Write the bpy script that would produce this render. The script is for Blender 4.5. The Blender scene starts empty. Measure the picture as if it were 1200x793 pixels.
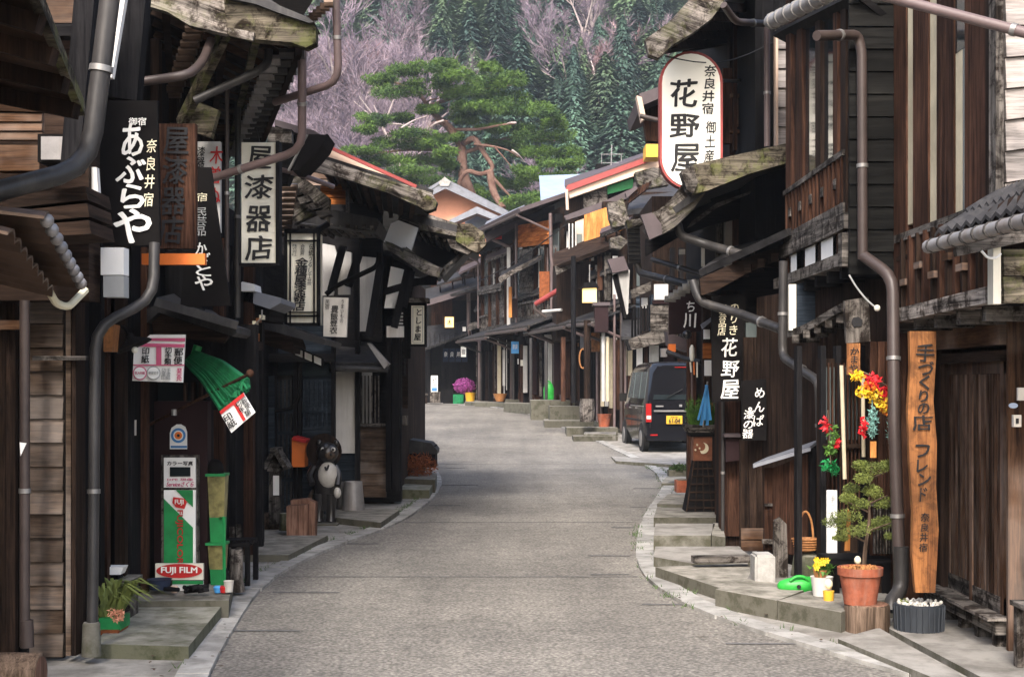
import bpy, bmesh, math, random
from mathutils import Vector, Matrix, noise as mnoise
random.seed(7)
R = random
SC = bpy.context.scene
F, CX, CY, EYE = 1650.0, 600.0, 450.0, 1.5

# ---------------------------------------------------------------- camera, sky, sun, exposure
cd = bpy.data.cameras.new('camera'); cam = bpy.data.objects.new('camera', cd); SC.collection.objects.link(cam)
cam.location = (0, 0, EYE); cam.rotation_euler = (math.radians(90), 0, 0)
cd.sensor_width = 36; cd.lens = 36 * F / 1200; cd.shift_y = (CY - 396.5) / 1200
cd.clip_start = 0.1; cd.clip_end = 4000
SC.camera = cam
SUN_EL, SUN_AZ = math.radians(43), math.radians(190)     # azimuth clockwise from +Y
w = bpy.data.worlds.new('World'); SC.world = w; w.use_nodes = True
nt = w.node_tree; bg = nt.nodes['Background']
sky = nt.nodes.new('ShaderNodeTexSky'); sky.sky_type = 'NISHITA'; sky.sun_disc = False
sky.sun_elevation = SUN_EL; sky.sun_rotation = SUN_AZ; sky.dust_density = 4; sky.ozone_density = 0.6; sky.air_density = 1.0
nt.links.new(sky.outputs[0], bg.inputs[0]); bg.inputs[1].default_value = 0.15
sl = bpy.data.lights.new('sun', 'SUN'); sun = bpy.data.objects.new('sun', sl); SC.collection.objects.link(sun)
sl.energy = 1.5; sl.angle = math.radians(14); sl.color = (1, .955, .9)
sd = Vector((math.sin(SUN_AZ) * math.cos(SUN_EL), math.cos(SUN_AZ) * math.cos(SUN_EL), math.sin(SUN_EL)))
sun.rotation_euler = sd.to_track_quat('Z', 'Y').to_euler()
SC.view_settings.view_transform = 'Standard'; SC.view_settings.look = 'None'; SC.view_settings.gamma = 1
SC.view_settings.exposure = 1.5

# ---------------------------------------------------------------- geometry helpers
def A(px, py, Y): return Vector(((px - CX) * Y / F, Y, EYE + (CY - py) * Y / F))
def ss(t): t = max(0, min(1, t)); return t * t * (3 - 2 * t)
def g(Y): return 0.75 * ss((Y - 24) / 26)
def GY(py, h=0):
    a, b = 3.0, 58.0
    for _ in range(40):
        m = (a + b) / 2
        if CY + (EYE - g(m) - h) * F / m > py: a = m
        else: b = m
    return a
def G(px, py, h=0): return A(px, py, GY(py, h))
def rc(x0, y0, x1, y1): return [(x0, y1), (x1, y1), (x1, y0), (x0, y0)]
WL = {}
class MB:
    def __init__(s): s.v = []; s.f = []; s.sm = False
    def add(s, v, f):
        k = len(s.v); s.v += [Vector(q) for q in v]; s.f += [[i + k for i in q] for q in f]; return s
    def prism(s, pts, vec):
        n = len(pts); vec = Vector(vec); pts = [Vector(p) for p in pts]
        return s.add(pts + [p + vec for p in pts],
                     [list(range(n))[::-1], list(range(n, 2 * n))] + [[i, (i + 1) % n, n + (i + 1) % n, n + i] for i in range(n)])
    def box(s, x0, x1, y0, y1, z0, z1):
        return s.prism([(x0, y0, z0), (x1, y0, z0), (x1, y1, z0), (x0, y1, z0)], (0, 0, z1 - z0))
    def ext(s, pts, Y, d): return s.prism([A(x, y, Y) for x, y in pts], (0, d, 0))
    def slab(s, p, t):
        p = [Vector(q) for q in p]; n = (p[1] - p[0]).cross(p[-1] - p[0]).normalized()
        return s.prism(p, n * t)
    def beam(s, p0, p1, w, h, up=(0, 0, 1)):
        p0, p1 = Vector(p0), Vector(p1); d = (p1 - p0).normalized(); up = Vector(up)
        if abs(d.dot(up)) > .97: up = Vector((0, 1, 0))
        a = d.cross(up).normalized(); b = a.cross(d)
        q = [a * x * w / 2 + b * y * h / 2 for x, y in ((-1, -1), (1, -1), (1, 1), (-1, 1))]
        return s.prism([p0 + k for k in q], p1 - p0)
    def pipe(s, pts, r, n=8, bend=.06, r1=None):
        s.sm = True
        pts = [Vector(p) for p in pts]; P = [pts[0]]
        for i in range(1, len(pts) - 1):
            a, b, c = pts[i - 1], pts[i], pts[i + 1]
            k = min(bend, (b - a).length * .45, (c - b).length * .45)
            q0, q1 = b + (a - b).normalized() * k, b + (c - b).normalized() * k
            for t in (0, .33, .67, 1): P.append(q0 * (1 - t) ** 2 + b * 2 * t * (1 - t) + q1 * t * t)
        P.append(pts[-1]); N = len(P); k0 = len(s.v); u = None; tot = 0
        for i, p in enumerate(P):
            d = (P[min(i + 1, N - 1)] - P[max(i - 1, 0)]).normalized()
            if u is None: u = d.orthogonal().normalized()
            u = (u - d * u.dot(d)).normalized(); v = d.cross(u)
            rr = r if r1 is None else r + (r1 - r) * i / (N - 1)
            for j in range(n):
                a = 2 * math.pi * j / n; s.v.append(p + (u * math.cos(a) + v * math.sin(a)) * rr)
        for i in range(N - 1):
            for j in range(n):
                a = k0 + i * n + j; b = k0 + i * n + (j + 1) % n
                s.f.append([a, b, b + n, a + n])
        s.f.append([k0 + j for j in range(n)][::-1]); s.f.append([k0 + (N - 1) * n + j for j in range(n)])
        return s
    def lathe(s, c, prof, n=16, sq=1.0, axis=None, jit=0):
        c = Vector(c); k0 = len(s.v); m = len(prof); s.sm = True
        for r, z in prof:
            for j in range(n):
                a = 2 * math.pi * j / n; rr = r * (1 + R.uniform(-jit, jit))
                p = Vector((math.cos(a) * rr, math.sin(a) * rr * sq, z))
                if axis: p = axis @ p
                s.v.append(c + p)
        for i in range(m - 1):
            for j in range(n):
                a = k0 + i * n + j; b = k0 + i * n + (j + 1) % n
                s.f.append([a, b, b + n, a + n])
        s.f.append([k0 + j for j in range(n)][::-1]); s.f.append([k0 + (m - 1) * n + j for j in range(n)])
        return s
    def ball(s, c, r, n=10, sc=(1, 1, 1)):
        c = Vector(c); m = n // 2 + 1
        prof = [(max(.001, math.sin(math.pi * i / m)) * r, -math.cos(math.pi * i / m) * r) for i in range(m + 1)]
        k = len(s.v); s.lathe((0, 0, 0), prof, n)
        for i in range(k, len(s.v)):
            q = s.v[i]; s.v[i] = c + Vector((q.x * sc[0], q.y * sc[1], q.z * sc[2]))
        return s
    def leaves(s, c, rad, n, size, flat=.5, asp=.5, shell=.4):
        c = Vector(c)
        for _ in range(n):
            while 1:
                q = Vector((R.uniform(-1, 1), R.uniform(-1, 1), R.uniform(-1, 1)))
                if shell < q.length < 1: break
            p = c + Vector((q.x * rad[0], q.y * rad[1], q.z * rad[2]))
            a = Vector((R.gauss(0, 1), R.gauss(0, 1), R.gauss(0, flat))).normalized(); b = a.orthogonal().normalized()
            b = (b * R.uniform(-1, 1) + a.cross(b) * R.uniform(-1, 1)).normalized()
            z = size * R.uniform(.6, 1.4)
            s.add([p - b * z * asp * .5, p + a * z * .5 - b * z * asp * .1, p + b * z * asp * .5 + a * z * .1, p + a * z * 1.1 + b * z * asp * .1], [[0, 1, 3], [0, 3, 2]])
        return s
    def mesh(s, name, mt, off=Vector()):
        me = bpy.data.meshes.new(name); me.from_pydata([v - off for v in s.v], [], s.f)
        if len(s.f) < 3000:
            bm = bmesh.new(); bm.from_mesh(me); bmesh.ops.recalc_face_normals(bm, faces=bm.faces); bm.to_mesh(me); bm.free()
        if mt: me.materials.append(mt)
        if s.sm:
            me.polygons.foreach_set('use_smooth', [True] * len(me.polygons))
            try: me.set_sharp_from_angle(angle=math.radians(40))
            except Exception: pass
        return me
    def build(s, name, mt, parent=None, label=None, cat=None, group=None, kind=None):
        off = WL[parent.name] if parent else None
        if off is None:
            xs = [v.x for v in s.v]; ys = [v.y for v in s.v]; zs = [v.z for v in s.v]
            off = Vector(((min(xs) + max(xs)) / 2, (min(ys) + max(ys)) / 2, min(zs)))
            if kind == 'structure': off = Vector()
        o = bpy.data.objects.new(name, s.mesh(name, mt, off)); SC.collection.objects.link(o)
        if parent: o.parent = parent
        else: o.location = off
        WL[o.name] = off
        for k, v in (('label', label), ('category', cat), ('group', group), ('kind', kind)):
            if v: o[k] = v
        return o
def thing(name, label, cat, loc, group=None, kind=None):
    o = bpy.data.objects.new(name, None); SC.collection.objects.link(o); o.location = loc; WL[o.name] = Vector(loc)
    o.empty_display_size = .1
    for k, v in (('label', label), ('category', cat), ('group', group), ('kind', kind)):
        if v: o[k] = v
    return o
def copy_tree(o, loc, label=None, rz=None, sc=None):
    c = o.copy(); SC.collection.objects.link(c); c.location = loc
    if rz is not None: c.rotation_euler.z = rz
    if sc: c.scale = sc
    if label: c['label'] = label
    for ch in list(o.children):
        d = ch.copy(); SC.collection.objects.link(d); d.parent = c
        for gch in list(ch.children):
            e = gch.copy(); SC.collection.objects.link(e); e.parent = d
    return c
def E(p, name, mt, pts, Y, d=.05, **k):
    if len(pts) == 4 and not isinstance(pts[0], (tuple, list)): pts = rc(*pts)
    return MB().ext(pts, Y, d).build(name, mt, p, **k)
def S(p, name, mt, pts, t=.05, **k): return MB().slab([A(*q) for q in pts], t).build(name, mt, p, **k)
def P(p, mt, pts, rpx, name='drainpipe', bend=.09, rings=True, **k):
    q = [A(*a) for a in pts]; r = rpx * sum(a[2] for a in pts) / len(pts) / F
    o = MB().pipe(q, r, 10, bend).build(name, mt, p, **k)
    if rings:
        for i in range(len(q) - 1):
            L = (q[i + 1] - q[i]).length
            if L > .45 and p:
                d = (q[i + 1] - q[i]).normalized(); c = q[i] + d * (L * .55)
                MB().pipe([c - d * .012, c + d * .012], r * 1.18, 10).build('pipe_bracket', M['steel'], o)
    return o
def planks(p, quad, n, mt, axis='h', t=.022, lap=.012, gap=.004, name='plank', jit=.002, seg=1):
    """quad: bl, br, tr, tl in world; boards one by one, each its own object"""
    a, b, c, d = [Vector(q) for q in quad]
    nrm = (b - a).cross(d - a).normalized()
    if nrm.dot(Vector((0, 0, EYE)) - (a + c) / 2) < 0: nrm = -nrm
    def pt(u, v): return (a * (1 - u) + b * u) * (1 - v) + (d * (1 - u) + c * u) * v
    H = ((d - a).length if axis == 'h' else (b - a).length) / n; gg = gap / H / n / 2
    for i in range(n):
        cuts = [0, 1]
        if seg > 1: cuts = [0] + sorted(R.uniform(.2, .8) for _ in range(seg - 1)) + [1]
        for k in range(len(cuts) - 1):
            s0, s1 = cuts[k] + .001, cuts[k + 1] - .001
            l0, l1 = i / n + gg, (i + 1) / n - gg
            if axis == 'h':
                q = [pt(s0, l0), pt(s1, l0), pt(s1, l1), pt(s0, l1)]
                lo = [nrm * (t + lap + R.uniform(0, jit)), nrm * (t + lap + R.uniform(0, jit)), nrm * t, nrm * t]
            else:
                q = [pt(l0, s0), pt(l1, s0), pt(l1, s1), pt(l0, s1)]
                z = t + R.uniform(-jit, jit) * 2; lo = [nrm * z] * 4
            m = MB(); m.add([x + Vector((0, 0, R.uniform(-jit, jit))) for x in q] + [x + y for x, y in zip(q, lo)],
                            [[0, 3, 2, 1], [4, 5, 6, 7], [0, 1, 5, 4], [1, 2, 6, 5], [2, 3, 7, 6], [3, 0, 4, 7]])
            m.build(name, mt if not isinstance(mt, list) else R.choice(mt), p)
def slats(p, quad, n, wf, t, mt, name='slat', axis='v'):
    a, b, c, d = [Vector(q) for q in quad]
    nrm = (b - a).cross(d - a).normalized()
    if nrm.dot(Vector((0, 0, EYE)) - (a + c) / 2) < 0: nrm = -nrm
    def pt(u, v): return (a * (1 - u) + b * u) * (1 - v) + (d * (1 - u) + c * u) * v
    for i in range(n):
        u0, u1 = (i + .5 - wf / 2) / n, (i + .5 + wf / 2) / n
        q = [pt(u0, 0), pt(u1, 0), pt(u1, 1), pt(u0, 1)] if axis == 'v' else [pt(0, u0), pt(1, u0), pt(1, u1), pt(0, u1)]
        MB().prism(q, nrm * t).build(name, mt, p)
def corr(quad, n, amp, t=.012, lip=0):
    """corrugated sheet; waves run along quad[0]->quad[1] (the eave), ridges run up to quad[3]"""
    a, b, c, d = [Vector(q) for q in quad]; nrm = (b - a).cross(d - a).normalized()
    if nrm.z < 0: nrm = -nrm
    m = MB(); K = n * 6; v = []; f = []
    for i in range(K + 1):
        u = i / K; h = nrm * (abs(math.sin(math.pi * u * n)) * amp)
        lo, hi = a * (1 - u) + b * u, d * (1 - u) + c * u
        v += [lo + h, hi + h, lo + h - nrm * t, hi + h - nrm * t]
    for i in range(K):
        k = i * 4; f += [[k, k + 4, k + 5, k + 1], [k + 2, k + 3, k + 7, k + 6], [k, k + 2, k + 6, k + 4], [k + 1, k + 5, k + 7, k + 3]]
    f += [[0, 1, 3, 2], [K * 4, K * 4 + 2, K * 4 + 3, K * 4 + 1]]
    return m.add(v, f)
def tilerow(p, mt, p0, p1, n, r, ln, ax=(1, 0, 0), name='eave_tile'):
    p0, p1, ax = Vector(p0), Vector(p1), Vector(ax).normalized()
    for i in range(n):
        c = p0.lerp(p1, (i + .5) / n)
        MB().pipe([c - ax * ln / 2, c + ax * ln / 2], r, 8).build(name, mt, p)
def lettering(p, body, rect, Y, mt, bold=.018, line=.95, name='lettering', roll=0, yaw=0, skew=0, wob_=1.0):
    cu = bpy.data.curves.new('t', 'FONT'); cu.body = body; cu.align_x = 'CENTER'; cu.size = 1
    cu.space_line = line; cu.resolution_u = 2; cu.shear = skew
    ob = bpy.data.objects.new('t', cu); SC.collection.objects.link(ob)
    dg = bpy.context.evaluated_depsgraph_get(); me = bpy.data.meshes.new_from_object(ob.evaluated_get(dg))
    bpy.data.objects.remove(ob); bpy.data.curves.remove(cu)
    vs = [v.co.copy() for v in me.vertices]
    if not vs: return None
    x0, x1 = min(v.x for v in vs), max(v.x for v in vs); y0, y1 = min(v.y for v in vs), max(v.y for v in vs)
    a, b = A(rect[0], rect[3], Y), A(rect[2], rect[1], Y); sx, sz = (b.x - a.x) / (x1 - x0), (b.z - a.z) / (y1 - y0)
    cen = (a + b) / 2; off = WL[p.name] if p else Vector()
    cr, sr, cy, sy = math.cos(roll), math.sin(roll), math.cos(yaw), math.sin(yaw)
    # a brush-thick stroke: the flat glyph laid several times, each a hair in front of the last
    fs = [list(q.vertices) for q in me.polygons]; bpy.data.meshes.remove(me); V_, F_ = [], []
    bb = bold * .62; offs = [(0, 0), (bb, 0), (-bb, 0), (0, bb * .7), (0, -bb * .7), (bb * .6, bb * .5), (-bb * .6, -bb * .5)] if bold > .012 else [(0, 0)]
    ch_w = min(abs(sx), abs(sz) * 1.4); seed_ = (rect[0] * 7.3 + rect[1] * 3.1) % 97
    for k, (ox, oz) in enumerate(offs):
        n0 = len(V_); D = -k * .00035
        for v in vs:
            X = (v.x - (x0 + x1) / 2) * sx + ox * ch_w; Z = (v.y - (y0 + y1) / 2) * sz + oz * ch_w
            wob = mnoise.noise_vector(Vector((v.x * 2.2 + seed_, v.y * 2.2, seed_)))
            X += (wob.x * ch_w * .07 + (Z - oz) * .06) * wob_; Z += wob.y * ch_w * .07 * wob_
            X, Z = X * cr - Z * sr, X * sr + Z * cr
            V_.append(cen + Vector((X * cy - D * sy, X * sy + D * cy, Z)) - off)
        F_ += [[i + n0 for i in q] for q in fs]
    me = bpy.data.meshes.new(name); me.from_pydata(V_, [], F_)
    me.materials.clear(); me.materials.append(mt); me.name = name
    o = bpy.data.objects.new(name, me); SC.collection.objects.link(o)
    if p: o.parent = p
    WL[o.name] = off
    return o

# ---------------------------------------------------------------- materials
M = {}
def base(name, rough=.8, metal=0, spec=.3):
    m = bpy.data.materials.new(name); m.use_nodes = True; M[name] = m; n = m.node_tree
    b = n.nodes['Principled BSDF']; b.inputs['Roughness'].default_value = rough; b.inputs['Metallic'].default_value = metal
    b.inputs['Specular IOR Level'].default_value = spec
    return m, n, b
def nn(n, t, **k):
    x = n.nodes.new('ShaderNode' + t)
    for a, v in k.items(): setattr(x, a, v)
    return x
def ramp(n, src, cols, pos=None):
    r = nn(n, 'ValToRGB'); e = r.color_ramp.elements
    while len(e) < len(cols): e.new(.5)
    for i, c in enumerate(cols):
        e[i].position = pos[i] if pos else .3 + .4 * i / (len(cols) - 1); e[i].color = (*c, 1)
    n.links.new(src, r.inputs[0]); return r.outputs[0]
def mixc(n, a, b, f, mode='MIX'):
    x = nn(n, 'Mix', data_type='RGBA', blend_type=mode)
    for s, v in ((0, f), (6, a), (7, b)):
        if hasattr(v, 'links'): n.links.new(v, x.inputs[s])
        else: x.inputs[s].default_value = v if s == 0 else (*v, 1)
    return x.outputs[2]
def noise(n, vec, scale, det=5, rough=.6, dist=0):
    x = nn(n, 'TexNoise'); x.inputs['Scale'].default_value = scale; x.inputs['Detail'].default_value = det
    x.inputs['Roughness'].default_value = rough; x.inputs['Distortion'].default_value = dist
    n.links.new(vec, x.inputs['Vector']); return x.outputs[0]
def coords(n, scale=(1, 1, 1), rot=(0, 0, 0), rnd=True):
    tc = nn(n, 'TexCoord'); mp = nn(n, 'Mapping'); mp.inputs['Scale'].default_value = scale; mp.inputs['Rotation'].default_value = rot
    src = tc.outputs['Object']
    if rnd:
        oi = nn(n, 'ObjectInfo'); ad = nn(n, 'VectorMath', operation='MULTIPLY_ADD')
        n.links.new(oi.outputs['Random'], ad.inputs[0]); ad.inputs[1].default_value = (37, 53, 71); n.links.new(src, ad.inputs[2]); src = ad.outputs[0]
    n.links.new(src, mp.inputs['Vector']); return mp.outputs[0], src
def bump(n, b, h, s, d=.01):
    x = nn(n, 'Bump'); x.inputs['Strength'].default_value = s; x.inputs['Distance'].default_value = d
    n.links.new(h, x.inputs['Height']); n.links.new(x.outputs[0], b.inputs['Normal'])
def rndval(n, col, amt):
    oi = nn(n, 'ObjectInfo'); mr = nn(n, 'MapRange'); mr.inputs[3].default_value = 1 - amt; mr.inputs[4].default_value = 1 + amt
    n.links.new(oi.outputs['Random'], mr.inputs[0]); h = nn(n, 'HueSaturation'); n.links.new(col, h.inputs['Color'])
    n.links.new(mr.outputs[0], h.inputs['Value']); return h.outputs[0]
def wood(name, c1, c2, ax='V', rough=.85, moss=0, grey=0, amt=.3, rot=0, spec=.08, blot=0):
    m, n, b = base(name, rough, 0, spec)
    sc = {'V': (26, 26, 1.3), 'H': (1.3, 1.3, 26)}[ax]
    v, src = coords(n, sc, (0, math.radians(rot), 0)) if not rot else coords(n, (1, 1, 1), (0, math.radians(rot), 0))
    if rot:
        mp = nn(n, 'Mapping'); mp.inputs['Scale'].default_value = sc; n.links.new(v, mp.inputs['Vector']); v = mp.outputs[0]
    f1 = noise(n, v, 1.0, 9, .7, .8); f2 = noise(n, src, 1.6, 4, .6); f3 = noise(n, v, 5, 4, .7)
    c = ramp(n, f1, [c1, c2], [.36, .66])
    c = mixc(n, c, tuple(x * .35 for x in c1), ramp(n, f3, [(0, 0, 0), (.7, .7, .7)], [.5, .72]))
    if grey: c = mixc(n, c, (.34, .32, .3), ramp(n, f2, [(0, 0, 0), (grey,) * 3], [.42, .62]))
    c = mixc(n, c, (.45, .43, .41), ramp(n, f2, [(.75,) * 3, (1.0,) * 3], [.3, .6])) if False else c
    st = ramp(n, f2, [(.5, .5, .5), (1.15, 1.12, 1.1)], [.3, .62]); c = mixc(n, c, st, 1.0, 'MULTIPLY')
    if blot:
        f5 = noise(n, src, 7, 7, .75, .6); c = mixc(n, c, (.12, .1, .09), ramp(n, f5, [(blot * .95,) * 3, (0, 0, 0)], [.42, .54]), 'MULTIPLY')
    if moss:
        f4 = noise(n, src, 5, 6, .7); c = mixc(n, c, (.12, .13, .045), ramp(n, f4, [(0, 0, 0), (moss,) * 3], [.5, .62]))
    c = rndval(n, c, amt); n.links.new(c, b.inputs['Base Color']); bump(n, b, f1, .6, .006)
    return m
def plain(name, c, rough=.6, metal=0, var=.25, sc=6, bmp=.2, c2=None, spec=.35, amt=.08, stain=None, side=None):
    m, n, b = base(name, rough, metal, spec); v, src = coords(n, (1, 1, 1))
    f = noise(n, v, sc, 7, .65); cc = c2 or tuple(x * (1 - var) for x in c)
    col = ramp(n, f, [cc, c], [.35, .6])
    if stain:
        mp = nn(n, 'Mapping'); mp.inputs['Scale'].default_value = (9, 9, .8); n.links.new(v, mp.inputs['Vector'])
        s = noise(n, mp.outputs[0], 1, 6, .7); col = mixc(n, col, stain, ramp(n, s, [(0, 0, 0), (.6,) * 3], [.5, .75]))
    if side:      # upright faces darkened by their normal: shade painted in, with mossy patches
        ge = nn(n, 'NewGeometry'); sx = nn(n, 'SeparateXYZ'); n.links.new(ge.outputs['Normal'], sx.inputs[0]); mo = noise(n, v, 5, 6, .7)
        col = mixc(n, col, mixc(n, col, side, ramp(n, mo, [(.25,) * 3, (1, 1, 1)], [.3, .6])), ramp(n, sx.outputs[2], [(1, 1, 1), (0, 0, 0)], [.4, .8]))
    col = rndval(n, col, amt); n.links.new(col, b.inputs['Base Color']); bump(n, b, noise(n, v, sc * 8, 4, .7), bmp, .004)
    return m
wood('dark_wood', (.009, .006, .005), (.052, .033, .024), 'V')
wood('dark_wood_h', (.009, .006, .005), (.058, .037, .027), 'H')
wood('black_wood', (.004, .004, .005), (.02, .0195, .021), 'V')
wood('black_wood_h', (.004, .004, .005), (.022, .021, .022), 'H')
wood('brown_wood', (.016, .008, .006), (.1, .05, .032), 'V')
wood('brown_wood_h', (.04, .02, .012), (.14, .075, .04), 'H', grey=.25)
wood('door_wood', (.022, .012, .008), (.12, .065, .038), 'V', grey=.15, amt=.45)
wood('siding_wood', (.05, .034, .024), (.18, .125, .09), 'H', grey=.35, amt=.25)
wood('pale_siding', (.22, .2, .19), (.5, .46, .44), 'H', grey=.3, amt=.18)
wood('weathered', (.02, .017, .015), (.36, .33, .3), 'H', moss=.3, blot=1, amt=.15, rot=-20, rough=.9)
wood('weathered_r', (.02, .017, .015), (.36, .33, .3), 'H', moss=.25, blot=1, amt=.15, rot=35, rough=.9)
wood('grey_wood', (.035, .032, .029), (.24, .22, .2), 'V', blot=1, amt=.2, rough=.9)
wood('grey_wood_h', (.035, .032, .029), (.26, .24, .22), 'H', blot=1, amt=.2, rough=.9)
wood('beam_pale', (.04, .035, .03), (.48, .44, .4), 'H', blot=1, amt=.1, rough=.9)
wood('mossy', (.02, .018, .013), (.25, .22, .17), 'H', moss=.6, blot=1, amt=.15, rough=.95)
wood('char_wood', (.004, .004, .004), (.016, .016, .015), 'H', amt=.3)
wood('navy_wood', (.01, .015, .022), (.045, .06, .08), 'H', amt=.2)
wood('orange_wood', (.25, .07, .02), (.6, .22, .06), 'H', amt=.12)
wood('orange_wood_v', (.5, .19, .05), (.75, .34, .11), 'V', amt=.08)
wood('sign_wood', (.16, .06, .02), (.42, .18, .06), 'V', amt=.1, spec=.3, rough=.5, blot=.5)
wood('bark', (.05, .035, .025), (.22, .16, .12), 'V', amt=.2, rough=1)
wood('stump', (.12, .06, .04), (.32, .19, .14), 'V', amt=.2, rough=.95)
plain('plaster', (.72, .7, .67), .9, var=.12, sc=3, stain=(.4, .37, .33))
plain('plaster_grey', (.52, .51, .49), .9, var=.25, sc=3, stain=(.2, .19, .18))
plain('plaster_cream', (.55, .48, .34), .9, var=.3, sc=3)
plain('salmon', (.72, .34, .22), .9, var=.15, sc=1)
plain('salmon_pale', (.7, .52, .4), .8, var=.15, sc=2)
plain('paper', (.8, .77, .66), .6, var=.06, sc=3, stain=(.55, .48, .36))
plain('white', (.82, .82, .8), .5, var=.05)
plain('black_paint', (.008, .007, .007), .8, var=.3, sc=5, amt=.1, spec=.08)
plain('ink', (.012, .012, .014), .6, var=.1)
plain('white_paint', (.85, .84, .8), .6, var=.08, sc=20)
plain('cream_paint', (.72, .66, .48), .6, var=.1, sc=20)
plain('red_paint', (.5, .02, .02), .5, var=.1)
plain('pink_paint', (.55, .1, .2), .5, var=.1)
plain('grey_paint', (.35, .36, .36), .5, var=.1)
plain('blue_paint', (.06, .22, .5), .5, var=.1)
plain('green_paint', (.015, .25, .07), .5, var=.3, sc=9)
plain('orange_paint', (.75, .18, .03), .5, var=.2, sc=4)
plain('pipe_dark', (.035, .033, .033), .45, 0, var=.35, sc=5, spec=.35, stain=(.1, .09, .08))
plain('pipe_brown', (.06, .044, .04), .45, 0, var=.35, sc=5, spec=.4, stain=(.06, .045, .04))
plain('pipe_mauve', (.14, .1, .098), .45, 0, var=.25, sc=5, spec=.5, stain=(.12, .09, .08))
plain('steel', (.32, .31, .3), .45, .6, var=.3)
plain('tin', (.3, .29, .29), .5, .4, var=.35, sc=4, stain=(.16, .11, .08))
plain('tin_brown', (.13, .085, .06), .4, .3, var=.5, sc=5)
plain('roof_dark', (.035, .034, .036), .6, 0, var=.6, sc=6, spec=.25, stain=(.1, .095, .09))
plain('roof_mauve', (.085, .065, .07), .6, 0, var=.3, sc=3)
plain('roof_red', (.34, .06, .055), .5, var=.25, sc=3)
plain('roof_blue', (.3, .37, .5), .5, var=.2, sc=2)
plain('roof_grey', (.2, .21, .24), .5, var=.3, sc=4)
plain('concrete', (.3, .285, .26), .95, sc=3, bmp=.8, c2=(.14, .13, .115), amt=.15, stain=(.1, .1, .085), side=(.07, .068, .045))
plain('kerb', (.38, .37, .35), .95, sc=5, bmp=.8, c2=(.2, .195, .18), amt=.16)
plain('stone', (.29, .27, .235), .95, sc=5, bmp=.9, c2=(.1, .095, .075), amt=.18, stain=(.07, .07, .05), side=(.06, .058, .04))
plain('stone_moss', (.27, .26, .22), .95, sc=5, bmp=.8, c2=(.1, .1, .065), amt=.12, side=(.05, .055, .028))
plain('terracotta', (.36, .1, .05), .9, var=.5, sc=9, bmp=.5, stain=(.3, .2, .16))
plain('rust', (.3, .09, .03), .9, var=.5, sc=12)
plain('green_plastic', (.03, .36, .05), .4, var=.3, sc=14)
plain('green_cloth', (.012, .2, .075), .8, var=.5, sc=9)
plain('blue_plastic', (.08, .35, .75), .4, var=.15)
plain('yellow_plastic', (.75, .42, .04), .4, var=.15)
plain('amber', (.26, .23, .09), .4, var=.6, sc=12)
plain('wicker', (.45, .2, .07), .7, var=.5, sc=30)
plain('tub', (.03, .036, .045), .6, var=.3)
plain('gravel_white', (.7, .68, .62), .9, var=.4, sc=30)
plain('ceramic_black', (.02, .018, .018), .3, var=.3, spec=.6)
plain('ceramic_white', (.6, .57, .52), .4, var=.2, spec=.5)
plain('van_paint', (.008, .008, .01), .15, 0, var=.05, spec=.6, bmp=0)
plain('rubber', (.015, .015, .015), .8)
plain('leaf', (.06, .1, .028), .7, sc=7, c2=(.02, .045, .012), amt=.3, bmp=0)
plain('leaf_yellow', (.2, .24, .055), .7, sc=7, c2=(.06, .08, .02), amt=.2, bmp=0)
plain('leaf_bright', (.12, .26, .04), .6, sc=9, c2=(.04, .1, .02), bmp=0)
plain('pine_leaf', (.095, .175, .025), .8, sc=.6, c2=(.014, .04, .014), amt=.05, bmp=0)
plain('cedar_leaf', (.09, .165, .11), .9, sc=.12, c2=(.05, .095, .08), amt=.45, bmp=0)
plain('cedar_leaf_b', (.135, .21, .1), .9, sc=.12, c2=(.07, .115, .075), amt=.35, bmp=0)
plain('twig_purple', (.29, .225, .26), .95, sc=.3, c2=(.13, .1, .14), amt=.25, bmp=0)
plain('twig_pink', (.36, .24, .24), .95, sc=.3, c2=(.25, .14, .16), amt=.2, bmp=0)
plain('trunk_pale', (.5, .42, .4), .95, sc=.5, c2=(.3, .24, .24), bmp=0)
plain('trunk_red', (.19, .115, .09), .95, sc=2.5, c2=(.11, .055, .04), bmp=.8)
plain('hill_soil', (.16, .13, .12), 1, sc=.06, c2=(.07, .09, .06), bmp=0)
plain('petal_red', (.7, .02, .03), .6, amt=.1, bmp=0)
plain('petal_yellow', (.85, .55, .03), .6, amt=.1, bmp=0)
plain('petal_orange', (.85, .22, .02), .6, bmp=0)
plain('petal_magenta', (.36, .07, .28), .8, sc=14, c2=(.14, .03, .12), bmp=0)
plain('teal_cloth', (.25, .5, .45), .8, var=.4, sc=15)
plain('dirt', (.16, .13, .1), 1, sc=8)
plain('noren', (.02, .03, .06), .9, var=.4, sc=5)
plain('maroon', (.022, .01, .011), .7, var=.3, sc=2, spec=.15)
# glass
m, n, b = base('glass_dark', .08, 0, .6); b.inputs['Base Color'].default_value = (.015, .02, .022, 1)
m, n, b = base('glass_grey', .15, 0, .6); b.inputs['Base Color'].default_value = (.1, .12, .12, 1)
m, n, b = base('lamp_glow', .5); b.inputs['Base Color'].default_value = (.8, .6, .25, 1)
b.inputs['Emission Color'].default_value = (1, .62, .2, 1); b.inputs['Emission Strength'].default_value = .45
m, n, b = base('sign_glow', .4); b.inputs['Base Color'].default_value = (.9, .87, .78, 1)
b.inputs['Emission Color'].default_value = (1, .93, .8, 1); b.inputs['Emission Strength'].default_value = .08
m, n, b = base('tail_red', .2, 0, .6); b.inputs['Base Color'].default_value = (.3, .012, .012, 1)
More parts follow.
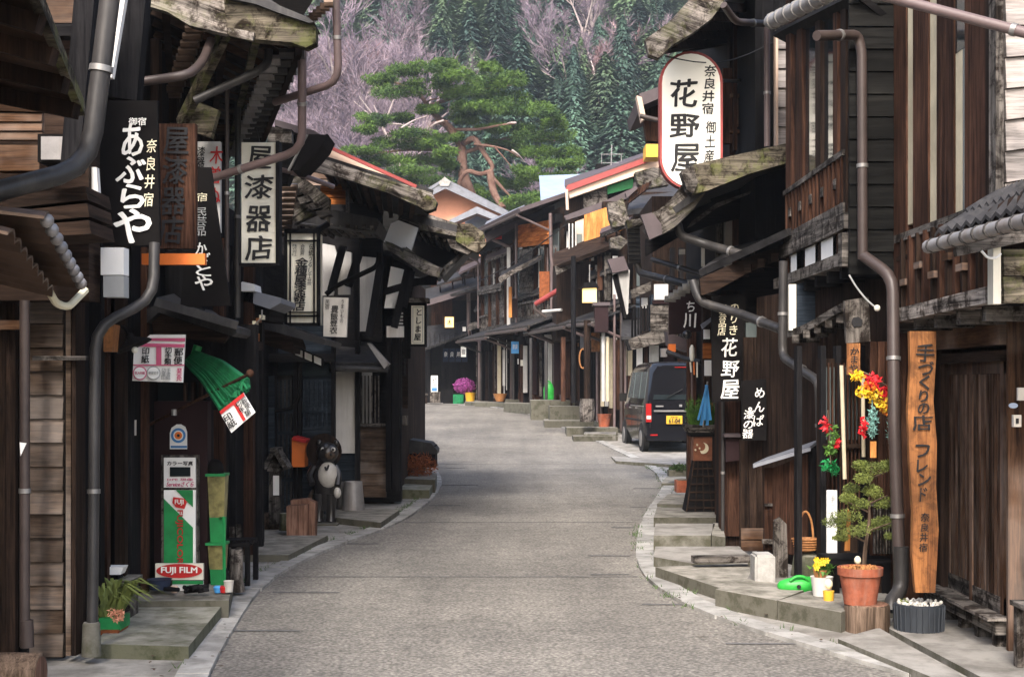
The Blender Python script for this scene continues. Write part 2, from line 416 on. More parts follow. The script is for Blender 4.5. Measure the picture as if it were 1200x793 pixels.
# asphalt: worn, light aggregate
m, n, b = base('asphalt', .93, 0, .2); v, src = coords(n, rnd=False)
f1 = noise(n, v, 38, 5, .85); f2 = noise(n, v, .5, 5, .6); vo = nn(n, 'TexVoronoi'); vo.inputs['Scale'].default_value = 42; n.links.new(v, vo.inputs['Vector'])
c = ramp(n, f1, [(.12, .115, .107), (.32, .308, .288)], [.35, .62])
c = mixc(n, c, ramp(n, vo.outputs['Distance'], [(1.3, 1.27, 1.22), (.55, .54, .53)], [.15, .7]), .7, 'MULTIPLY')
c = mixc(n, c, ramp(n, f2, [(.78, .77, .76), (1.12, 1.1, 1.07)], [.35, .65]), 1.0, 'MULTIPLY')
f3 = noise(n, v, 6, 6, .7); c = mixc(n, c, ramp(n, f3, [(.8,) * 3, (1.15,) * 3], [.3, .7]), 1.0, 'MULTIPLY')
f5 = noise(n, v, 1.3, 3, .5, 2.5); c = mixc(n, c, (.62, .6, .58), ramp(n, f5, [(0, 0, 0), (.5,) * 3, (0, 0, 0)], [.485, .5, .515]), 'MULTIPLY') if False else c
mp = nn(n, 'Mapping'); mp.inputs['Scale'].default_value = (1.6, .12, 1); n.links.new(v, mp.inputs['Vector']); f4 = noise(n, mp.outputs[0], 1.2, 4, .6)
c = mixc(n, c, ramp(n, f4, [(.9, .9, .9), (1.08, 1.08, 1.07)], [.38, .62]), 1.0, 'MULTIPLY')
f6 = noise(n, v, 2.2, 8, .75, 1.2); c = mixc(n, c, ramp(n, f6, [(.6, .58, .56), (1, 1, 1)], [.3, .4]), 1.0, 'MULTIPLY')
n.links.new(c, b.inputs['Base Color']); bump(n, b, vo.outputs['Distance'], .9, .008)
plain('patch', (.12, .118, .118), .9, sc=20)
# copper lamp etc
plain('copper', (.22, .08, .04), .5, .2, var=.4, sc=12)
# ================================================================ GROUND, ROAD, KERBS
def interp(tab, Y):
    for (y0, x0), (y1, x1) in zip(tab, tab[1:]):
        if Y <= y1: t = (Y - y0) / (y1 - y0); return x0 + (x1 - x0) * max(t, 0)
    return tab[-1][1]
def smooth(tab):
    out = []; Ys = [y for y, _ in tab]
    y = Ys[0]
    while y <= Ys[-1]:
        k = .5 if y < 24 else 1.5
        out.append((y, sum(interp(tab, y + d * k) for d in (-1, -.5, 0, .5, 1)) / 5)); y += .3
    return out
LE = [(q.y, q.x) for q in (G(*a) for a in [(244, 793), (278, 731), (302, 694), (338, 666), (397, 640), (434, 628), (480, 607), (509, 584), (519, 565), (513, 552), (494, 533)])]
LE = smooth([(2, -.75)] + LE + [(34, -2.7), (45, -4.6), (60, -9)])
RE = [(q.y, q.x) for q in (G(*a) for a in [(1060, 793), (900, 746), (818, 719), (768, 691), (749, 670), (745, 652), (749, 617), (761, 595), (778, 570), (765, 550), (740, 537), (700, 517), (660, 502), (620, 485)])]
RE = smooth([(2, 4.6)] + RE + [(48, -.9), (60, -6)])
def ribbon(tabL, tabR, dz, name, mt, y0=2, y1=58, nx=8, fL=0, fR=0):
    ys = []; y = y0
    while y <= y1: ys.append(y); y += .35
    m = MB(); v = []; f = []
    for i, y in enumerate(ys):
        a, b = interp(tabL, y) + fL, interp(tabR, y) + fR
        for j in range(nx + 1): v.append((a + (b - a) * j / nx, y, g(y) + dz))
    for i in range(len(ys) - 1):
        for j in range(nx):
            k = i * (nx + 1) + j; f.append([k, k + 1, k + nx + 2, k + nx + 1])
    m.add(v, f); return m.build(name, mt, kind='structure')
# ground sheet to beyond the hill
m = MB(); v = []; f = []
xs = [-900, -300, -100, -40, -15, -6, 0, 6, 15, 40, 100, 300, 900]; ys = [-60, 0] + [4 + i * 2 for i in range(29)] + [90, 200, 500, 1200]
for y in ys:
    for x in xs: v.append((x, y, g(y) - .05))
for i in range(len(ys) - 1):
    for j in range(len(xs) - 1): k = i * len(xs) + j; f.append([k, k + 1, k + len(xs) + 1, k + len(xs)])
m.add(v, f).build('ground', M['dirt'], kind='structure')
ribbon(LE, RE, 0, 'road', M['asphalt'])
K = .17
ribbon([(2, -6), (60, -16)], LE, .012, 'pavement', M['concrete'], fR=-K, nx=4)
ribbon(RE, [(2, 7), (60, 7)], .012, 'pavement', M['concrete'], fL=K, nx=4)
# kerb blocks: each a stone of its own
for nm, tab, s in (('kerb', LE, -1), ('kerb', RE, 1)):
    root = thing(nm, None, None, (interp(tab, 8), 8, 0), kind='structure')
    y = 6.6; i = 0
    while y < 50:
        L = .6 if y < 26 else 1.2
        ya, yb = y + .006, y + L - .006; xa, xb = interp(tab, ya), interp(tab, yb)
        dx = (xb - xa) / (yb - ya); wd = K * math.hypot(1, dx)
        h = .02 + R.uniform(0, .006); e = R.uniform(-.006, .006)
        q = [(xa + e, ya, g(ya) - .05), (xb + e, yb, g(yb) - .05), (xb + s * wd, yb, g(yb) - .05), (xa + s * wd, ya, g(ya) - .05)]
        mm = MB(); mm.add(q + [(a, b_, c_ + .05 + h) for a, b_, c_ in q], [[0, 1, 2, 3], [4, 5, 6, 7], [0, 1, 5, 4], [1, 2, 6, 5], [2, 3, 7, 6], [3, 0, 4, 7]])
        mm.build('kerb_block', M['kerb'], root); y += L
# joints and patches cut in the asphalt
root = thing('road_joint', None, None, (0, 8, 0), kind='structure')
for x0, x1, y, t in [(274, 352, 739, .03), (320, 398, 694, .03), (402, 444, 637, .045), (461, 502, 612, .05), (503, 540, 592, .06), (517, 560, 568, .07), (523, 545, 548, .09),
                     (850, 934, 754, .03), (752, 801, 708, .03), (692, 737, 673, .03), (690, 738, 651, .035), (716, 744, 618, .04), (738, 757, 594, .05), (742, 771, 572, .06)]:
    a, b = G(x0, y), G(x1, y)
    MB().prism([(a.x, a.y - t, g(a.y) + .004), (b.x, b.y - t, g(b.y) + .004), (b.x, b.y, g(b.y) + .004), (a.x, a.y + t * .3, g(a.y) + .004)], (0, 0, .002)).build('joint', M['patch'], root)
for y in (676, 612, 544):
    Y = GY(y); a, b = interp(LE, Y) + .05, interp(RE, Y) - .05
    MB().prism([(a, Y, g(Y) + .003), (b, Y, g(Y) + .003), (b, Y + .02, g(Y) + .003), (a, Y + .02, g(Y) + .003)], (0, 0, .002)).build('joint', M['patch'], root)
# small litter: leaves and grit along the kerbs
mm = MB()
for _ in range(260):
    tab, s = R.choice(((LE, -1), (RE, 1))); Y = R.uniform(7, 24); x = interp(tab, Y) + s * abs(R.gauss(0, .25)) - s * .05
    p = Vector((x, Y, g(Y) + .04)); a = R.uniform(0, 6); z = R.uniform(.008, .022)
    u = Vector((math.cos(a), math.sin(a), R.uniform(-.2, .2))) * z; vv = Vector((-math.sin(a), math.cos(a), 0)) * z * .6
    mm.add([p - u, p + vv, p + u, p - vv], [[0, 1, 2, 3]])
mm.build('leaf_litter', M['bark'], kind='stuff')
mm = MB()
for _ in range(150):
    tab, s, off = R.choice(((LE, -1, .19), (RE, 1, .19), (LE, -1, .19), (RE, 1, .0))); Y = R.uniform(7.2, 26); x = interp(tab, Y) + s * (off + R.gauss(0, .015))
    for k in range(R.randint(4, 12)):
        p = Vector((x + R.gauss(0, .03), Y + R.gauss(0, .05), g(Y) + .01)); t_ = p + Vector((R.gauss(0, .02), R.gauss(0, .02), R.uniform(.015, .05))); mm.add([p - Vector((.004, 0, 0)), p + Vector((.004, 0, 0)), t_], [[0, 1, 2]])
mm.build('kerb_weeds', M['leaf'], kind='stuff')
def block(pts, h, name='paving_slab', mt='stone', base=0, parent=None):
    """pts: pixels of the TOP outline at height h above the road, in order"""
    q = [G(x, y, h) for x, y in pts]; z = g(sum(p.y for p in q) / len(q)); q = [Vector((p.x, p.y, z + h)) for p in q]
    return MB().prism([p - Vector((0, 0, h + .05)) for p in q], (0, 0, h + .05)).build(name, M[mt], parent)
pv = thing('pavement', None, None, (-2, 9, 0), kind='structure')
block([(110, 754), (153, 704), (266, 702), (221, 757)], .09, parent=pv, mt='stone_moss')
block([(150, 704), (172, 668), (276, 668), (268, 703)], .13, 'doorstep_slab', 'stone', parent=pv)
block([(262, 650), (270, 627), (384, 627), (338, 650)], .07, parent=pv)
block([(384, 605), (388, 594), (468, 597), (446, 612)], .08, parent=pv)
block([(446, 573), (450, 566), (508, 566), (503, 574)], .13, parent=pv, mt='stone_moss')
block([(456, 560), (460, 553), (512, 554), (510, 562)], .2, parent=pv)
pw = thing('pavement', None, None, (2, 9, 0), kind='structure')
# raised stone kerb right, stones told apart by joints
xs = [838, 911, 986]
fy = lambda x: 690 + (x - 838) * .183
for a, b in zip(xs, xs[1:]):
    block([(a + .3, fy(a)), (b - .3, fy(b)), (b + 40, fy(b) - 16), (a + 38, fy(a) - 12)], .135, 'kerb_stone', 'stone', parent=pw)
block([(875, 679), (1024, 703), (1062, 702), (890, 650)], .128, 'paving_slab', 'concrete', parent=pw)
block([(982, 748), (1092, 793), (1130, 793), (1030, 735)], .05, 'kerb_stone', 'concrete', parent=pw)
block([(1042, 736), (1150, 793), (1400, 793), (1120, 715), (1050, 712)], .047, 'paving_slab', 'concrete', parent=pw)
block([(768, 664), (842, 688), (884, 684), (876, 659)], .1, parent=pw, mt='stone')
block([(766, 652), (812, 660), (880, 651), (864, 640), (768, 640)], .1, parent=pw, mt='concrete')
block([(766, 627), (833, 627), (838, 613), (768, 613)], .17, 'doorstep_slab', 'concrete', parent=pw)
block([(834, 627), (850, 629), (846, 613), (836, 612)], .17, 'doorstep_slab', 'stone', parent=pw)
block([(766, 606), (843, 606), (840, 595), (770, 594)], .12, parent=pw, mt='stone')
block([(770, 590), (800, 591), (804, 580), (784, 578)], .06, parent=pw)
block([(775, 566), (812, 566), (812, 558), (782, 557)], .05, parent=pw)
block([(722, 540), (800, 546), (812, 538), (716, 533)], .05, parent=pw, mt='concrete')
MB().beam(G(812, 655, .16), G(878, 654, .16), .12, .05).build('plank', M['grey_wood_h'], thing('timber_plank', 'old timber plank lying across the doorstep slabs below the mauve box', 'plank', G(845, 655, .12)))
# far steps before the right row: each stone its own
for x0, y0, x1, y1, d_ in ((592, 468, 615, 479, 1.5), (622, 469, 678, 492, 2.5), (644, 476, 713, 496, 1.2), (638, 493, 702, 501, 1.2), (664, 501, 724, 511, 1.0), (672, 511, 724, 517, .8), (702, 494, 724, 501, 1)):
    E(pw, 'step_stone', M['stone'], (x0, y0, x1, y1), GY(y1), d_)
for pts, h, mt in [([(612, 471), (642, 472), (646, 467), (614, 467)], .18, 'stone'), ([(556, 472), (590, 473), (590, 470), (556, 469)], .13, 'stone'),
                   ([(636, 482), (668, 483), (672, 477), (640, 477)], .12, 'stone'), ([(545, 471), (570, 472), (572, 469), (545, 468)], .12, 'stone'),
                   ([(656, 494), (702, 494), (704, 490), (660, 489)], .12, 'stone'), ([(700, 497), (722, 497), (722, 488), (700, 488)], .15, 'stone'),
                   ([(545, 471), (600, 473), (600, 469), (545, 468)], .1, 'stone'), ([(590, 473), (622, 476), (626, 470), (592, 469)], .25, 'stone'),
                   ([(684, 510), (722, 511), (722, 503), (686, 502)], .12, 'concrete')]:
    block(pts, h, 'doorstep_slab', mt, parent=pw)

# ================================================================ HILLSIDE AND ITS TREES
def hillz(x, y):
    t = max(0, y - 95); return .7 + t * .62 + 6 * math.sin(x * .03 + y * .015) * min(1, t / 60) + 10 * math.sin(x * .011 - 1) * min(1, t / 90)
m = MB(); v = []; f = []; nx_, ny_ = 60, 46
for j in range(ny_):
    for i in range(nx_):
        x, y = -330 + 660 * i / (nx_ - 1), 95 + 330 * j / (ny_ - 1); v.append((x, y, hillz(x, y) - (1 if j == 0 else 0)))
for j in range(ny_ - 1):
    for i in range(nx_ - 1): k = j * nx_ + i; f.append([k, k + 1, k + nx_ + 1, k + nx_])
m.add(v, f).build('hill', M['hill_soil'], kind='structure')
def cedar(mt, h, w_, nleaf, lab, grp):
    t = thing('cedar_tree', lab, 'tree', (0, 0, 0), grp)
    MB().pipe([(0, 0, -1), (0, 0, h * .95)], .22, 6, r1=.05).build('trunk', M['bark'], t)
    m = MB()
    for k in range(nleaf):
        u = R.random() ** .75; z = h * (.12 + .88 * (1 - u) + 0); rr = w_ * (u ** .8) * R.uniform(.55, 1.08) * (1 + .25 * math.sin(z * 2.2 + 3 * math.sin(k % 7)))
        a = R.uniform(0, 6.283); p = Vector((math.cos(a) * rr, math.sin(a) * rr, z)); d = Vector((math.cos(a), math.sin(a), R.uniform(-.9, -.1))).normalized()
        s_ = R.uniform(.16, .38); b = d.cross(Vector((0, 0, 1))).normalized() * s_ * R.uniform(.25, .45)
        m.add([p - d * s_ * .5 - b, p + d * s_, p - d * s_ * .5 + b], [[0, 1, 2]])
    m.build('crown', M[mt], t); return t
def bare(mt, h, seed, lab, grp, pale=False):
    R.seed(seed); t = thing('bare_tree', lab, 'tree', (0, 0, 0), grp); m = MB(); tw = MB()
    def twig(p, q, r):
        d = (q - p); b = d.cross(Vector((R.uniform(-1, 1), R.uniform(-1, 1), .3))).normalized() * r; tw.add([p - b, p + b, q], [[0, 1, 2]])
    def grow(p, d, L, r, lv):
        q = p + d * L
        if lv < 3: m.pipe([p, q], r, 4, r1=r * .65)
        else: twig(p, q, max(r * 1.6, .026))
        if lv >= 5: return
        for _ in range((4, 4, 4, 5, 5, 5)[lv]):
            nd = (d + Vector((R.gauss(0, .42), R.gauss(0, .42), R.gauss(.1, .22)))).normalized()
            grow(p + d * L * R.uniform(.55, 1), nd, L * R.uniform(.55, .8), r * .55, lv + 1)
    grow(Vector((0, 0, -1)), Vector((R.uniform(-.1, .1), 0, 1)).normalized(), h * .33, h * .013, 0)
    m.build('trunk', M['trunk_pale' if pale else 'twig_purple'], t); tw.build('crown', M[mt], t); return t
gc, gb = 'green cedars on the far hillside', 'bare trees on the far hillside'
protos = {'c': [cedar('cedar_leaf', 15, 3.0, 9000, 'tall dark green cedar standing among the cedars of the far hillside', gc),
                cedar('cedar_leaf', 12, 3.2, 8000, 'tall dark green cedar standing among the cedars of the far hillside', gc),
                cedar('cedar_leaf_b', 13, 3.6, 9000, 'lighter green bushy cedar standing among the cedars of the far hillside', gc)],
          'b': [bare('twig_purple', 11, 3, 'leafless purple grey tree in the bare woods of the far hillside', gb),
                bare('twig_purple', 13, 4, 'leafless purple grey tree in the bare woods of the far hillside', gb),
                bare('twig_pink', 11, 9, 'leafless pinkish tree in the bare woods of the far hillside', gb)],
          'p': [bare('twig_purple', 18, 5, 'tall leafless tree with a pale trunk on the far hillside', gb, True)]}
R.seed(11)
used = {}
def hit_hill(px, py):
    y = 96
    while y < 420:
        q = A(px, py, y)
        if q.z <= hillz(q.x, y): return q
        y += .5
    return None
def in_bare(px, py):
    if 320 < px < 532 and py > 92 - (px - 403) * .55: return not (px > 500 and py > 70)
    if 588 < px < 735 and py < 66: return R.random() < .8
    if 676 < px < 745 and 78 < py < 165: return True
    if px > 760 and 60 < py < 120: return True
    return False
pts = []
yy = -75
while yy < 262:
    sp = 17 if yy < 240 else 24
    xx = 300
    while xx < 900:
        pts.append((xx + R.uniform(-9, 9) + (8 if int(yy) % 2 else 0), yy + R.uniform(-8, 8))); xx += 31 if yy > -60 else 48
    yy += sp
npl = 0
for px, py in sorted(pts, key=lambda p: p[1]):
    q = hit_hill(px, py + 46)
    if q is None or npl >= 560: continue
    k = 'b' if in_bare(px, py) else 'c'
    if k == 'b' and R.random() < .06: k = 'p'
    if k == 'c' and R.random() < .05: k = 'b'
    pr = R.choice(protos[k]) if k != 'b' else protos['b'][2 if ((px > 676 and py > 70) or (py < 30 and 430 < px < 540) or R.random() < .1) else R.randint(0, 1)]
    loc = (q.x, q.y, hillz(q.x, q.y)); s_ = R.uniform(.62, 1.1); sx_ = s_ * R.uniform(.85, 1.5); sc = (sx_, sx_, s_ * R.uniform(.8, 1.2)); rz = R.uniform(0, 6.28)
    if pr.name not in used: pr.location = loc; pr.rotation_euler.z = rz; pr.scale = sc; used[pr.name] = 1
    else: copy_tree(pr, loc, None, rz, sc)
    npl += 1
for k in ((692, 30), (683, 52), (700, 20)):
    q = hit_hill(k[0], k[1] + 40); copy_tree(protos['p'][0], (q.x, q.y, hillz(q.x, q.y)), 'tall leafless tree with a pale trunk on the far hillside', R.uniform(0, 6), (.9, .9, 1.1))
# the hill's thicket between the trees
m = MB()
for _ in range(16000):
    px, py = R.uniform(330, 900), R.uniform(-20, 330); q = hit_hill(px, py) if _ % 8 == 0 else None
    if q is None: continue
    p = Vector((q.x, q.y, hillz(q.x, q.y) + .4)); m.leaves(p, (2, 2, .9), 9, .8, 1, .6, 0)
m.build('undergrowth', M['cedar_leaf'], kind='stuff')

# ================================================================ THE OLD PINE
YP = 84.0
pine = thing('pine_tree', 'old leaning pine with red trunk and layered green pads behind the roofs', 'tree', A(560, 262, YP))
m = MB()
def limb(pts, r0, r1, dy=0):
    m.pipe([A(x, y, YP + dy + z) for x, y, z in pts], r0 * .52 * YP / F, 8, .5, r1 * .52 * YP / F)
limb([(566, 300, 0), (556, 240, 0), (542, 205, 0), (541, 170, 0), (528, 150, 0), (512, 138, 0), (500, 122, 0), (490, 108, 0)], 15, 4)
limb([(541, 170, 0), (556, 160, -1), (566, 178, -1), (578, 195, -1), (574, 204, -1)], 7, 4.5)
limb([(574, 201, -1), (578, 226, -1), (590, 244, -1.5)], 9, 7)
limb([(574, 204, -1), (590, 222, -1), (600, 232, -1)], 4, 2)
limb([(576, 200, -1), (562, 205, -1.2), (549, 199, -1.2), (540, 208, -1), (536, 222, -1)], 5, 5)
limb([(556, 169, -1), (580, 172, -2), (596, 176, -2), (608, 184, -2.4)], 3, 1)
limb([(580, 173, -2), (590, 184, -2), (599, 195, -2)], 2, .8)
limb([(530, 152, 0), (560, 152, -1), (590, 146, -2), (604, 145, -2)], 4, 1.4)
limb([(525, 150, 0), (510, 142, -1.5), (525, 142, -2)], 3, 1)
limb([(541, 180, 0), (600, 160, 1), (650, 165, 2)], 5, 2); limb([(541, 175, 0), (480, 175, 1), (440, 180, 2)], 5, 2)
limb([(500, 120, 0), (505, 117, -1), (516, 115, -1.2)], 2.4, 1); limb([(500, 125, 0), (560, 105, 1), (600, 100, 1)], 4, 2)
limb([(490, 108, 0), (460, 95, 1), (435, 92, 2)], 3, 1.5)
m.build('trunk', M['trunk_red'], pine)
m = MB()
for x0, y0, x1, y1 in ((470, 150, 500, 136), (455, 145, 482, 150), (600, 176, 615, 190), (520, 141, 500, 152), (605, 144, 590, 147)):
    m.pipe([A(x0, y0, YP - 2.5), A((x0 + x1) / 2, (y0 + y1) / 2 - 2, YP - 2.3), A(x1, y1, YP - 1.5)], .06, 5, .3, .03)
m.build('dead_branch', M['trunk_pale'], pine)
pads = [(447, 92, 30, 10), (475, 82, 24, 9), (470, 106, 36, 12), (510, 76, 28, 10), (505, 98, 28, 9), (535, 88, 26, 12), (545, 108, 34, 12), (572, 96, 26, 14), (575, 78, 14, 7), (598, 92, 22, 12),
        (590, 115, 36, 11), (565, 128, 36, 10), (612, 128, 30, 10), (545, 140, 22, 6), (600, 150, 34, 10), (636, 128, 22, 12), (650, 142, 16, 12), (635, 160, 40, 13), (668, 180, 17, 12), (655, 192, 28, 11), (625, 180, 26, 12), (600, 170, 22, 7),
        (436, 140, 22, 10), (462, 138, 24, 7), (430, 152, 16, 7), (482, 156, 34, 9), (470, 168, 38, 9), (500, 168, 24, 10), (420, 178, 26, 8), (450, 186, 42, 9), (500, 186, 34, 9), (525, 178, 16, 9), (480, 200, 42, 9), (430, 196, 26, 7),
        (530, 196, 14, 8), (640, 208, 36, 10), (612, 200, 20, 9), (600, 215, 26, 12), (615, 232, 28, 10), (560, 225, 16, 10), (500, 212, 36, 8), (655, 210, 20, 7), (450, 210, 24, 7), (590, 240, 30, 8), (545, 232, 20, 8), (548, 122, 26, 9), (505, 128, 20, 7), (575, 150, 22, 7), (528, 160, 16, 6), (585, 168, 16, 5)]
for px, py, rx, ry in pads:
    m = MB(); k = YP / F; zoff = R.uniform(-3.4, .6) if ry > 6 else 0
    if 530 < px < 612 and py > 150: zoff = abs(zoff) * .8 + .8
    for _ in range(10):
        cx, cy = px + R.uniform(-.7, .7) * rx, py + R.uniform(-.45, .45) * ry
        m.leaves(A(cx, cy, YP + zoff + R.uniform(-1, 1)), (rx * k * .42, rx * k * .42, ry * k * .45), 230, .2, .9, .3, .2)
    m.build('foliage_pad', M['pine_leaf'], pine)
# shrubs under the pine
for px, py, lab in ((480, 236, 'dark green shrub below the old pine, left of the gabled house'), (620, 252, 'dark green shrub below the old pine, left of the blue roof'), (575, 252, 'dark green shrub at the foot of the old pine')):
    s_ = thing('garden_shrub', lab, 'shrub', A(px, py + 40, 88)); m = MB()
    for _ in range(7): m.leaves(A(px + R.uniform(-36, 36), py + R.uniform(-10, 12), 88 + R.uniform(-2, 2)), (1.2, 1.2, .8), 260, .26, .9, .4, .3)
    m.build('crown', M['leaf'], s_); MB().pipe([A(px, py + 42, 88), A(px, py, 88)], .12, 6).build('trunk', M['bark'], s_)
# ================================================================ FAR HOUSES
def wallbox(p, x0, x1, y0, y1, z0, z1, mt='dark_wood', name='wall'):
    return MB().box(x0, x1, y0, y1, z0, z1).build(name, M[mt], p)
# gabled salmon house behind
h = thing('gabled_house', 'salmon walled house with grey tiled gable roof behind the far end', 'house', (-3, 64, .75))
Yg = 62
E(h, 'wall', M['salmon'], [(500, 300), (500, 232), (523, 218), (590, 247), (600, 300)], Yg, 8)
S(h, 'roof', M['roof_grey'], [(494, 229, Yg - 1), (523, 211, Yg - 1), (523, 211, Yg + 9), (494, 229, Yg + 9)], .12)
S(h, 'roof', M['roof_grey'], [(521, 212, Yg - 1), (594, 250, Yg - 1), (594, 250, Yg + 9), (521, 212, Yg + 9)], .12)
E(h, 'bargeboard', M['roof_grey'], [(494, 230), (522, 213), (594, 248), (594, 254), (522, 221), (496, 234)], Yg - 1.1, .1)
E(h, 'ridge_tile', M['kerb'], [(514, 214), (521, 207), (528, 213), (526, 218), (516, 218)], Yg - 1.15, 9)
E(h, 'bargeboard', M['roof_grey'], [(526, 258), (559, 242), (600, 260), (600, 266), (559, 250), (530, 262)], Yg - 1.5, 1.2)
E(h, 'window', M['roof_blue'], (545, 254, 572, 268), Yg - .05, .04)
# centre house that closes the street, facing the camera
hc = thing('timber_house', 'dark timber house with indigo door curtain closing the far end of the street', 'house', (-2.5, 56, .75))
Yc = 56
E(hc, 'wall', M['char_wood'], (380, 300, 572, 474), Yc, 5)
planks(hc, [A(531, 352, Yc), A(576, 352, Yc), A(576, 300, Yc), A(531, 300, Yc)], 11, M['dark_wood_h'], lap=.05, t=.03)
planks(hc, [A(505, 400, Yc), A(530, 400, Yc), A(530, 312, Yc), A(505, 312, Yc)], 6, M['brown_wood'], 'v', t=.05)
S(hc, 'roof', M['roof_dark'], [(500, 356, 53), (574, 334, 52), (580, 322, 55.5), (500, 341, 55.9)], .1)
E(hc, 'fascia', M['roof_mauve'], [(500, 352), (505, 350), (574, 330), (574, 336), (505, 357), (500, 358)], 52.6, .08)
S(hc, 'pent_roof', M['roof_dark'], [(494, 412, 54), (548, 392, 54), (548, 378, 55.9), (494, 385, 55.9)], .08)
for i in range(9): MB().pipe([A(497 + i * 6, 410 - i * 2.2, 53.95), A(497 + i * 6, 386 - i * .8, 55.8)], .06, 6).build('roof_tile', M['roof_dark'], hc)
for i in range(6): E(hc, 'post', M['black_wood'], (483 + i * 17, 398, 487 + i * 17, 473), Yc - .12, .12)
planks(hc, [A(471, 473, Yc), A(507, 473, Yc), A(507, 410, Yc), A(471, 410, Yc)], 8, M['black_wood'], 'v', t=.04)
P(hc, M['pipe_mauve'], [(549, 338, 52.8), (549, 352, 54), (549, 385, 54), (552, 396, 54), (562, 399, 54), (562, 473, 54)], 2.2, rings=False)
nr = thing('door_curtain', 'indigo cloth curtain hanging over the far doorway', 'curtain', A(533, 420, Yc - .3))
for i in range(4):
    E(nr, 'cloth_panel', M['noren'], (519 + i * 7.4, 408, 525.6 + i * 7.4, 424), Yc - .3, .02); lettering(nr, '奈良井宿'[i], (520.4 + i * 7.4, 412, 524.2 + i * 7.4, 418), Yc - .33, M['white_paint'])
E(hc, 'door_panel', M['black_wood'], (518, 424, 536, 473), Yc - .06, .05); E(hc, 'door_panel', M['black_paint'], (537, 424, 556, 473), Yc - .06, .05)
def sign(name, lab, pts, Y, d, mt, cat='sign', part='board', **k):
    if not isinstance(pts[0], (tuple, list)): pts = rc(*pts)
    cx = sum(p[0] for p in pts) / len(pts); y1 = max(p[1] for p in pts)
    t = thing(name, lab, cat, A(cx, y1, Y), **k); E(t, part, M[mt], pts, Y, d); return t
s_ = sign('lantern_sign', 'square orange lit sign above the far indigo curtain', (520, 370, 533, 385), 53, .3, 'dark_wood'); E(s_, 'panel', M['lamp_glow'], (521.5, 371.5, 531.5, 383.5), 52.98, .02); lettering(s_, '木', (524, 374, 529, 381), 52.95, M['ink'])
s_ = sign('paper_lantern', 'small white paper lantern at the right of the far curtain', (540, 406, 546, 418), 54.5, .25, 'white', 'lantern', 'shade'); lettering(s_, '宿', (541, 409, 545, 415), 54.45, M['ink'])
s_ = sign('globe_lamp', 'small round white lamp under the mauve eave at the far end', (542, 383, 546, 388), 54, .2, 'white', 'lamp', 'shade')
s_ = sign('notice_board', 'small white and blue notice standing beside the far bench', (505, 440, 513, 459), 54, .08, 'white'); lettering(s_, '木工', (507, 442, 511, 452), 53.97, M['ink']); E(s_, 'poster', M['blue_paint'], (506, 454, 512, 458), 53.98, .02); E(s_, 'stand', M['grey_wood'], (504, 459, 516, 472), 54, .3)
bn = thing('bench', 'low wooden bench before the far dark house', 'bench', A(492, 473, 54.6)); E(bn, 'seat', M['grey_wood_h'], (484, 461, 501, 463), 54.3, .4)
for x in (486, 498): E(bn, 'leg', M['dark_wood'], (x, 463, x + 2, 473), 54.4, .2)
s_ = sign('plant_tub', 'dark round tub beside the flower ball at the far end', (519, 456, 531, 473), 53.5, .4, 'black_wood', 'tub', 'bowl')
s_ = thing('flower_ball', 'magenta ball of flowers in a yellow pot at the far end of the street', 'flowers', A(548, 473, 52))
MB().lathe(A(551, 473, 52), [(.14, 0), (.2, .4), (.22, .42)], 14).build('pot', M['yellow_plastic'], s_)
mm = MB(); mm.leaves(A(544, 452, 52), (.4, .3, .29), 1500, .05, 1, .8, .75); mm.ball(A(544, 452, 52), .24, 10, (1.15, .8, .8)); mm.build('blossom', M['petal_magenta'], s_)
MB().pipe([A(549, 464, 52), A(547, 455, 52)], .04, 6).build('stem', M['leaf'], s_)
s_ = sign('display_box', 'small teal box standing beside the yellow flower pot', (531, 462, 543, 473), 53, .4, 'green_cloth', 'box', 'case')

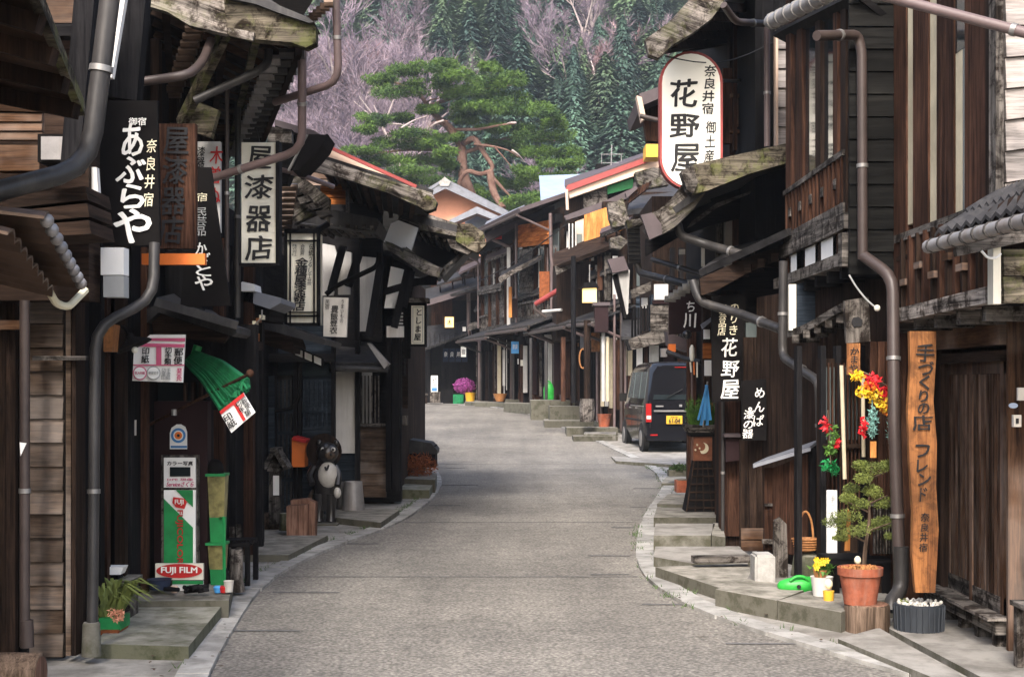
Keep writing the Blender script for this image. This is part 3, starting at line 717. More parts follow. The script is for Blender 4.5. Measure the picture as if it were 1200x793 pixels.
# ---- generic row house on the right side of the far street
def rowhouse(lab, pA, YA, pB, YB, ylow, yup, wood_m, n=5, seed=1, low_m='roof_dark', depth=6, up=True):
    R.seed(seed); a, b = A(pA, 0, YA), A(pB, 0, YB); a.z = b.z = 0
    h = thing('timber_house', lab, 'house', (a + b) / 2 + Vector((0, 0, g((YA + YB) / 2))))
    d = (b - a); L = d.length; d /= L; o = Vector((d.y, -d.x, 0))          # outward (towards street, camera)
    if o.dot(Vector((0, 0, 0)) - a) < 0: o = -o
    zg = g((YA + YB) / 2) + .1; Ym = (YA + YB) / 2
    zl = EYE + (CY - ylow) * Ym / F; zu = EYE + (CY - yup) * Ym / F
    T = lambda u, w, z: a + d * (u * L) + o * w + Vector((0, 0, z))
    def bx(nm, u0, u1, w0, w1, z0, z1, mt):
        return MB().prism([T(u0, w0, z0), T(u1, w0, z0), T(u1, w1, z0), T(u0, w1, z0)], (0, 0, z1 - z0)).build(nm, M[mt], h)
    bx('wall', 0, 1, -depth, -.15, zg - .6, zl + .1, 'dark_wood'); bx('foundation', 0, 1, -.3, .05, zg - .7, zg, 'stone')
    k = 0
    for i in range(n):
        u0, u1 = i / n, (i + 1) / n; bx('post', u0 - .012, u0 + .012, -.12, .06, zg, zl, R.choice(['black_wood', 'brown_wood']))
        kind = R.choice(['lat', 'shoji', 'door', 'board', 'shoji', 'shoji'])
        if kind in ('lat', 'shoji'):
            bx('window' if kind == 'lat' else 'shoji_screen', u0 + .02, u1 - .02, -.14, -.1, zg + .5, zl - .35, 'glass_grey' if kind == 'lat' else 'plaster_cream')
            bx('panel', u0 + .02, u1 - .02, -.13, -.06, zg, zg + .5, wood_m)
            slats(h, [T(u0 + .02, -.1, zg + .5), T(u1 - .02, -.1, zg + .5), T(u1 - .02, -.1, zl - .35), T(u0 + .02, -.1, zl - .35)], 5, .3, .04, M[wood_m])
        elif kind == 'door':
            bx('door', u0 + .02, u1 - .02, -.14, -.09, zg, zl - .35, R.choice(['brown_wood', 'door_wood', 'maroon']))
            slats(h, [T(u0 + .03, -.09, zg + .7), T(u1 - .03, -.09, zg + .7), T(u1 - .03, -.09, zl - .5), T(u0 + .03, -.09, zl - .5)], 4, .25, .03, M['black_wood'])
        else: planks(h, [T(u0 + .02, -.12, zg), T(u1 - .02, -.12, zg), T(u1 - .02, -.12, zl - .35), T(u0 + .02, -.12, zl - .35)], 4, M[wood_m], 'v')
        bx('lintel', u0, u1, -.14, 0, zl - .35, zl - .1, 'black_wood')
    bx('post', .985, 1.0, -.12, .07, zg, zl, 'brown_wood')
    # pent roof
    MB().slab([T(-.02, .95, zl + .02), T(1.02, .95, zl + .02), T(1.02, -.15, zl + .42), T(-.02, -.15, zl + .42)], .05).build('pent_roof', M[low_m], h)
    MB().beam(T(-.02, .93, zl + .02), T(1.02, .93, zl + .02), .05, .12).build('fascia', M['grey_wood_h'], h)
    for i in range(n * 2): MB().beam(T((i + .5) / n / 2, .9, zl - .03), T((i + .5) / n / 2, -.15, zl + .33), .06, .08).build('rafter', M['black_wood'], h)
    if up:
        bx('wall', 0, 1, -depth, -.05, zl + .1, zu + .2, 'dark_wood')
        for i in range(n):
            u0, u1 = i / n, (i + 1) / n; bx('post', u0 - .01, u0 + .01, -.05, .08, zl + .4, zu, 'brown_wood')
            kk = R.choice(['w', 'b', 'w'])
            if kk == 'w':
                bx('window', u0 + .03, u1 - .03, -.05, -.02, zl + .95, zu - .4, 'glass_grey'); bx('window_rail', u0, u1, .02, .16, zl + .88, zl + .95, 'grey_wood_h')
                slats(h, [T(u0 + .02, .05, zl + .45), T(u1 - .02, .05, zl + .45), T(u1 - .02, .05, zl + .9), T(u0 + .02, .05, zl + .9)], 6, .3, .05, M['grey_wood'], 'baluster')
            else: planks(h, [T(u0 + .02, -.04, zl + .45), T(u1 - .02, -.04, zl + .45), T(u1 - .02, -.04, zu - .3), T(u0 + .02, -.04, zu - .3)], 9, M[R.choice([wood_m, 'grey_wood_h'])], 'h')
        bx('beam', -.01, 1.01, -.1, .12, zl + .35, zl + .5, 'grey_wood_h'); bx('beam', -.01, 1.01, -.1, .12, zu - .25, zu, 'black_wood')
        MB().slab([T(-.03, 1.2, zu), T(1.03, 1.2, zu), T(1.03, -depth / 2, zu + 1.5), T(-.03, -depth / 2, zu + 1.5)], .12).build('roof', M['roof_mauve'], h)
        MB().slab([T(-.03, -depth / 2, zu + 1.5), T(1.03, -depth / 2, zu + 1.5), T(1.03, -depth - .8, zu + .1), T(-.03, -depth - .8, zu + .1)], .12).build('roof', M['roof_mauve'], h)
        MB().prism([T(1.0, -.05, zu), T(1.0, -depth / 2, zu + 1.35), T(1.0, -depth, zu)], d * .05).build('gable_wall', M['dark_wood'], h)
        for i in range(n * 2): MB().beam(T((i + .5) / n / 2, 1.15, zu - .06), T((i + .5) / n / 2, -.1, zu + .45), .07, .1).build('rafter', M['dark_wood_h'], h)
        MB().pipe([T(0, 1.26, zu - .03), T(1, 1.26, zu - .06)], .05, 8).build('gutter', M['pipe_brown'], h)
        for uu in (0.02, .98): MB().pipe([T(uu, 1.2, zu - .08), T(uu, .2, zu - .5), T(uu, .2, zl + .5)], .035, 8).build('drainpipe', M['pipe_mauve'], h)
    MB().pipe([T(0, 1.0, zl - .02), T(1, 1.0, zl - .05)], .045, 8).build('gutter', M['pipe_brown'], h)
    for uu in (0.03, .97): MB().pipe([T(uu, 1, zl - .05), T(uu, .1, zl - .4), T(uu, .1, zg)], .035, 8).build('drainpipe', M[R.choice(['pipe_mauve', 'pipe_dark', 'pipe_brown'])], h)
    return h
HA = rowhouse('first dark timber house right of the one closing the far street', 566, 52, 604, 46.5, 398, 282, 'dark_wood', 4, 1)
HB = rowhouse('timber house with orange weatherboards and a tall brown drainpipe in the far row', 604, 46, 655, 41, 388, 262, 'brown_wood', 4, 2)
HC = rowhouse('timber house with bright orange upper wall in the far row', 660, 41, 706, 36, 386, 250, 'dark_wood', 4, 5, up=False)
HD = rowhouse('timber house with white screens just left of the parked van', 708, 35.8, 738, 34.4, 380, 232, 'brown_wood', 2, 8, up=False)
R.seed(5)
# frontal house behind the van
HV = thing('timber_house', 'timber house behind the parked van, whitish panels under its eave', 'house', (4, 35, .3))
E(HV, 'wall', M['dark_wood'], (742, 225, 960, 520), 34.6, 6)
for i in range(8): E(HV, 'post', M['brown_wood' if i % 2 else 'black_wood'], (742 + i * 13, 360, 746 + i * 13, 515), 34.4, .2)
for x0, x1, y0, y1, mt in ((734, 741, 405, 440, 'plaster_cream'), (746, 753, 398, 470, 'plaster'), (761, 772, 404, 440, 'plaster_grey'), (778, 790, 395, 450, 'maroon'), (794, 806, 398, 440, 'brown_wood')):
    E(HV, 'panel', M[mt], (x0, y0, x1, y1), 34.35, .08)
S(HV, 'pent_roof', M['roof_dark'], [(728, 398, 33), (860, 398, 33), (860, 378, 34.5), (728, 378, 34.5)], .08)
for i in range(10): E(HV, 'rafter', M['dark_wood'], (732 + i * 12, 392, 735 + i * 12, 397), 33.1, 1.3)
planks(HV, [A(745, 372, 34.5), A(800, 372, 34.5), A(800, 340, 34.5), A(745, 340, 34.5)], 4, M['navy_wood'], lap=.05)
for i in range(7): E(HV, 'window', M['glass_grey'], (746 + i * 14, 300, 756 + i * 14, 335), 34.5, .08)
S(HV, 'roof', M['roof_dark'], [(736, 252, 32.5), (880, 236, 32.5), (880, 200, 38), (744, 214, 38)], .12)
E(HV, 'board_end', M['weathered'], [(744, 202), (766, 196), (786, 200), (784, 216), (760, 220), (748, 216)], 32.3, .4)
for i in range(6): E(HV, 'rafter_end', M['brown_wood'], [(736 + i * 4, 238 - i * 3), (739 + i * 4, 236 - i * 3), (744 + i * 4, 222 - i * 2), (741 + i * 4, 222 - i * 2)], 32.2, .5)
E(HV, 'fascia', M['roof_mauve'], [(733, 226), (745, 218), (747, 221), (735, 232)], 32.1, .3)

# ---- coloured details of the far row
E(HA, 'roof_edge', M['roof_mauve'], [(568, 274), (602, 256), (650, 236), (650, 247), (604, 266), (570, 284)], 45.5, .3)
S(HA, 'roof', M['roof_grey'], [(566, 272, 46), (616, 245, 46), (616, 243, 51), (572, 262, 53)], .1)
E(HA, 'roof_sheet', M['kerb'], [(617, 246), (650, 235), (655, 231), (650, 238), (620, 249)], 45, .5)
planks(HB, [A(608, 290, 45.0), A(644, 286, 41.4), A(644, 258, 41.4), A(608, 264, 45.0)], 5, M['orange_wood'], lap=.04)
planks(HB, [A(610, 345, 44.8), A(625, 343, 43.3), A(625, 292, 43.3), A(610, 292, 44.8)], 8, M['grey_wood_h'], lap=.04)
E(HA, 'vent_panel', M['red_paint'], (573, 272, 588, 280), 45.9, .1)
E(HA, 'window', M['plaster_grey'], [(594, 390), (598, 390), (598, 290), (594, 290)], 45.3, .1)
P(HB, M['pipe_mauve'], [(605, 262, 44.8), (605, 392, 44.8)], 1.7, rings=False)
P(HB, M['pipe_mauve'], [(645, 250, 40.8), (646, 300, 40.8), (649, 322, 40.8), (649, 350, 40.8)], 2.2, rings=False)
S(HB, 'pent_roof', M['roof_dark'], [(585, 330, 43), (636, 304, 42), (636, 296, 44), (590, 320, 45)], .07)
E(HB, 'gutter', M['grey_wood_h'], [(584, 325), (596, 318), (633, 299), (636, 303), (598, 323), (586, 332)], 42.3, .12)
E(HB, 'shutter', M['orange_wood_v'], (596, 336, 600, 372), 43.8, .1); E(HB, 'balcony_panel', M['maroon'], (596, 350, 606, 372), 43.9, .1)
E(HC, 'roof_edge', M['roof_red'], [(663, 222), (665, 217), (775, 178), (775, 184), (666, 224)], 37, .25)
E(HC, 'bargeboard', M['salmon_pale'], [(666, 224), (775, 184), (775, 195), (668, 232)], 37.1, .2)
S(HC, 'roof', M['roof_mauve'], [(663, 222, 37.1), (775, 180, 37.1), (775, 176, 44), (663, 214, 44)], .1)
E(HC, 'wall', M['dark_wood'], [(666, 230), (775, 192), (775, 260), (666, 262)], 37.6, 4)
E(HC, 'panel', M['grey_wood_h'], [(684, 226), (712, 218), (712, 236), (684, 244)], 37.4, .1)
E(HC, 'panel', M['green_paint'], [(711, 219), (742, 209), (742, 220), (711, 228)], 37.4, .1)
E(HC, 'roof_edge', M['roof_mauve'], [(661, 253), (712, 234), (740, 221), (744, 228), (712, 243), (664, 258)], 36.8, .3)
P(HC, M['salmon_pale'], [(664, 222, 36.9), (665, 246, 36.9)], 1.8, rings=False)
E(HC, 'wall', M['salmon_pale'], [(674, 260), (684, 256), (684, 294), (674, 297)], 36.9, .1); E(HC, 'window', M['glass_grey'], (676, 274, 682, 292), 36.85, .06)
planks(HC, [A(685, 291, 36.7), A(731, 269, 36.2), A(731, 236, 36.2), A(685, 252, 36.7)], 13, M['orange_wood_v'], 'v', t=.03, seg=1)
S(HC, 'balcony', M['dark_wood_h'], [(651, 316, 36), (727, 288, 34.5), (727, 270, 36.5), (651, 300, 37)], .1)
E(HC, 'fascia', M['grey_wood_h'], [(650, 312), (727, 277), (729, 285), (652, 322)], 35.9, .12)
for pts in ([(712, 238), (722, 236), (730, 232), (737, 256), (732, 264), (718, 266), (714, 254)], [(715, 279), (727, 276), (737, 283), (727, 292), (716, 290)]): E(HC, 'board_end', M['weathered'], pts, 33.8, .5)
for i in range(3): P(HC, M['plaster_grey'], [(667 + i * 4, 262, 36.7), (667 + i * 4, 306, 36.7)], .9, rings=False)
P(HC, M['roof_red'], [(628, 356, 38), (654, 340, 37.5), (662, 332, 37.5)], 3, 'gutter', rings=False); P(HC, M['pipe_brown'], [(628, 352, 38), (626, 362, 38), (640, 372, 38)], 2, rings=False)
P(HC, M['plaster_grey'], [(636, 365, 37.6), (658, 363, 37.2)], 1.8, 'gutter', rings=False)
sg = thing('hanging_lamp', 'square lamp glowing yellow under a dark cap in the far right row', 'lamp', A(691, 354, 34.5))
E(sg, 'shade', M['lamp_glow'], (683, 337, 699, 354), 34.5, .32); E(sg, 'cap', M['black_wood'], [(679, 338), (685, 331), (698, 330), (702, 337)], 34.45, .4)
MB().pipe([A(691, 331, 34.6), A(691, 310, 34.6)], .015, 6).build('rod', M['steel'], sg)
sg = thing('wall_box', 'large dark mauve cabinet hung on the wall under the yellow lamp', 'cabinet', A(704, 391, 34)); E(sg, 'case', M['maroon'], (697, 356, 713, 389), 34, .4); E(sg, 'lid', M['roof_mauve'], (695, 354, 715, 358), 33.95, .5)
sg = thing('straw_ring', 'pale straw ring hanging on a post in the far right row', 'wreath', A(683, 432, 34.6))
mm = MB(); mm.pipe([A(683, 420, 34.6) + Vector((math.cos(a) * .085, 0, math.sin(a) * .24)) for a in [i * math.pi / 8 for i in range(17)]], .02, 6); mm.build('ring', M['wicker'], sg)
for x, y0, y1, mt, r in ((640, 400, 468, 'pipe_dark', 2), (622, 396, 468, 'pipe_dark', 1.8), (660, 395, 470, 'brown_wood', 3), (672, 300, 472, 'black_wood', 3), (688, 375, 492, 'dark_wood', 4), (720, 345, 500, 'pipe_mauve', 1.6), (728, 330, 505, 'pipe_brown', 1.8), (707, 390, 470, 'plaster_grey', 2.2), (712, 395, 470, 'plaster_cream', 2)):
    P(HC, M[mt], [(x, y0, 34.3), (x, y1, 34.3)], r, 'post', rings=False)
sg = thing('rain_barrel', 'weathered round barrel before the post with the straw ring', 'barrel', A(688, 492, 33.6)); MB().lathe(A(688, 494, 33.6), [(.17, 0), (.19, .3), (.17, .55)], 14).build('barrel_body', M['grey_wood'], sg)
sg = sign('shop_curtain', 'small blue cloth banner hanging in the far right row', (599, 400, 608, 414), 44.5, .04, 'blue_plastic', 'banner', 'cloth'); lettering(sg, '奈良', (600.5, 403, 606.5, 409), 44.45, M['white_paint'])
sg = thing('watering_can', 'bright green upright plastic jug on the far stone step', 'can', A(643, 468, 35)); MB().lathe(A(643, 468, 35), [(.125, 0), (.13, .26), (.1, .38), (.05, .41)], 12, .7).build('can_body', M['green_plastic'], sg); MB().pipe([A(640, 452, 34.95), A(639, 448, 34.95), A(643, 446, 34.95), A(646, 449, 34.95)], .02, 6).build('handle', M['green_plastic'], sg)
sg = thing('plant_pot', 'brown clay pot standing on the ground left of the van', 'pot', A(708, 502, 33)); MB().lathe(A(708, 500, 33), [(.12, 0), (.16, .28), (.18, .3)], 12).build('pot', M['terracotta'], sg)
sg = thing('plant_pot', 'pale brown clay pot at the foot of the far dark houses', 'pot', A(586, 472, 46)); MB().lathe(A(586, 470, 46), [(.13, 0), (.22, .22), (.24, .25)], 12).build('pot', M['wicker'], sg)
# roofs and mast beyond the row
bh = thing('far_building', 'building with pale blue metal roof behind the old pine', 'building', A(655, 250, 75)); S(bh, 'roof', M['roof_blue'], [(634, 238, 72), (690, 232, 72), (685, 207, 78), (632, 209, 78)], .15); E(bh, 'wall', M['plaster_grey'], (636, 234, 690, 290), 73, 5)
for i in range(13): MB().beam(A(636 + i * 4.1, 237 - i * .4, 71.9), A(634 + i * 4, 209, 77.9), .08, .08).build('roof_rib', M['kerb'], bh)
an = thing('tv_antenna', 'white roof antenna with cross bars above the red edged roof', 'antenna', A(716, 200, 42))
mm = MB(); mm.pipe([A(716, 200, 42), A(717, 170, 42)], .018, 6)
for y, w_ in ((181, 13), (191, 11)): mm.pipe([A(717 - w_, y, 42), A(717 + w_, y, 42)], .01, 5)
for x in (-12, 11): mm.pipe([A(717 + x, 182, 42), A(717 + x, 192, 42)], .009, 5)
mm.build('antenna_frame', M['tin'], an)
bb = thing('water_tank', 'dark box tank on a roof below the antenna', 'tank', A(712, 204, 43)); E(bb, 'tank_body', M['black_wood_h'], (699, 192, 724, 206), 43, 2)
bb = thing('roof_box', 'small yellow box on a roof left of the oval sign', 'box', A(765, 184, 36)); E(bb, 'case', M['yellow_plastic'], (757, 169, 774, 184), 36, .8)

# ---- small parts that crowd the far row: shutters, screens, posts, awnings, each where the fronts stand
def FY(px):
    tab = [(560, 52.5), (604, 46.3), (655, 41), (706, 36), (738, 34.4)]
    for (a, ya), (b, yb) in zip(tab, tab[1:]):
        if px <= b: return ya + (yb - ya) * (px - a) / (b - a)
    return 34.4
def HH(px): return HA if px < 603 else HB if px < 656 else HC if px < 706 else HD
R.seed(21)
def by(px): return 468 + max(0, px - 640) * .22
for px0, px1, y0, y1, mt, nm in [(638, 647, 392, 456, 'plaster_grey', 'shutter'), (649, 659, 380, 462, 'maroon', 'shutter'), (664, 668, 396, 466, 'brown_wood', 'post'), (680, 692, 388, 408, 'roof_grey', 'panel'), (693, 703, 390, 412, 'sign_wood', 'panel'),
        (704, 708, 394, 476, 'plaster_cream', 'shutter'), (709, 713, 394, 476, 'plaster_grey', 'shutter'), (714, 718, 396, 478, 'plaster_cream', 'shutter'), (722, 727, 398, 480, 'brown_wood', 'post'), (583, 587, 404, 468, 'plaster_cream', 'shoji_screen'), (589, 592, 410, 452, 'plaster_grey', 'shoji_screen'),
        (613, 618, 405, 460, 'plaster_grey', 'shoji_screen'), (624, 629, 400, 462, 'maroon', 'shutter'), (632, 635, 400, 464, 'grey_wood', 'post'), (664, 667, 262, 306, 'plaster', 'window_post'), (652, 657, 320, 360, 'plaster_grey', 'panel'), (672, 678, 302, 352, 'dark_wood', 'panel'),
        (700, 706, 300, 340, 'brown_wood', 'panel'), (708, 716, 296, 352, 'grey_wood', 'panel'), (632, 644, 318, 352, 'rust', 'panel'), (652, 662, 330, 372, 'brown_wood', 'panel'), (718, 724, 300, 350, 'plaster_grey', 'panel')]:
    Y = FY(px1) - .35; E(HH((px0 + px1) / 2), nm, M[mt], (px0, y0, px1, y1), Y, .08)
E(HC, 'upper_wall', M['dark_wood'], [(652, 300), (735, 262), (735, 395), (652, 398)], 37.3, 4)
E(HD, 'upper_wall', M['dark_wood'], (706, 236, 742, 400), 36.5, 4)
for (x0, y0, x1, y1, mt) in [(570, 306, 600, 294, 'roof_mauve'), (600, 352, 634, 342, 'roof_dark'), (652, 352, 690, 340, 'grey_wood_h'), (664, 386, 706, 372, 'roof_mauve'), (690, 326, 730, 312, 'roof_dark'), (614, 392, 652, 384, 'roof_grey'), (700, 368, 738, 352, 'roof_dark'), (560, 344, 588, 338, 'grey_wood_h'), (704, 276, 740, 262, 'roof_mauve')]:
    Y0, Y1 = FY(x0) - .9, FY(x1) - .9; h = HH((x0 + x1) / 2)
    S(h, 'awning', M[mt], [(x0, y0, Y0), (x1, y1, Y1), (x1 + 2, y1 - 6, Y1 + .8), (x0 + 2, y0 - 6, Y0 + .8)], .06)
    MB().beam(A(x0, y0 + 1, Y0), A(x1, y1 + 1, Y1), .05, .07).build('fascia', M['grey_wood_h'], h)
    for t in (.15, .5, .85): MB().beam(A(x0 + (x1 - x0) * t, y0 + (y1 - y0) * t + 1, Y0 + (Y1 - Y0) * t), A(x0 + (x1 - x0) * t + 1.5, y0 + (y1 - y0) * t + 12, Y0 + (Y1 - Y0) * t + .7), .04, .05).build('brace', M['dark_wood'], h)
for i in range(46):
    px = R.uniform(566, 736); w_ = R.uniform(.9, 2.2); lo = R.random() < .6; Y = FY(px) - R.uniform(.1, .5)
    y0, y1 = (R.uniform(394, 410), by(px) - R.uniform(0, 12)) if lo else (R.uniform(285, 320), R.uniform(335, 380))
    E(HH(px), R.choice(['post', 'batten', 'conduit']), M[R.choice(['brown_wood', 'grey_wood', 'black_wood', 'pipe_mauve', 'dark_wood', 'plaster_grey'])], (px, y0, px + w_, y1), Y, .06)
for i in range(26):
    px = R.uniform(572, 730); Y = FY(px) - R.uniform(.15, .6); y = R.choice([R.uniform(300, 330), R.uniform(384, 440)]); w_, h_ = R.uniform(1.5, 5), R.uniform(2, 7)
    E(HH(px), R.choice(['meter_box', 'name_board', 'vent']), M[R.choice(['plaster', 'plaster_grey', 'maroon', 'sign_wood', 'paper', 'tin', 'black_wood'])], (px, y, px + w_, y + h_), Y, .08)
for (x0, y0, x1, y1, Y, mt) in [(512, 336, 548, 322, 53.6, 'roof_dark'), (538, 322, 572, 306, 53.2, 'roof_mauve'), (556, 366, 578, 358, 52.4, 'roof_dark'), (548, 388, 574, 380, 52.6, 'grey_wood_h'), (530, 300, 566, 286, 54, 'grey_wood_h')]:
    S(hc, 'awning', M[mt], [(x0, y0, Y), (x1, y1, Y - .3), (x1 + 3, y1 - 7, Y + 1), (x0 + 3, y0 - 7, Y + 1)], .07)
    for t in (.1, .5, .9): MB().beam(A(x0 + (x1 - x0) * t, y0 + (y1 - y0) * t + 1, Y), A(x0 + (x1 - x0) * t + 1, y0 + (y1 - y0) * t + 11, Y + .9), .05, .06).build('brace', M['dark_wood'], hc)
slats(hc, [A(508, 398, 55.9), A(530, 398, 55.9), A(530, 366, 55.9), A(508, 366, 55.9)], 7, .4, .05, M['brown_wood'])
slats(hc, [A(557, 468, 55.9), A(572, 468, 55.9), A(572, 405, 55.9), A(557, 405, 55.9)], 5, .4, .05, M['grey_wood'])
# ================================================================ LEFT SIDE
# ---- nearest house (only its low roofs and drainpipe reach into the frame)
LA = thing('timber_house', 'nearest timber house at the left edge with low corrugated roofs and a thick drainpipe', 'house', (-3, 5, 0))
MB().box(-6, -2.95, 1.5, 7.4, 0, 3.9).build('wall', M['dark_wood'], LA)
a, b_, c_, d_ = A(20, -60, 3.9), A(95, 128, 5.4), A(-120, 90, 5.6), A(-420, -200, 4.0)
m = corr([a, b_, c_, d_], 16, .03, .01); m.build('low_roof', M['tin_brown'], LA)
MB().beam(a, b_, .03, .05).build('roof_edge', M['mossy'], LA); MB().beam(b_, c_, .03, .05).build('roof_edge', M['mossy'], LA)
for i in range(5): MB().beam(a.lerp(b_, (i + .5) / 5) - Vector((0, 0, .05)), d_.lerp(c_, (i + .5) / 5) - Vector((0, 0, .05)), .05, .06).build('rafter', M['dark_wood'], LA)
a, b_, c_, d_ = A(52, 253, 5.2), A(97, 336, 6.5), A(-30, 318, 6.7), A(-90, 236, 5.2)
corr([a, b_, c_, d_], 9, .035, .012).build('low_roof', M['tin_brown'], LA)
for i in range(9): MB().ball(a.lerp(b_, (i + .5) / 9), .028, 8).build('roof_tile_end', M['tin'], LA)
a2, b2 = A(10, 272, 5.1), A(62, 345, 6.3)
corr([a2, b2, b2 + Vector((-.5, 0, .12)), a2 + Vector((-.4, 0, .1))], 8, .03, .012).build('low_roof', M['tin_brown'], LA)
MB().pipe([A(56, 338, 6.3), A(66, 356, 6.4), A(80, 360, 6.45), A(100, 340, 6.6)], .018, 8).build('gutter', M['cream_paint'], LA)
P(LA, M['pipe_dark'], [(136, -60, 5.6), (104, 196, 5.6), (-10, 226, 5.3)], 12, bend=.14)
E(LA, 'wall_board', M['black_wood'], [(88, -20), (112, -20), (92, 200), (70, 200)], 6.4, .1)
planks(LA, [A(-5, 132, 6.9), A(52, 134, 6.9), A(52, 100, 6.9), A(-5, 100, 6.9)], 1, M['brown_wood_h'], t=.03); 
planks(LA, [A(-5, 166, 6.9), A(52, 166, 6.9), A(52, 134, 6.9), A(-5, 134, 6.9)], 3, M['brown_wood_h'], t=.03)
E(LA, 'beam', M['brown_wood_h'], (-5, 170, 46, 200), 6.85, .1)
E(LA, 'wall', M['dark_wood_h'], (-40, -60, 104, 352), 7.3, .2)
E(LA, 'panel', M['black_wood_h'], (60, 28, 100, 42), 7.1, .1)
E(LA, 'panel', M['brown_wood_h'], (48, -8, 95, 27), 7.1, .1)
for i in range(3): E(LA, 'stacked_beam', M['dark_wood_h'], [(10, 244 + i * 18 - 14), (100 + i * 2, 232 + i * 20 - 14), (103 + i * 2, 248 + i * 20 - 14), (10, 258 + i * 18 - 14)], 6.8 - i * .02, .4)
s_ = sign('wall_lamp', 'square grey metal lamp box above the near drainpipe at the left edge', (44, 157, 80, 190), 6.6, .15, 'black_paint', 'lamp', 'case'); E(s_, 'lens', M['tin'], (48, 160, 76, 187), 6.59, .02)
# ---- second house: weathered siding end wall, board front, big mossy eave
LB = thing('timber_house', 'weathered timber house on the left with plank end wall and mossy eave, with signs', 'house', (-2.6, 9, 0))
z0, z1 = 0.0, 2.3
MB().box(-7, -2.44, 7.66, 13, 0, 2.6).build('wall', M['black_wood'], LB)
planks(LB, [A(37, 768, 7.6), A(76, 768, 7.6), A(76, 352, 7.6), A(37, 352, 7.6)], 15, M['siding_wood'], lap=.02)
planks(LB, [A(-12, 768, 7.58), A(22, 768, 7.58), A(22, 352, 7.58), A(-12, 352, 7.58)], 3, M['dark_wood'], 'v', t=.05)
planks(LB, [A(-12, 352, 7.5), A(112, 352, 7.5), A(112, 300, 7.5), A(-12, 300, 7.5)], 2, M['dark_wood_h'], t=.03)
E(LB, 'corner_post', M['siding_wood'], (77, 768, 83, 352), 7.52, .1); E(LB, 'corner_post', M['dark_wood'], (84, 768, 89, 352), 7.5, .14)
E(LB, 'rail', M['grey_wood_h'], (38, 417, 100, 422), 7.45, .06); E(LB, 'rail', M['brown_wood_h'], (-5, 375, 25, 386), 7.4, .06)
P(LB, M['pipe_brown'], [(29, 352, 7.3), (29, 757, 7.3)], 6); P(LB, M['pipe_brown'], [(31, 726, 7.3), (32, 758, 7.3)], 8, rings=False)
# street front of the second house: boards seen edge on
for i, (x, y) in enumerate([(-2.40, 7.75), (-2.41, 8.05), (-2.43, 8.35), (-2.44, 8.65), (-2.45, 8.95), (-2.46, 9.25)]):
    MB().box(x - .08, x + (.06 if i % 2 else .03), y, y + .07, .02, 2.4).build('post', M[['dark_wood', 'black_wood', 'brown_wood'][i % 3]], LB)
    MB().box(x - .06, x - .01, y + .08, y + .28, .15, 2.3).build('panel', M['black_wood'], LB)
P(LB, M['pipe_dark'], [(181, 285, 7.8), (180, 350, 7.75), (112, 383, 7.6), (108, 735, 7.5)], 6.5, bend=.12)
MB().lathe(A(107, 768, 7.5), [(.052, 0), (.046, .17), (.04, .18)], 14).build('pipe_sleeve', M['concrete'], LB)
P(LB, M['pipe_brown'], [(128, 400, 9), (128, 700, 9)], 3.5, 'conduit'); P(LB, M['dark_wood'], [(141, 400, 9.2), (141, 700, 9.2)], 2.5, 'post', rings=False)
P(LB, M['pipe_brown'], [(266, 100, 10.3), (266, 330, 10.3)], 2.5, 'conduit')
# panel door block that carries the film banner
E(LB, 'door_panel', M['maroon'], (168, 470, 243, 692), 9.6, .12); E(LB, 'post', M['black_wood'], (240, 400, 246, 692), 9.72, .12)
E(LB, 'window', M['glass_dark'], (172, 448, 236, 470), 9.7, .05); E(LB, 'lintel', M['black_wood_h'], (160, 380, 250, 396), 9.65, .12)
E(LB, 'wall', M['black_wood'], (160, 380, 300, 480), 9.8, .1)
for i in range(3): E(LB, 'window_bar', M['dark_wood'], (215 + i * 9, 448, 218 + i * 9, 472), 9.62, .06)
# jamb + windows right of the panel
MB().box(-4, -2.25, 9.9, 12.8, 0, 2.9).build('wall', M['black_wood'], LB)
for i in range(5): MB().box(-2.27, -2.2 + (.03 if i % 2 else 0), 10 + i * .6, 10.09 + i * .6, .05, 2.6).build('post', M[['black_wood', 'brown_wood'][i % 2]], LB)
# small roofs over the front
E(LB, 'pent_roof', M['roof_dark'], [(172, 378), (172, 362), (190, 354), (277, 383), (277, 390), (272, 394), (186, 366)], 9.2, .5)
S(LB, 'pent_roof', M['roof_dark'], [(180, 358, 8.4), (277, 386, 8.9), (277, 382, 12.4), (225, 345, 12.4)], .05)
E(LB, 'soffit_board', M['dark_wood_h'], [(178, 376), (186, 367), (268, 394), (262, 402), (180, 392)], 9.3, .05)
E(LB, 'pent_roof', M['roof_grey'], [(276, 340), (283, 337), (329, 349), (329, 355), (316, 362), (276, 349)], 11.8, .8)
E(LB, 'soffit_board', M['black_wood_h'], [(276, 349), (316, 362), (316, 376), (276, 372)], 11.9, .7)
E(LB, 'vent_cap', M['white'], [(276, 336), (284, 330), (298, 333), (299, 341), (277, 341)], 11.7, .3)
for k, (x0, y0, x1, y1, n) in enumerate([(306, 371, 282, 392, 7), (288, 406, 266, 426, 7)]):
    for i in range(n):
        t = i / (n - 1); E(LB, 'batten_end', M['sign_wood'] if i % 2 else M['cream_paint'], (x0 + (x1 - x0) * t - 2.2, y0 + (y1 - y0) * t - 2, x0 + (x1 - x0) * t + 2.2, y0 + (y1 - y0) * t + 3), 11.2, .1)
    P(LB, M['steel'], [(x0 + 1, y0 - 8, 11.1), (x0 + 1, y0 + 1, 11.1), (x1, y1 + 5, 11.1)], .9, 'bracket', rings=False, bend=.01)
E(LB, 'block', M['orange_wood'], (289, 390, 300, 401), 11.3, .15); E(LB, 'block', M['dark_wood_h'], (284, 400, 303, 410), 11.25, .2)
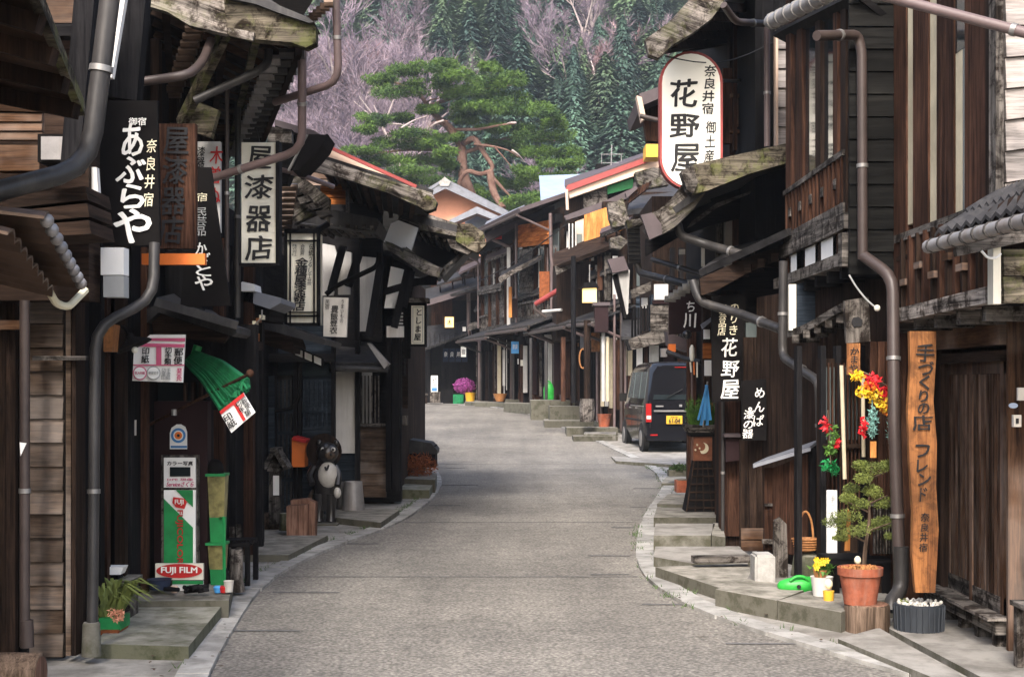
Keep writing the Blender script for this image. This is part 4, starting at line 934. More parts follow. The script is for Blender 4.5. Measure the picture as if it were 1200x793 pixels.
# upper storey wall
MB().box(-7, -2.62, 7.9, 12.9, 2.6, 5.4).build('wall', M['black_wood'], LB)
for i in range(9): MB().box(-2.62, -2.56, 8 + i * .55, 8.1 + i * .55, 2.6, 4).build('post', M['dark_wood'], LB)
# big upper eave: soffit, rafters, battens
e0, e1, w1, w0 = A(366, 46, 8.7), A(296, 184, 13), A(196, 184, 13.4), A(170, -70, 8.6)
MB().slab([w0 + Vector((0, 0, .12)), w1 + Vector((0, 0, .1)), e1 + Vector((0, 0, .05)), e0 + Vector((0, 0, .08))], .05).build('roof', M['roof_dark'], LB)
for i in range(22):
    t = (i + .5) / 22; MB().beam(e0.lerp(e1, t) + Vector((-.05, 0, .03)), w0.lerp(w1, t) + Vector((0, 0, .02)), .035, .05).build('rafter', M['brown_wood_h' if i % 3 else 'dark_wood_h'], LB)
for i in range(5):
    t = i / 5 + .1; MB().beam(e0.lerp(w0, t) - Vector((0, 0, .02)), e1.lerp(w1, t) - Vector((0, 0, .02)), .05, .05).build('batten', M['mossy' if i % 2 else 'dark_wood_h'], LB)
E(LB, 'bargeboard', M['weathered'], [(150, -30), (262, -6), (266, 40), (222, 30), (196, 14), (150, 0)], 8.6, .09)
E(LB, 'bargeboard', M['mossy'], [(262, -4), (300, 4), (326, 14), (366, 27), (370, 33), (370, 50), (358, 56), (342, 50), (298, 46), (266, 40)], 8.55, .11)
E(LB, 'bargeboard', M['weathered'], [(266, 32), (298, 38), (296, 48), (268, 42)], 8.52, .03)
E(LB, 'roof', M['roof_dark'], [(262, -8), (300, -4), (326, 6), (360, 20), (368, 26), (362, 27), (326, 15), (300, 5), (262, -3)], 8.5, .3)
tilerow(LB, M['pipe_dark'], A(345, 58, 8.9), A(288, 182, 12.6), 17, .035, .16)
tilerow(LB, M['tin'], A(322, 66, 9.1), A(276, 182, 12.7), 17, .035, .1)
tilerow(LB, M['tin_brown'], A(230, 30, 9), A(194, 138, 11.5), 15, .03, .12)
MB().beam(A(350, 56, 8.9), A(300, 180, 12.6), .04, .1).build('eave_beam', M['dark_wood_h'], LB)
E(LB, 'board_end', M['mossy'], [(227, 118), (256, 129), (247, 161), (209, 149)], 9.4, .08)
MB().beam(A(212, 146, 9.45), A(266, 34, 8.8), .05, .09).build('eave_board', M['mossy'], LB)
P(LB, M['pipe_brown'], [(150, 98, 8.4), (222, 88, 8.4), (238, 72, 8.6), (247, 48, 8.8)], 5.5)
P(LB, M['pipe_dark'], [(228, 118, 9), (302, 84, 9), (314, 74, 9.1), (315, 58, 9.1)], 5)
P(LB, M['pipe_mauve'], [(354, 52, 9), (354, 176, 9.3), (226, 216, 9.6)], 5, bend=.12)
P(LB, M['pipe_mauve'], [(393, -20, 9.5), (397, 96, 9.6), (322, 120, 10)], 4.6, bend=.12)
P(LB, M['pipe_dark'], [(279, 110, 11), (278, 372, 11)], 3.6)
S(LB, 'upper_roof', M['roof_dark'], [(262, -30, 8.9), (386, -30, 9.2), (352, 24, 12.5), (300, 20, 12.5)], .1)
tilerow(LB, M['tin_brown'], A(388, 2, 9.1), A(358, 28, 10.5), 7, .03, .06)
# signs of the second house
BK = M['black_paint']
E(LB, 'sign_beam', M['black_wood'], [(140, -20), (172, -20), (160, 118), (118, 112)], 7.9, .12)
E(LB, 'plaster_strip', M['plaster'], [(140, -10), (148, -10), (131, 91), (117, 91)], 7.35, .05); E(LB, 'plaster_strip', M['plaster'], [(107, 196), (113, 196), (119, 281), (106, 280)], 7.35, .05)
s_ = sign('meter_box', 'white box with a grey lid below the black sign nearest the camera', (118, 290, 145, 322), 7.4, .1, 'white', 'box', 'case'); E(s_, 'lower_case', M['grey_paint'], (121, 323, 145, 348), 7.4, .1)
s_ = sign('shop_sign', 'tall black board with large white hiragana, nearest sign on the left', [(106, 118), (184, 118), (187, 287), (121, 288)], 7.8, .04, 'black_paint')
for ch, r in zip('あぶらや', ((143, 146, 167, 183), (136, 184, 170, 214), (142, 217, 168, 244), (133, 246, 176, 283))): lettering(s_, ch, r, 7.79, M['white_paint'], .045)
lettering(s_, '御宿', (151, 138, 171, 147), 7.79, M['white_paint'], line=.6); lettering(s_, '奈\n良\n井\n宿', (170, 163, 182, 242), 7.79, M['cream_paint'], .02, 1.2)
s_ = sign('shop_sign', 'brown wooden board with black characters beside the nearest black sign', (185, 145, 229, 291), 8.5, .06, 'brown_wood')
lettering(s_, '屋\n漆\n器\n店', (190, 150, 218, 286), 8.49, M['ink'], .035, 1.0)
s_ = sign('shop_sign', 'pale board with red and black characters half hidden behind the slanted black sign', (229, 166, 258, 272), 9.7, .05, 'plaster_grey')
lettering(s_, '木\n曽\nぬ\nり', (244, 172, 259, 262), 9.69, M['red_paint'], .03, 1.1); lettering(s_, '漆\n器', (231, 172, 240, 196), 9.69, M['ink'], .03)
s_ = sign('shop_sign', 'slanted black cloth board with small white writing above the plain black wall', [(228, 196), (247, 196), (270, 358), (211, 360)], 9.2, .03, 'black_paint')
lettering(s_, '宿', (230, 226, 243, 236), 9.19, M['cream_paint'], .01); lettering(s_, '民\n芸\n品', (229, 243, 242, 276), 9.19, M['grey_paint'], .01)
for ch, r in zip('かざとや', ((229, 285, 243, 298), (232, 297, 246, 310), (230, 311, 247, 323), (228, 323, 249, 340))): lettering(s_, ch, r, 9.19, M['white_paint'], .03)
s_ = sign('shop_sign', 'cream lacquerware board with three large grey characters, dark framed', (283, 167, 323, 308), 10.5, .1, 'paper')
E(s_, 'frame', M['black_wood'], (323, 165, 327, 311), 10.48, .14); E(s_, 'frame', M['black_wood'], (280, 308, 327, 311), 10.47, .14)
for ch, r in zip('屋漆器店', ((291, 172, 318, 198), (287, 205, 319, 233), (288, 241, 318, 271), (288, 276, 318, 304))): lettering(s_, ch, r, 10.49, M['ink'], .03)
s_ = sign('beam_sign', 'short orange plank fixed across below the brown sign', (166, 297, 240, 310), 8.2, .05, 'orange_paint', 'plank', 'plank')

# ---- third house (navy front, half timbered gable end)
LC = thing('timber_house', 'dark navy timber house on the left with half timbered gable and orange attic boards', 'house', (-2.3, 15, 0))
MB().box(-7, -2.66, 13.3, 17.2, 0, 3.0).build('wall', M['black_wood_h'], LC)
E(LC, 'corner_post', M['brown_wood'], (291, 395, 304, 606), 13.1, .15)
planks(LC, [A(303, 606, 15.4), A(322, 606, 15.4), A(322, 440, 15.4), A(303, 440, 15.4)], 9, M['navy_wood'])
E(LC, 'wall', M['navy_wood'], (270, 380, 392, 602), 15.7, .1)
for x0, x1 in ((322, 342), (352, 388)): E(LC, 'door_panel', M['roof_dark'] if x0 == 322 else M['navy_wood'], (x0, 440, x1, 602), 15.55, .06)
for x in (320, 344, 349, 388): E(LC, 'post', M['black_wood'], (x, 395, x + 4, 602), 15.45, .12)
E(LC, 'window', M['glass_dark'], (324, 424, 386, 440), 15.5, .05); E(LC, 'lintel', M['black_wood_h'], (300, 414, 392, 424), 15.4, .12)
MB().pipe([A(322, 482, 15.2), A(344, 478, 15.2), A(352, 462, 15.2), A(352, 428, 15.2)], .02, 6).build('conduit', M['black_paint'], LC)
E(LC, 'window_frame', M['black_wood_h'], [(343, 404), (378, 420), (378, 431), (343, 416)], 13.9, .1)
for i in range(3): E(LC, 'pane', M['white'], [(346 + i * 11, 407.5 + i * 4.6), (354 + i * 11, 411 + i * 4.6), (354 + i * 11, 419 + i * 4.6), (346 + i * 11, 415.5 + i * 4.6)], 13.87, .03)
E(LC, 'pent_roof', M['roof_dark'], [(306, 374), (310, 372), (362, 391), (382, 398), (380, 404), (340, 394), (306, 384)], 13, 1.2)
E(LC, 'soffit_board', M['dark_wood_h'], [(305, 384), (340, 394), (344, 404), (343, 414), (300, 400)], 13.4, .8)
E(LC, 'pent_roof', M['black_wood_h'], [(272, 340), (300, 350), (306, 372), (300, 380), (272, 372)], 12.9, .1)
slats(LC, [A(323, 600, 15.53), A(341, 600, 15.53), A(341, 445, 15.53), A(323, 445, 15.53)], 4, .35, .03, M['navy_wood'])
slats(LC, [A(354, 500, 15.53), A(386, 500, 15.53), A(386, 445, 15.53), A(354, 445, 15.53)], 6, .35, .03, M['navy_wood'])
for y in (480, 505, 560): E(LC, 'door_rail', M['navy_wood'], (322, y, 388, y + 4), 15.5, .05)
# white panel front wall and plank walls
E(LC, 'plaster_panel', M['plaster'], (391, 432, 416, 531), 16.3, .08)
for x in (386, 416): E(LC, 'post', M['black_wood'], (x, 395, x + 5, 592), 16.22, .12)
E(LC, 'wall', M['black_wood_h'], (386, 395, 470, 588), 17.5, .2); E(LC, 'wall', M['black_wood_h'], (386, 260, 421, 432), 16.6, .2)
planks(LC, [A(391, 592, 16.4), A(416, 592, 16.4), A(416, 531, 16.4), A(391, 531, 16.4)], 6, M['navy_wood'])
planks(LC, [A(420, 582, 17.3), A(453, 582, 17.3), A(453, 499, 17.3), A(420, 499, 17.3)], 6, M['siding_wood'], lap=.02)
E(LC, 'window_sill', M['grey_wood_h'], (419, 496, 452, 500), 17.2, .1)
slats(LC, [A(422, 497, 17.3), A(446, 497, 17.3), A(446, 440, 17.3), A(422, 440, 17.3)], 6, .35, .04, M['grey_wood'])
E(LC, 'shoji_screen', M['plaster_grey'], (424, 432, 436, 496), 17.42, .03)
for x, w_ in ((452, 6), (460, 8)): E(LC, 'corner_post', M['black_wood'], (x, 396, x + w_, 576), 17.1, .15)
MB().box(-4.5, -1.48, 17.6, 24, 0, 3.1).build('wall', M['dark_wood'], LC)
MB().prism([(-1.48, 18, 0), (-2.9, 32, 0), (-6, 32, 0), (-6, 18, 0)], (0, 0, 3)).build('wall', M['dark_wood'], LC)
E(LC, 'meter_box', M['grey_wood'], (462, 487, 477, 498), 18, .2); E(LC, 'pipe_cover', M['plaster_grey'], (461, 488, 464, 503), 17.9, .1)
# tiled little roof over the white panel
S(LC, 'pent_roof', M['roof_dark'], [(380, 430, 15.6), (454, 430, 15.9), (430, 400, 17.3), (378, 396, 17.3)], .05)
for i in range(9):
    t = i / 8; MB().beam(A(382 + 72 * t, 429 + 1 * t, 15.6 + .3 * t), A(379 + 51 * t, 396 + 4 * t, 17.2), .05, .05).build('roof_tile', M['roof_dark'], LC)
E(LC, 'verge_tile', M['tin'], [(430, 402), (434, 402), (456, 426), (450, 432)], 15.7, .2)
MB().pipe([A(380, 431, 15.6), A(454, 433, 15.8)], .035, 8).build('gutter', M['pipe_dark'], LC)
# upper gable: attic boards, braces, plaster
E(LC, 'wall', M['black_wood_h'], (330, 200, 447, 400), 17.0, .2)
planks(LC, [A(376, 240, 15.2), A(407, 240, 15.2), A(407, 216, 15.2), A(376, 216, 15.2)], 3, M['orange_wood'])
planks(LC, [A(350, 218, 15.1), A(396, 218, 15.1), A(392, 196, 15.1), A(350, 192, 15.1)], 3, M['brown_wood_h'])
E(LC, 'post', M['grey_wood'], (405, 212, 409, 250), 15, .1)
E(LC, 'roof_verge', M['salmon_pale'], [(366, 184), (380, 171), (420, 190), (487, 221), (484, 229), (440, 213)], 13.2, .5)
MB().beam(A(380, 170, 13.1), A(488, 219, 13.1), .05, .03).build('roof_edge', M['roof_red'], LC)
E(LC, 'bargeboard', M['weathered'], [(358, 186), (366, 182), (460, 212), (506, 226), (513, 238), (503, 246), (486, 240), (455, 226), (400, 208), (358, 198)], 13.0, .1)
E(LC, 'board_end', M['mossy'], [(500, 228), (512, 236), (510, 244), (500, 248), (488, 240)], 12.95, .2)
S(LC, 'roof', M['roof_dark'], [(366, 186, 13.2), (506, 230, 13.2), (500, 262, 17.5), (400, 232, 17.5)], .06)
for i in range(8):
    t = i / 8; MB().beam(A(380 + 120 * t, 192 + 42 * t, 13.15), A(402 + 90 * t, 234 + 30 * t, 17.3), .05, .06).build('rafter', M['dark_wood_h'], LC)
for x0, y0, x1, y1, x2, y2, x3, y3 in ((330, 213, 352, 205, 386, 232, 384, 260), (324, 232, 350, 222, 370, 250, 345, 262)): E(LC, 'eave_board', M['weathered_r'], [(x0, y0), (x1, y1), (x2, y2), (x3, y3)], 13.4, .15)
P(LC, M['pipe_mauve'], [(318, 196, 12.2), (356, 206, 12.4), (391, 219, 12.6)], 3, 'gutter', rings=False)
tilerow(LC, M['tin_brown'], A(340, 216, 12.8), A(332, 276, 13.8), 9, .035, .14)
E(LC, 'upper_roof', M['black_paint'], [(343, 200), (362, 157), (380, 158), (384, 157), (378, 170), (366, 184), (350, 200)], 12, .5)
E(LC, 'upper_roof', M['roof_mauve'], [(322, 140), (368, 153), (376, 158), (360, 160), (322, 147)], 12.1, .6)
E(LC, 'upper_fascia', M['grey_wood_h'], [(316, 148), (342, 152), (342, 168), (313, 166)], 11.9, .1)
E(LC, 'upper_wall', M['black_wood_h'], [(322, 147), (362, 158), (342, 200), (336, 215), (322, 215)], 12.3, .2)
MB().pipe([A(360, 158, 11.9), A(338, 200, 11.9)], .012, 6).build('wire', M['steel'], LC)
E(LC, 'pent_roof', M['roof_dark'], [(343, 238), (376, 243), (442, 256), (444, 262), (440, 272), (432, 268), (394, 268), (345, 262)], 14.2, .9)
E(LC, 'panel', M['plaster'], [(377, 285), (392, 288), (398, 310), (390, 346), (377, 346)], 15.6, .08)
E(LC, 'panel', M['plaster'], [(420, 300), (441, 302), (444, 318), (432, 388), (420, 388)], 15.7, .08)
E(LC, 'panel', M['plaster'], [(396, 292), (412, 296), (410, 345), (396, 345)], 15.65, .08)
for p0, p1, r in (((402, 288), (388, 340), 3), ((422, 294), (408, 336), 3.5), ((446, 310), (432, 396), 4), ((418, 296), (418, 400), 3)):
    MB().beam(A(*p0, 15.4), A(*p1, 15.4), r * .02, .08).build('brace', M['black_wood'], LC)
P(LC, M['black_paint'], [(444, 296, 15), (443, 312, 15), (392, 336, 15), (382, 345, 15)], 3, 'bracket', rings=False)
# gable with second bargeboard
LD = thing('timber_house', 'half timbered corner house on the left where the street bends, heavy weathered bargeboards', 'house', (-2, 19, 0))
Yd = 17
E(LD, 'wall', M['white'], [(450, 283), (458, 262), (467, 258), (490, 267), (482, 293), (474, 290), (464, 290)], Yd - .9, .08)
E(LD, 'wall', M['black_wood_h'], [(446, 296), (482, 296), (545, 296), (545, 470), (470, 470), (446, 400)], Yd + 3.2, .2) if False else None
E(LD, 'bargeboard', M['weathered'], [(466, 256), (490, 247), (542, 264), (562, 270), (562, 286), (552, 280), (491, 269)], Yd - .8, .12)
E(LD, 'board_end', M['mossy'], [(536, 262), (552, 262), (566, 272), (570, 286), (560, 296), (550, 292), (534, 282)], Yd - .95, .2)
E(LD, 'board_end', M['grey_wood_h'], [(524, 280), (536, 282), (556, 292), (548, 298), (528, 290)], Yd - .9, .2)
E(LD, 'bargeboard', M['weathered'], [(451, 282), (462, 286), (472, 296), (476, 289), (496, 304), (516, 314), (515, 325), (498, 321), (472, 304), (454, 291)], Yd - 1, .1)
S(LD, 'roof', M['roof_dark'], [(470, 256, Yd - .8), (566, 280, Yd - .8), (560, 305, Yd + 4), (486, 280, Yd + 4)], .08)
S(LD, 'lower_roof', M['roof_dark'], [(456, 290, Yd - 1), (516, 320, Yd - 1), (516, 330, Yd + 3), (470, 320, Yd + 3)], .06)
E(LD, 'verge', M['roof_dark'], [(514, 318), (544, 292), (550, 292), (518, 326)], Yd - .6, .8)
for i in range(6): E(LD, 'verge_tile', M['grey_wood'], [(517 + i * 5, 316 - i * 4.2), (520 + i * 5, 313.5 - i * 4.2), (521 + i * 5, 316 - i * 4.2), (518 + i * 5, 318.5 - i * 4.2)], Yd - .62, .1)
E(LD, 'wall', M['black_paint'], [(486, 270), (500, 272), (546, 290), (516, 318), (486, 300)], Yd + 1.5, .2)
E(LD, 'wall', M['black_wood_h'], [(440, 290), (480, 300), (486, 330), (470, 400), (474, 400), (474, 440), (440, 440)], Yd + .6, .2)
E(LD, 'panel', M['white'], [(458, 312), (474, 316), (462, 361), (450, 361)], Yd - .2, .08)
E(LD, 'panel', M['plaster'], (453, 382, 473, 395), Yd - .2, .08)
for i in range(4): E(LD, 'panel', M['plaster_grey'], (462, 366 + i * 4, 472, 368 + i * 4), Yd - .2, .05)
for p0, p1, w_ in (((478, 316), (462, 384), 4), ((484, 318), (474, 360), 3), ((474, 330), (512, 330), 3), ((450, 342), (512, 324), 2.5)): MB().beam(A(*p0, Yd - .35), A(*p1, Yd - .35), w_ * .02, .08).build('brace', M['black_wood'], LD)
E(LD, 'post', M['black_wood'], (474, 350, 481, 420), Yd + .3, .12)
P(LD, M['black_paint'], [(500, 362, Yd), (476, 370, Yd), (458, 372, Yd)], 1.5, 'bracket', rings=False)
E(LD, 'board', M['dark_wood_h'], (470, 395, 478, 478), Yd + 1, .1)
for i in range(10): E(LC, 'rafter_end', M['grey_wood_h'], (348 + i * 9.5, 262 + (i % 2) * 2, 352 + i * 9.5, 268 + (i % 2) * 2), 14.15, .8)
for i in range(7): E(LD, 'rafter_end', M['grey_wood_h'], [(474 + i * 9, 262 + i * 3.2), (477 + i * 9, 263 + i * 3.2), (477 + i * 9, 268 + i * 3.2), (474 + i * 9, 267 + i * 3.2)], Yd - .7, 1.2)
for i in range(5): E(LC, 'eave_board', M['grey_wood_h'], [(326 + i * 11, 216 + i * 8), (340 + i * 11, 213 + i * 8), (344 + i * 11, 219 + i * 8), (330 + i * 11, 223 + i * 8)], 13.3, .2)
MB().pipe([A(345, 262, 14.1), A(440, 272, 14.2)], .018, 6).build('gutter', M['pipe_dark'], LC)
E(LD, 'wall', M['char_wood'], [(428, 214), (500, 236), (500, 300), (428, 300)], Yd + 2.4, .3)
# signs of the third house
s_ = thing('lantern_sign', 'cream lantern sign with black latticed frame and black characters on the navy house', 'sign', A(354, 382, 13.4))
E(s_, 'box', M['paper'], (335, 272, 373, 380), 13.5, .3)
for r in ((333, 268, 336, 382), (371, 268, 375, 382), (333, 268, 375, 273), (333, 378, 375, 382), (333, 369, 375, 371), (333, 281, 375, 282.6), (339, 270, 340.4, 380), (367, 270, 368.4, 380), (333, 365, 375, 366)): E(s_, 'frame_bar', M['black_wood'], r, 13.46, .04)
lettering(s_, '金\n種\n屋\n漆\n器\n店', (345, 302, 359, 364), 13.48, M['ink'], .04, .9); lettering(s_, '伝\n統\nう\nる\nし\n工\n芸', (361, 286, 366, 334), 13.48, M['ink'], .02); lettering(s_, '株\n式\n会\n社', (342, 286, 348, 300), 13.48, M['ink'], .01); lettering(s_, '合\n資', (352, 286, 357, 299), 13.48, M['ink'], .01)
MB().beam(A(372, 270, 13.6), A(385, 262, 13.9), .03, .05).build('bracket', M['black_wood'], s_)
s_ = sign('shop_sign', 'small grey white board with black characters beside the latticed lantern sign', [(379, 348), (408, 349), (406, 395), (379, 394)], 13.6, .06, 'ceramic_white')
lettering(s_, '豊\n飯\n登\n衣', (387, 358, 396, 391), 13.59, M['ink'], .03, .95); lettering(s_, '民\n宿', (381, 351, 386, 362), 13.59, M['ink'], .01); lettering(s_, 'う\nま\nい\nも\nの', (399, 351, 403, 378), 13.59, M['ink'], .01)
s_ = sign('lantern_sign', 'narrow white lantern sign with brushed hiragana hung at the street corner', (480, 352, 499, 406), 17, .25, 'black_wood', part='box'); E(s_, 'panel', M['paper'], (482, 358, 497, 403), 16.98, .02)
for r in ((483.5, 359.5, 484.2, 401.5), (495, 359.5, 495.7, 401.5), (483.5, 359.5, 495.7, 360.2), (483.5, 401, 495.7, 401.7)): E(s_, 'border_line', M['grey_paint'], r, 16.97, .01)
lettering(s_, 'と\nし\nま\n屋', (486, 362, 494, 399), 16.96, M['ink'], .035, 1.05); E(s_, 'cap', M['grey_wood_h'], (479, 349, 502, 354), 16.9, .35)

# ---- things along the left pavement
def sheet(p, name, mt, pts, Y, d=.02): return E(p, name, M[mt], pts, Y, d)
s_ = sign('stamp_sign', 'white and magenta sign for postage stamps under the saucer lamp', [(176, 392), (217, 392), (214, 448), (155, 446), (157, 408)], 8.7, .02, 'white')
sheet(s_, 'stripe', 'pink_paint', [(172, 396), (217, 396), (216.6, 400), (168, 399)], 8.69, .005); sheet(s_, 'stripe', 'pink_paint', [(164, 402), (216.4, 403), (216, 407), (159, 406)], 8.69, .005); sheet(s_, 'stripe', 'pink_paint', (183, 406, 189, 428), 8.69, .005); sheet(s_, 'stripe', 'pink_paint', (156, 427, 216, 428.4), 8.688, .005)
lettering(s_, '印\n紙', (166, 407, 175, 425), 8.685, M['ink'], .04); lettering(s_, '切\n手\n類', (193, 407, 201, 427), 8.685, M['ink'], .04, .85); lettering(s_, '郵\n便', (204, 408, 214, 427), 8.685, M['ink'], .04); lettering(s_, '切手\n葉書\n印紙', (189, 431, 200, 445), 8.685, M['grey_paint'], .02, .8); lettering(s_, '発\n売', (207, 431, 213, 446), 8.685, M['pink_paint'], .05)
for cx, c in ((164, 'pink_paint'), (180, 'grey_paint')):
    MB().lathe(A(cx, 437, 8.685), [(.0435 * .98, 0), (.0435, .004)], 20, axis=Matrix.Rotation(math.radians(90), 3, 'X')).build('disc', M[c], s_); MB().lathe(A(cx, 437, 8.68), [(.036, 0), (.0365, .004)], 20, axis=Matrix.Rotation(math.radians(90), 3, 'X')).build('disc_face', M['white'], s_)
    lettering(s_, '収入印紙' if cx < 170 else '郵便切手', (cx - 6, 435, cx + 6, 438.5), 8.67, M[c], .02)
s_ = thing('saucer_lamp', 'black saucer lamp with bare bulb leaning over the stamp sign', 'lamp', A(156, 412, 8.3))
ax = Matrix.Rotation(math.radians(-24), 3, 'Y'); MB().lathe(A(156, 402, 8.3), [(.11, -.02), (.1, -.008), (.03, .03), (.02, .06)], 18, axis=ax).build('shade', M['black_paint'], s_); MB().ball(A(158, 410, 8.28), .02, 10).build('bulb', M['paper'], s_); MB().pipe([A(153, 396, 8.3), A(146, 384, 8.35), A(136, 380, 8.6)], .01, 6).build('arm', M['black_paint'], s_)
s_ = sign('cardboard_block', 'yellowish wooden block wedged behind the bent drainpipe', [(118, 386), (134, 380), (131, 412), (117, 412)], 8.1, .12, 'sign_wood', 'block', 'block')
s_ = thing('broom_bundle', 'green strand bundle tied to a slanting pole above the pavement', 'bundle', A(272, 482, 9.2)); m = MB()
p0, p1 = A(224, 418, 9.4), A(275, 462, 9.0)
for i in range(150):
    u, v_ = R.uniform(-1, 1), R.uniform(-1, 1); s0, s1 = Vector((-.3, .2, .5)), Vector((.35, 0, -.75))
    perp = Vector((.62, 0, .72)).normalized() if False else Vector((-.55, 0, .83)).normalized()
    q0 = p0 + Vector((.5, 0, .5)).normalized() * u * .05 + Vector((0, v_ * .05, 0)); q1 = p1 + Vector((.62, 0, .78)).normalized() * u * .125 + Vector((0, v_ * .07, 0)) + (p1 - p0).normalized() * R.uniform(-.03, .02)
    qm = (q0 + q1) / 2 + Vector((0, 0, .03)); m.pipe([q0, qm, q1], .011, 4, .05, .013)
m.build('strands', M['green_cloth'], s_); m = MB()
for i in range(90):
    u = R.uniform(-1, 1); q = p1 + Vector((.62, 0, .78)).normalized() * u * .125 + Vector((0, R.uniform(-.07, .07), 0)); m.pipe([q, q + Vector((R.uniform(-.01, .03), 0, R.uniform(-.06, -.02)))], .009, 4)
m.build('strand_ends', M['leaf_bright'] if False else M['green_cloth'], s_)
MB().pipe([A(232, 405, 9.4), A(224, 430, 9.4)], .03, 8).build('binding', M['green_paint'], s_)
s_ = thing('banner_pole', 'thin brown pole slanting out from the dark red panel under the green bundle', 'pole', A(160, 505, 9.3)); MB().pipe([A(158, 506, 9.4), A(294, 437, 8.9)], .011, 8).build('rod', M['brown_wood'], s_); MB().ball(A(293, 437, 8.9), .025, 8).build('knob', M['brown_wood'], s_); MB().lathe(A(204, 483, 9.2), [(.018, -.02), (.018, .02)], 8).build('clip', M['steel'], s_)
s_ = sign('tag_board', 'small tilted white and red stamp board hanging below the green bundle', [(257, 482), (285, 460), (299, 483), (271, 507)], 8.85, .02, 'white')
sheet(s_, 'stripe', 'red_paint', [(257, 482), (285, 460), (287, 463.5), (259, 485.5)], 8.84, .004); sheet(s_, 'stripe', 'red_paint', [(272, 471), (275, 469), (288, 491), (285, 493.5)], 8.838, .004)
lettering(s_, '印\n紙', (264, 484, 275, 501), 8.835, M['ink'], .03, roll=.6); lettering(s_, '切郵\n手便\n類', (279, 467, 294, 488), 8.835, M['ink'], .02, roll=.6)
s_ = sign('intercom', 'small white intercom box on the dark post left of the red brown panel', (147, 492, 158, 510), 9.1, .04, 'ceramic_white', 'intercom', 'case'); sheet(s_, 'button', 'ink', (149.5, 496, 155.5, 498.5), 9.09, .01)
s_ = sign('round_sticker', 'small white plate with blue ring and orange centre on the dark red panel', [(199, 526), (219, 526), (219, 506), (217, 500), (212, 497), (207, 497), (201, 501), (199, 507)], 9.58, .01, 'white')
rx = Matrix.Rotation(math.radians(90), 3, 'X')
for r, c, k in ((.05, 'blue_paint', 0), (.034, 'white', 1), (.026, 'orange_paint', 2), (.01, 'ink', 3)): MB().lathe(A(209, 510, 9.575 - k * .003), [(r, 0), (r, .002)], 24, axis=rx).build('ring', M[c], s_)
sheet(s_, 'stripe', 'blue_paint', (200, 522, 219, 524.5), 9.575, .002)
# film banner
s_ = thing('advertising_panel', 'tall green and white film advertisement standing against the dark red panel', 'advert', A(210, 690, 9.4))
E(s_, 'frame', M['grey_wood'], (189, 533, 232, 690), 9.45, .05); sheet(s_, 'top_sheet', 'white', (192, 536, 229, 571), 9.43); sheet(s_, 'window', 'glass_dark', (199, 547, 223, 558), 9.42, .01)
lettering(s_, 'カラー写真', (196, 540, 226, 545), 9.42, M['ink'], .04); lettering(s_, 'DPE 現像', (196, 560, 226, 563), 9.42, M['pink_paint'], .02); lettering(s_, 'Serviceさくら', (195, 564, 227, 570), 9.42, M['pink_paint'], .04, skew=.3)
sheet(s_, 'main_sheet', 'white', (192, 574, 229, 662), 9.43)
sheet(s_, 'green_field', 'green_paint', [(192, 584), (226, 618), (226, 662), (192, 662)], 9.42, .004); sheet(s_, 'green_field', 'green_paint', [(206, 574), (226, 574), (226, 594)], 9.42, .004)
E(s_, 'logo', M['red_paint'], [(203, 582), (216, 584), (219, 588), (216, 596), (206, 594), (202, 589)], 9.415, .004)
lettering(s_, 'FUJI', (205, 585, 215, 592), 9.405, M['white_paint'], .04, wob_=0)
lettering(s_, 'FUJICOLOR', (178.5, 624.6, 241.5, 633.4), 9.41, M['red_paint'], .03, roll=-math.pi / 2, wob_=0)
s_ = sign('name_plate', 'low white plate with red oval lettering leaning against the tall advert', (182, 660, 238, 679), 9.3, .03, 'paper')
el = [A(210 + 27 * math.cos(a), 668.5 + 8.3 * math.sin(a), 9.29) for a in [i * math.pi / 16 for i in range(32)]]; MB().prism(el, (0, .004, 0)).build('oval', M['red_paint'], s_); lettering(s_, 'FUJI FILM', (189, 664, 231, 673), 9.28, M['white_paint'], .05, wob_=0)
sheet(s_, 'lower_sheet', 'white', (202, 680, 238, 692), 9.31); sheet(s_, 'stripe', 'green_paint', (202, 680, 238, 684), 9.3, .005); lettering(s_, '取次店', (214, 685, 234, 690.5), 9.295, M['green_paint'], .03)
# stacked dispenser
s_ = thing('crate_tower', 'green and amber stacked tubs with black dome lid beside the dark red panel', 'tubs', A(252, 690, 9.7)); c = A(252, 690, 9.55); k = 9.55 / F
for (y0, y1, r0, r1, mt) in ((557, 607, 8.5, 10.5, 'amber'), (607, 637, 7.5, 8.5, 'green_paint'), (640, 668, 8.5, 10, 'amber'), (668, 690, 7, 8, 'green_paint')):
    MB().add([A(252, y1, 9.55) + Vector((sx * r * k, .1 + sy * r * k, z * k)) for r, z in ((r0, 0), (r1, y1 - y0)) for sx, sy in ((-1, -1), (1, -1), (1, 1), (-1, 1))], [[0, 1, 2, 3], [4, 5, 6, 7], [0, 1, 5, 4], [1, 2, 6, 5], [2, 3, 7, 6], [3, 0, 4, 7]]).build('tub', M[mt], s_)
for y in (557, 638): E(s_, 'rim', M['green_paint'], (240.5, y - 2, 263.5, y + 1), 9.57, .16)
MB().lathe(A(252, 557, 9.65), [(10.5 * k, 0), (10.5 * k, 8 * k), (8.5 * k, 15 * k), (4 * k, 19 * k), (.5 * k, 20 * k)], 16).build('dome_lid', M['black_paint'], s_)
m = MB(); m.pipe([A(262, 605, 9.4), A(263, 696, 9.4)], .012, 6); m.pipe([A(262, 607, 9.4), A(252, 606, 9.9)], .01, 6); m.build('stand', M['green_paint'], s_)
s_ = thing('bench', 'small black slatted bench beside the green stand on the pavement', 'bench', A(282, 680, 10.3))
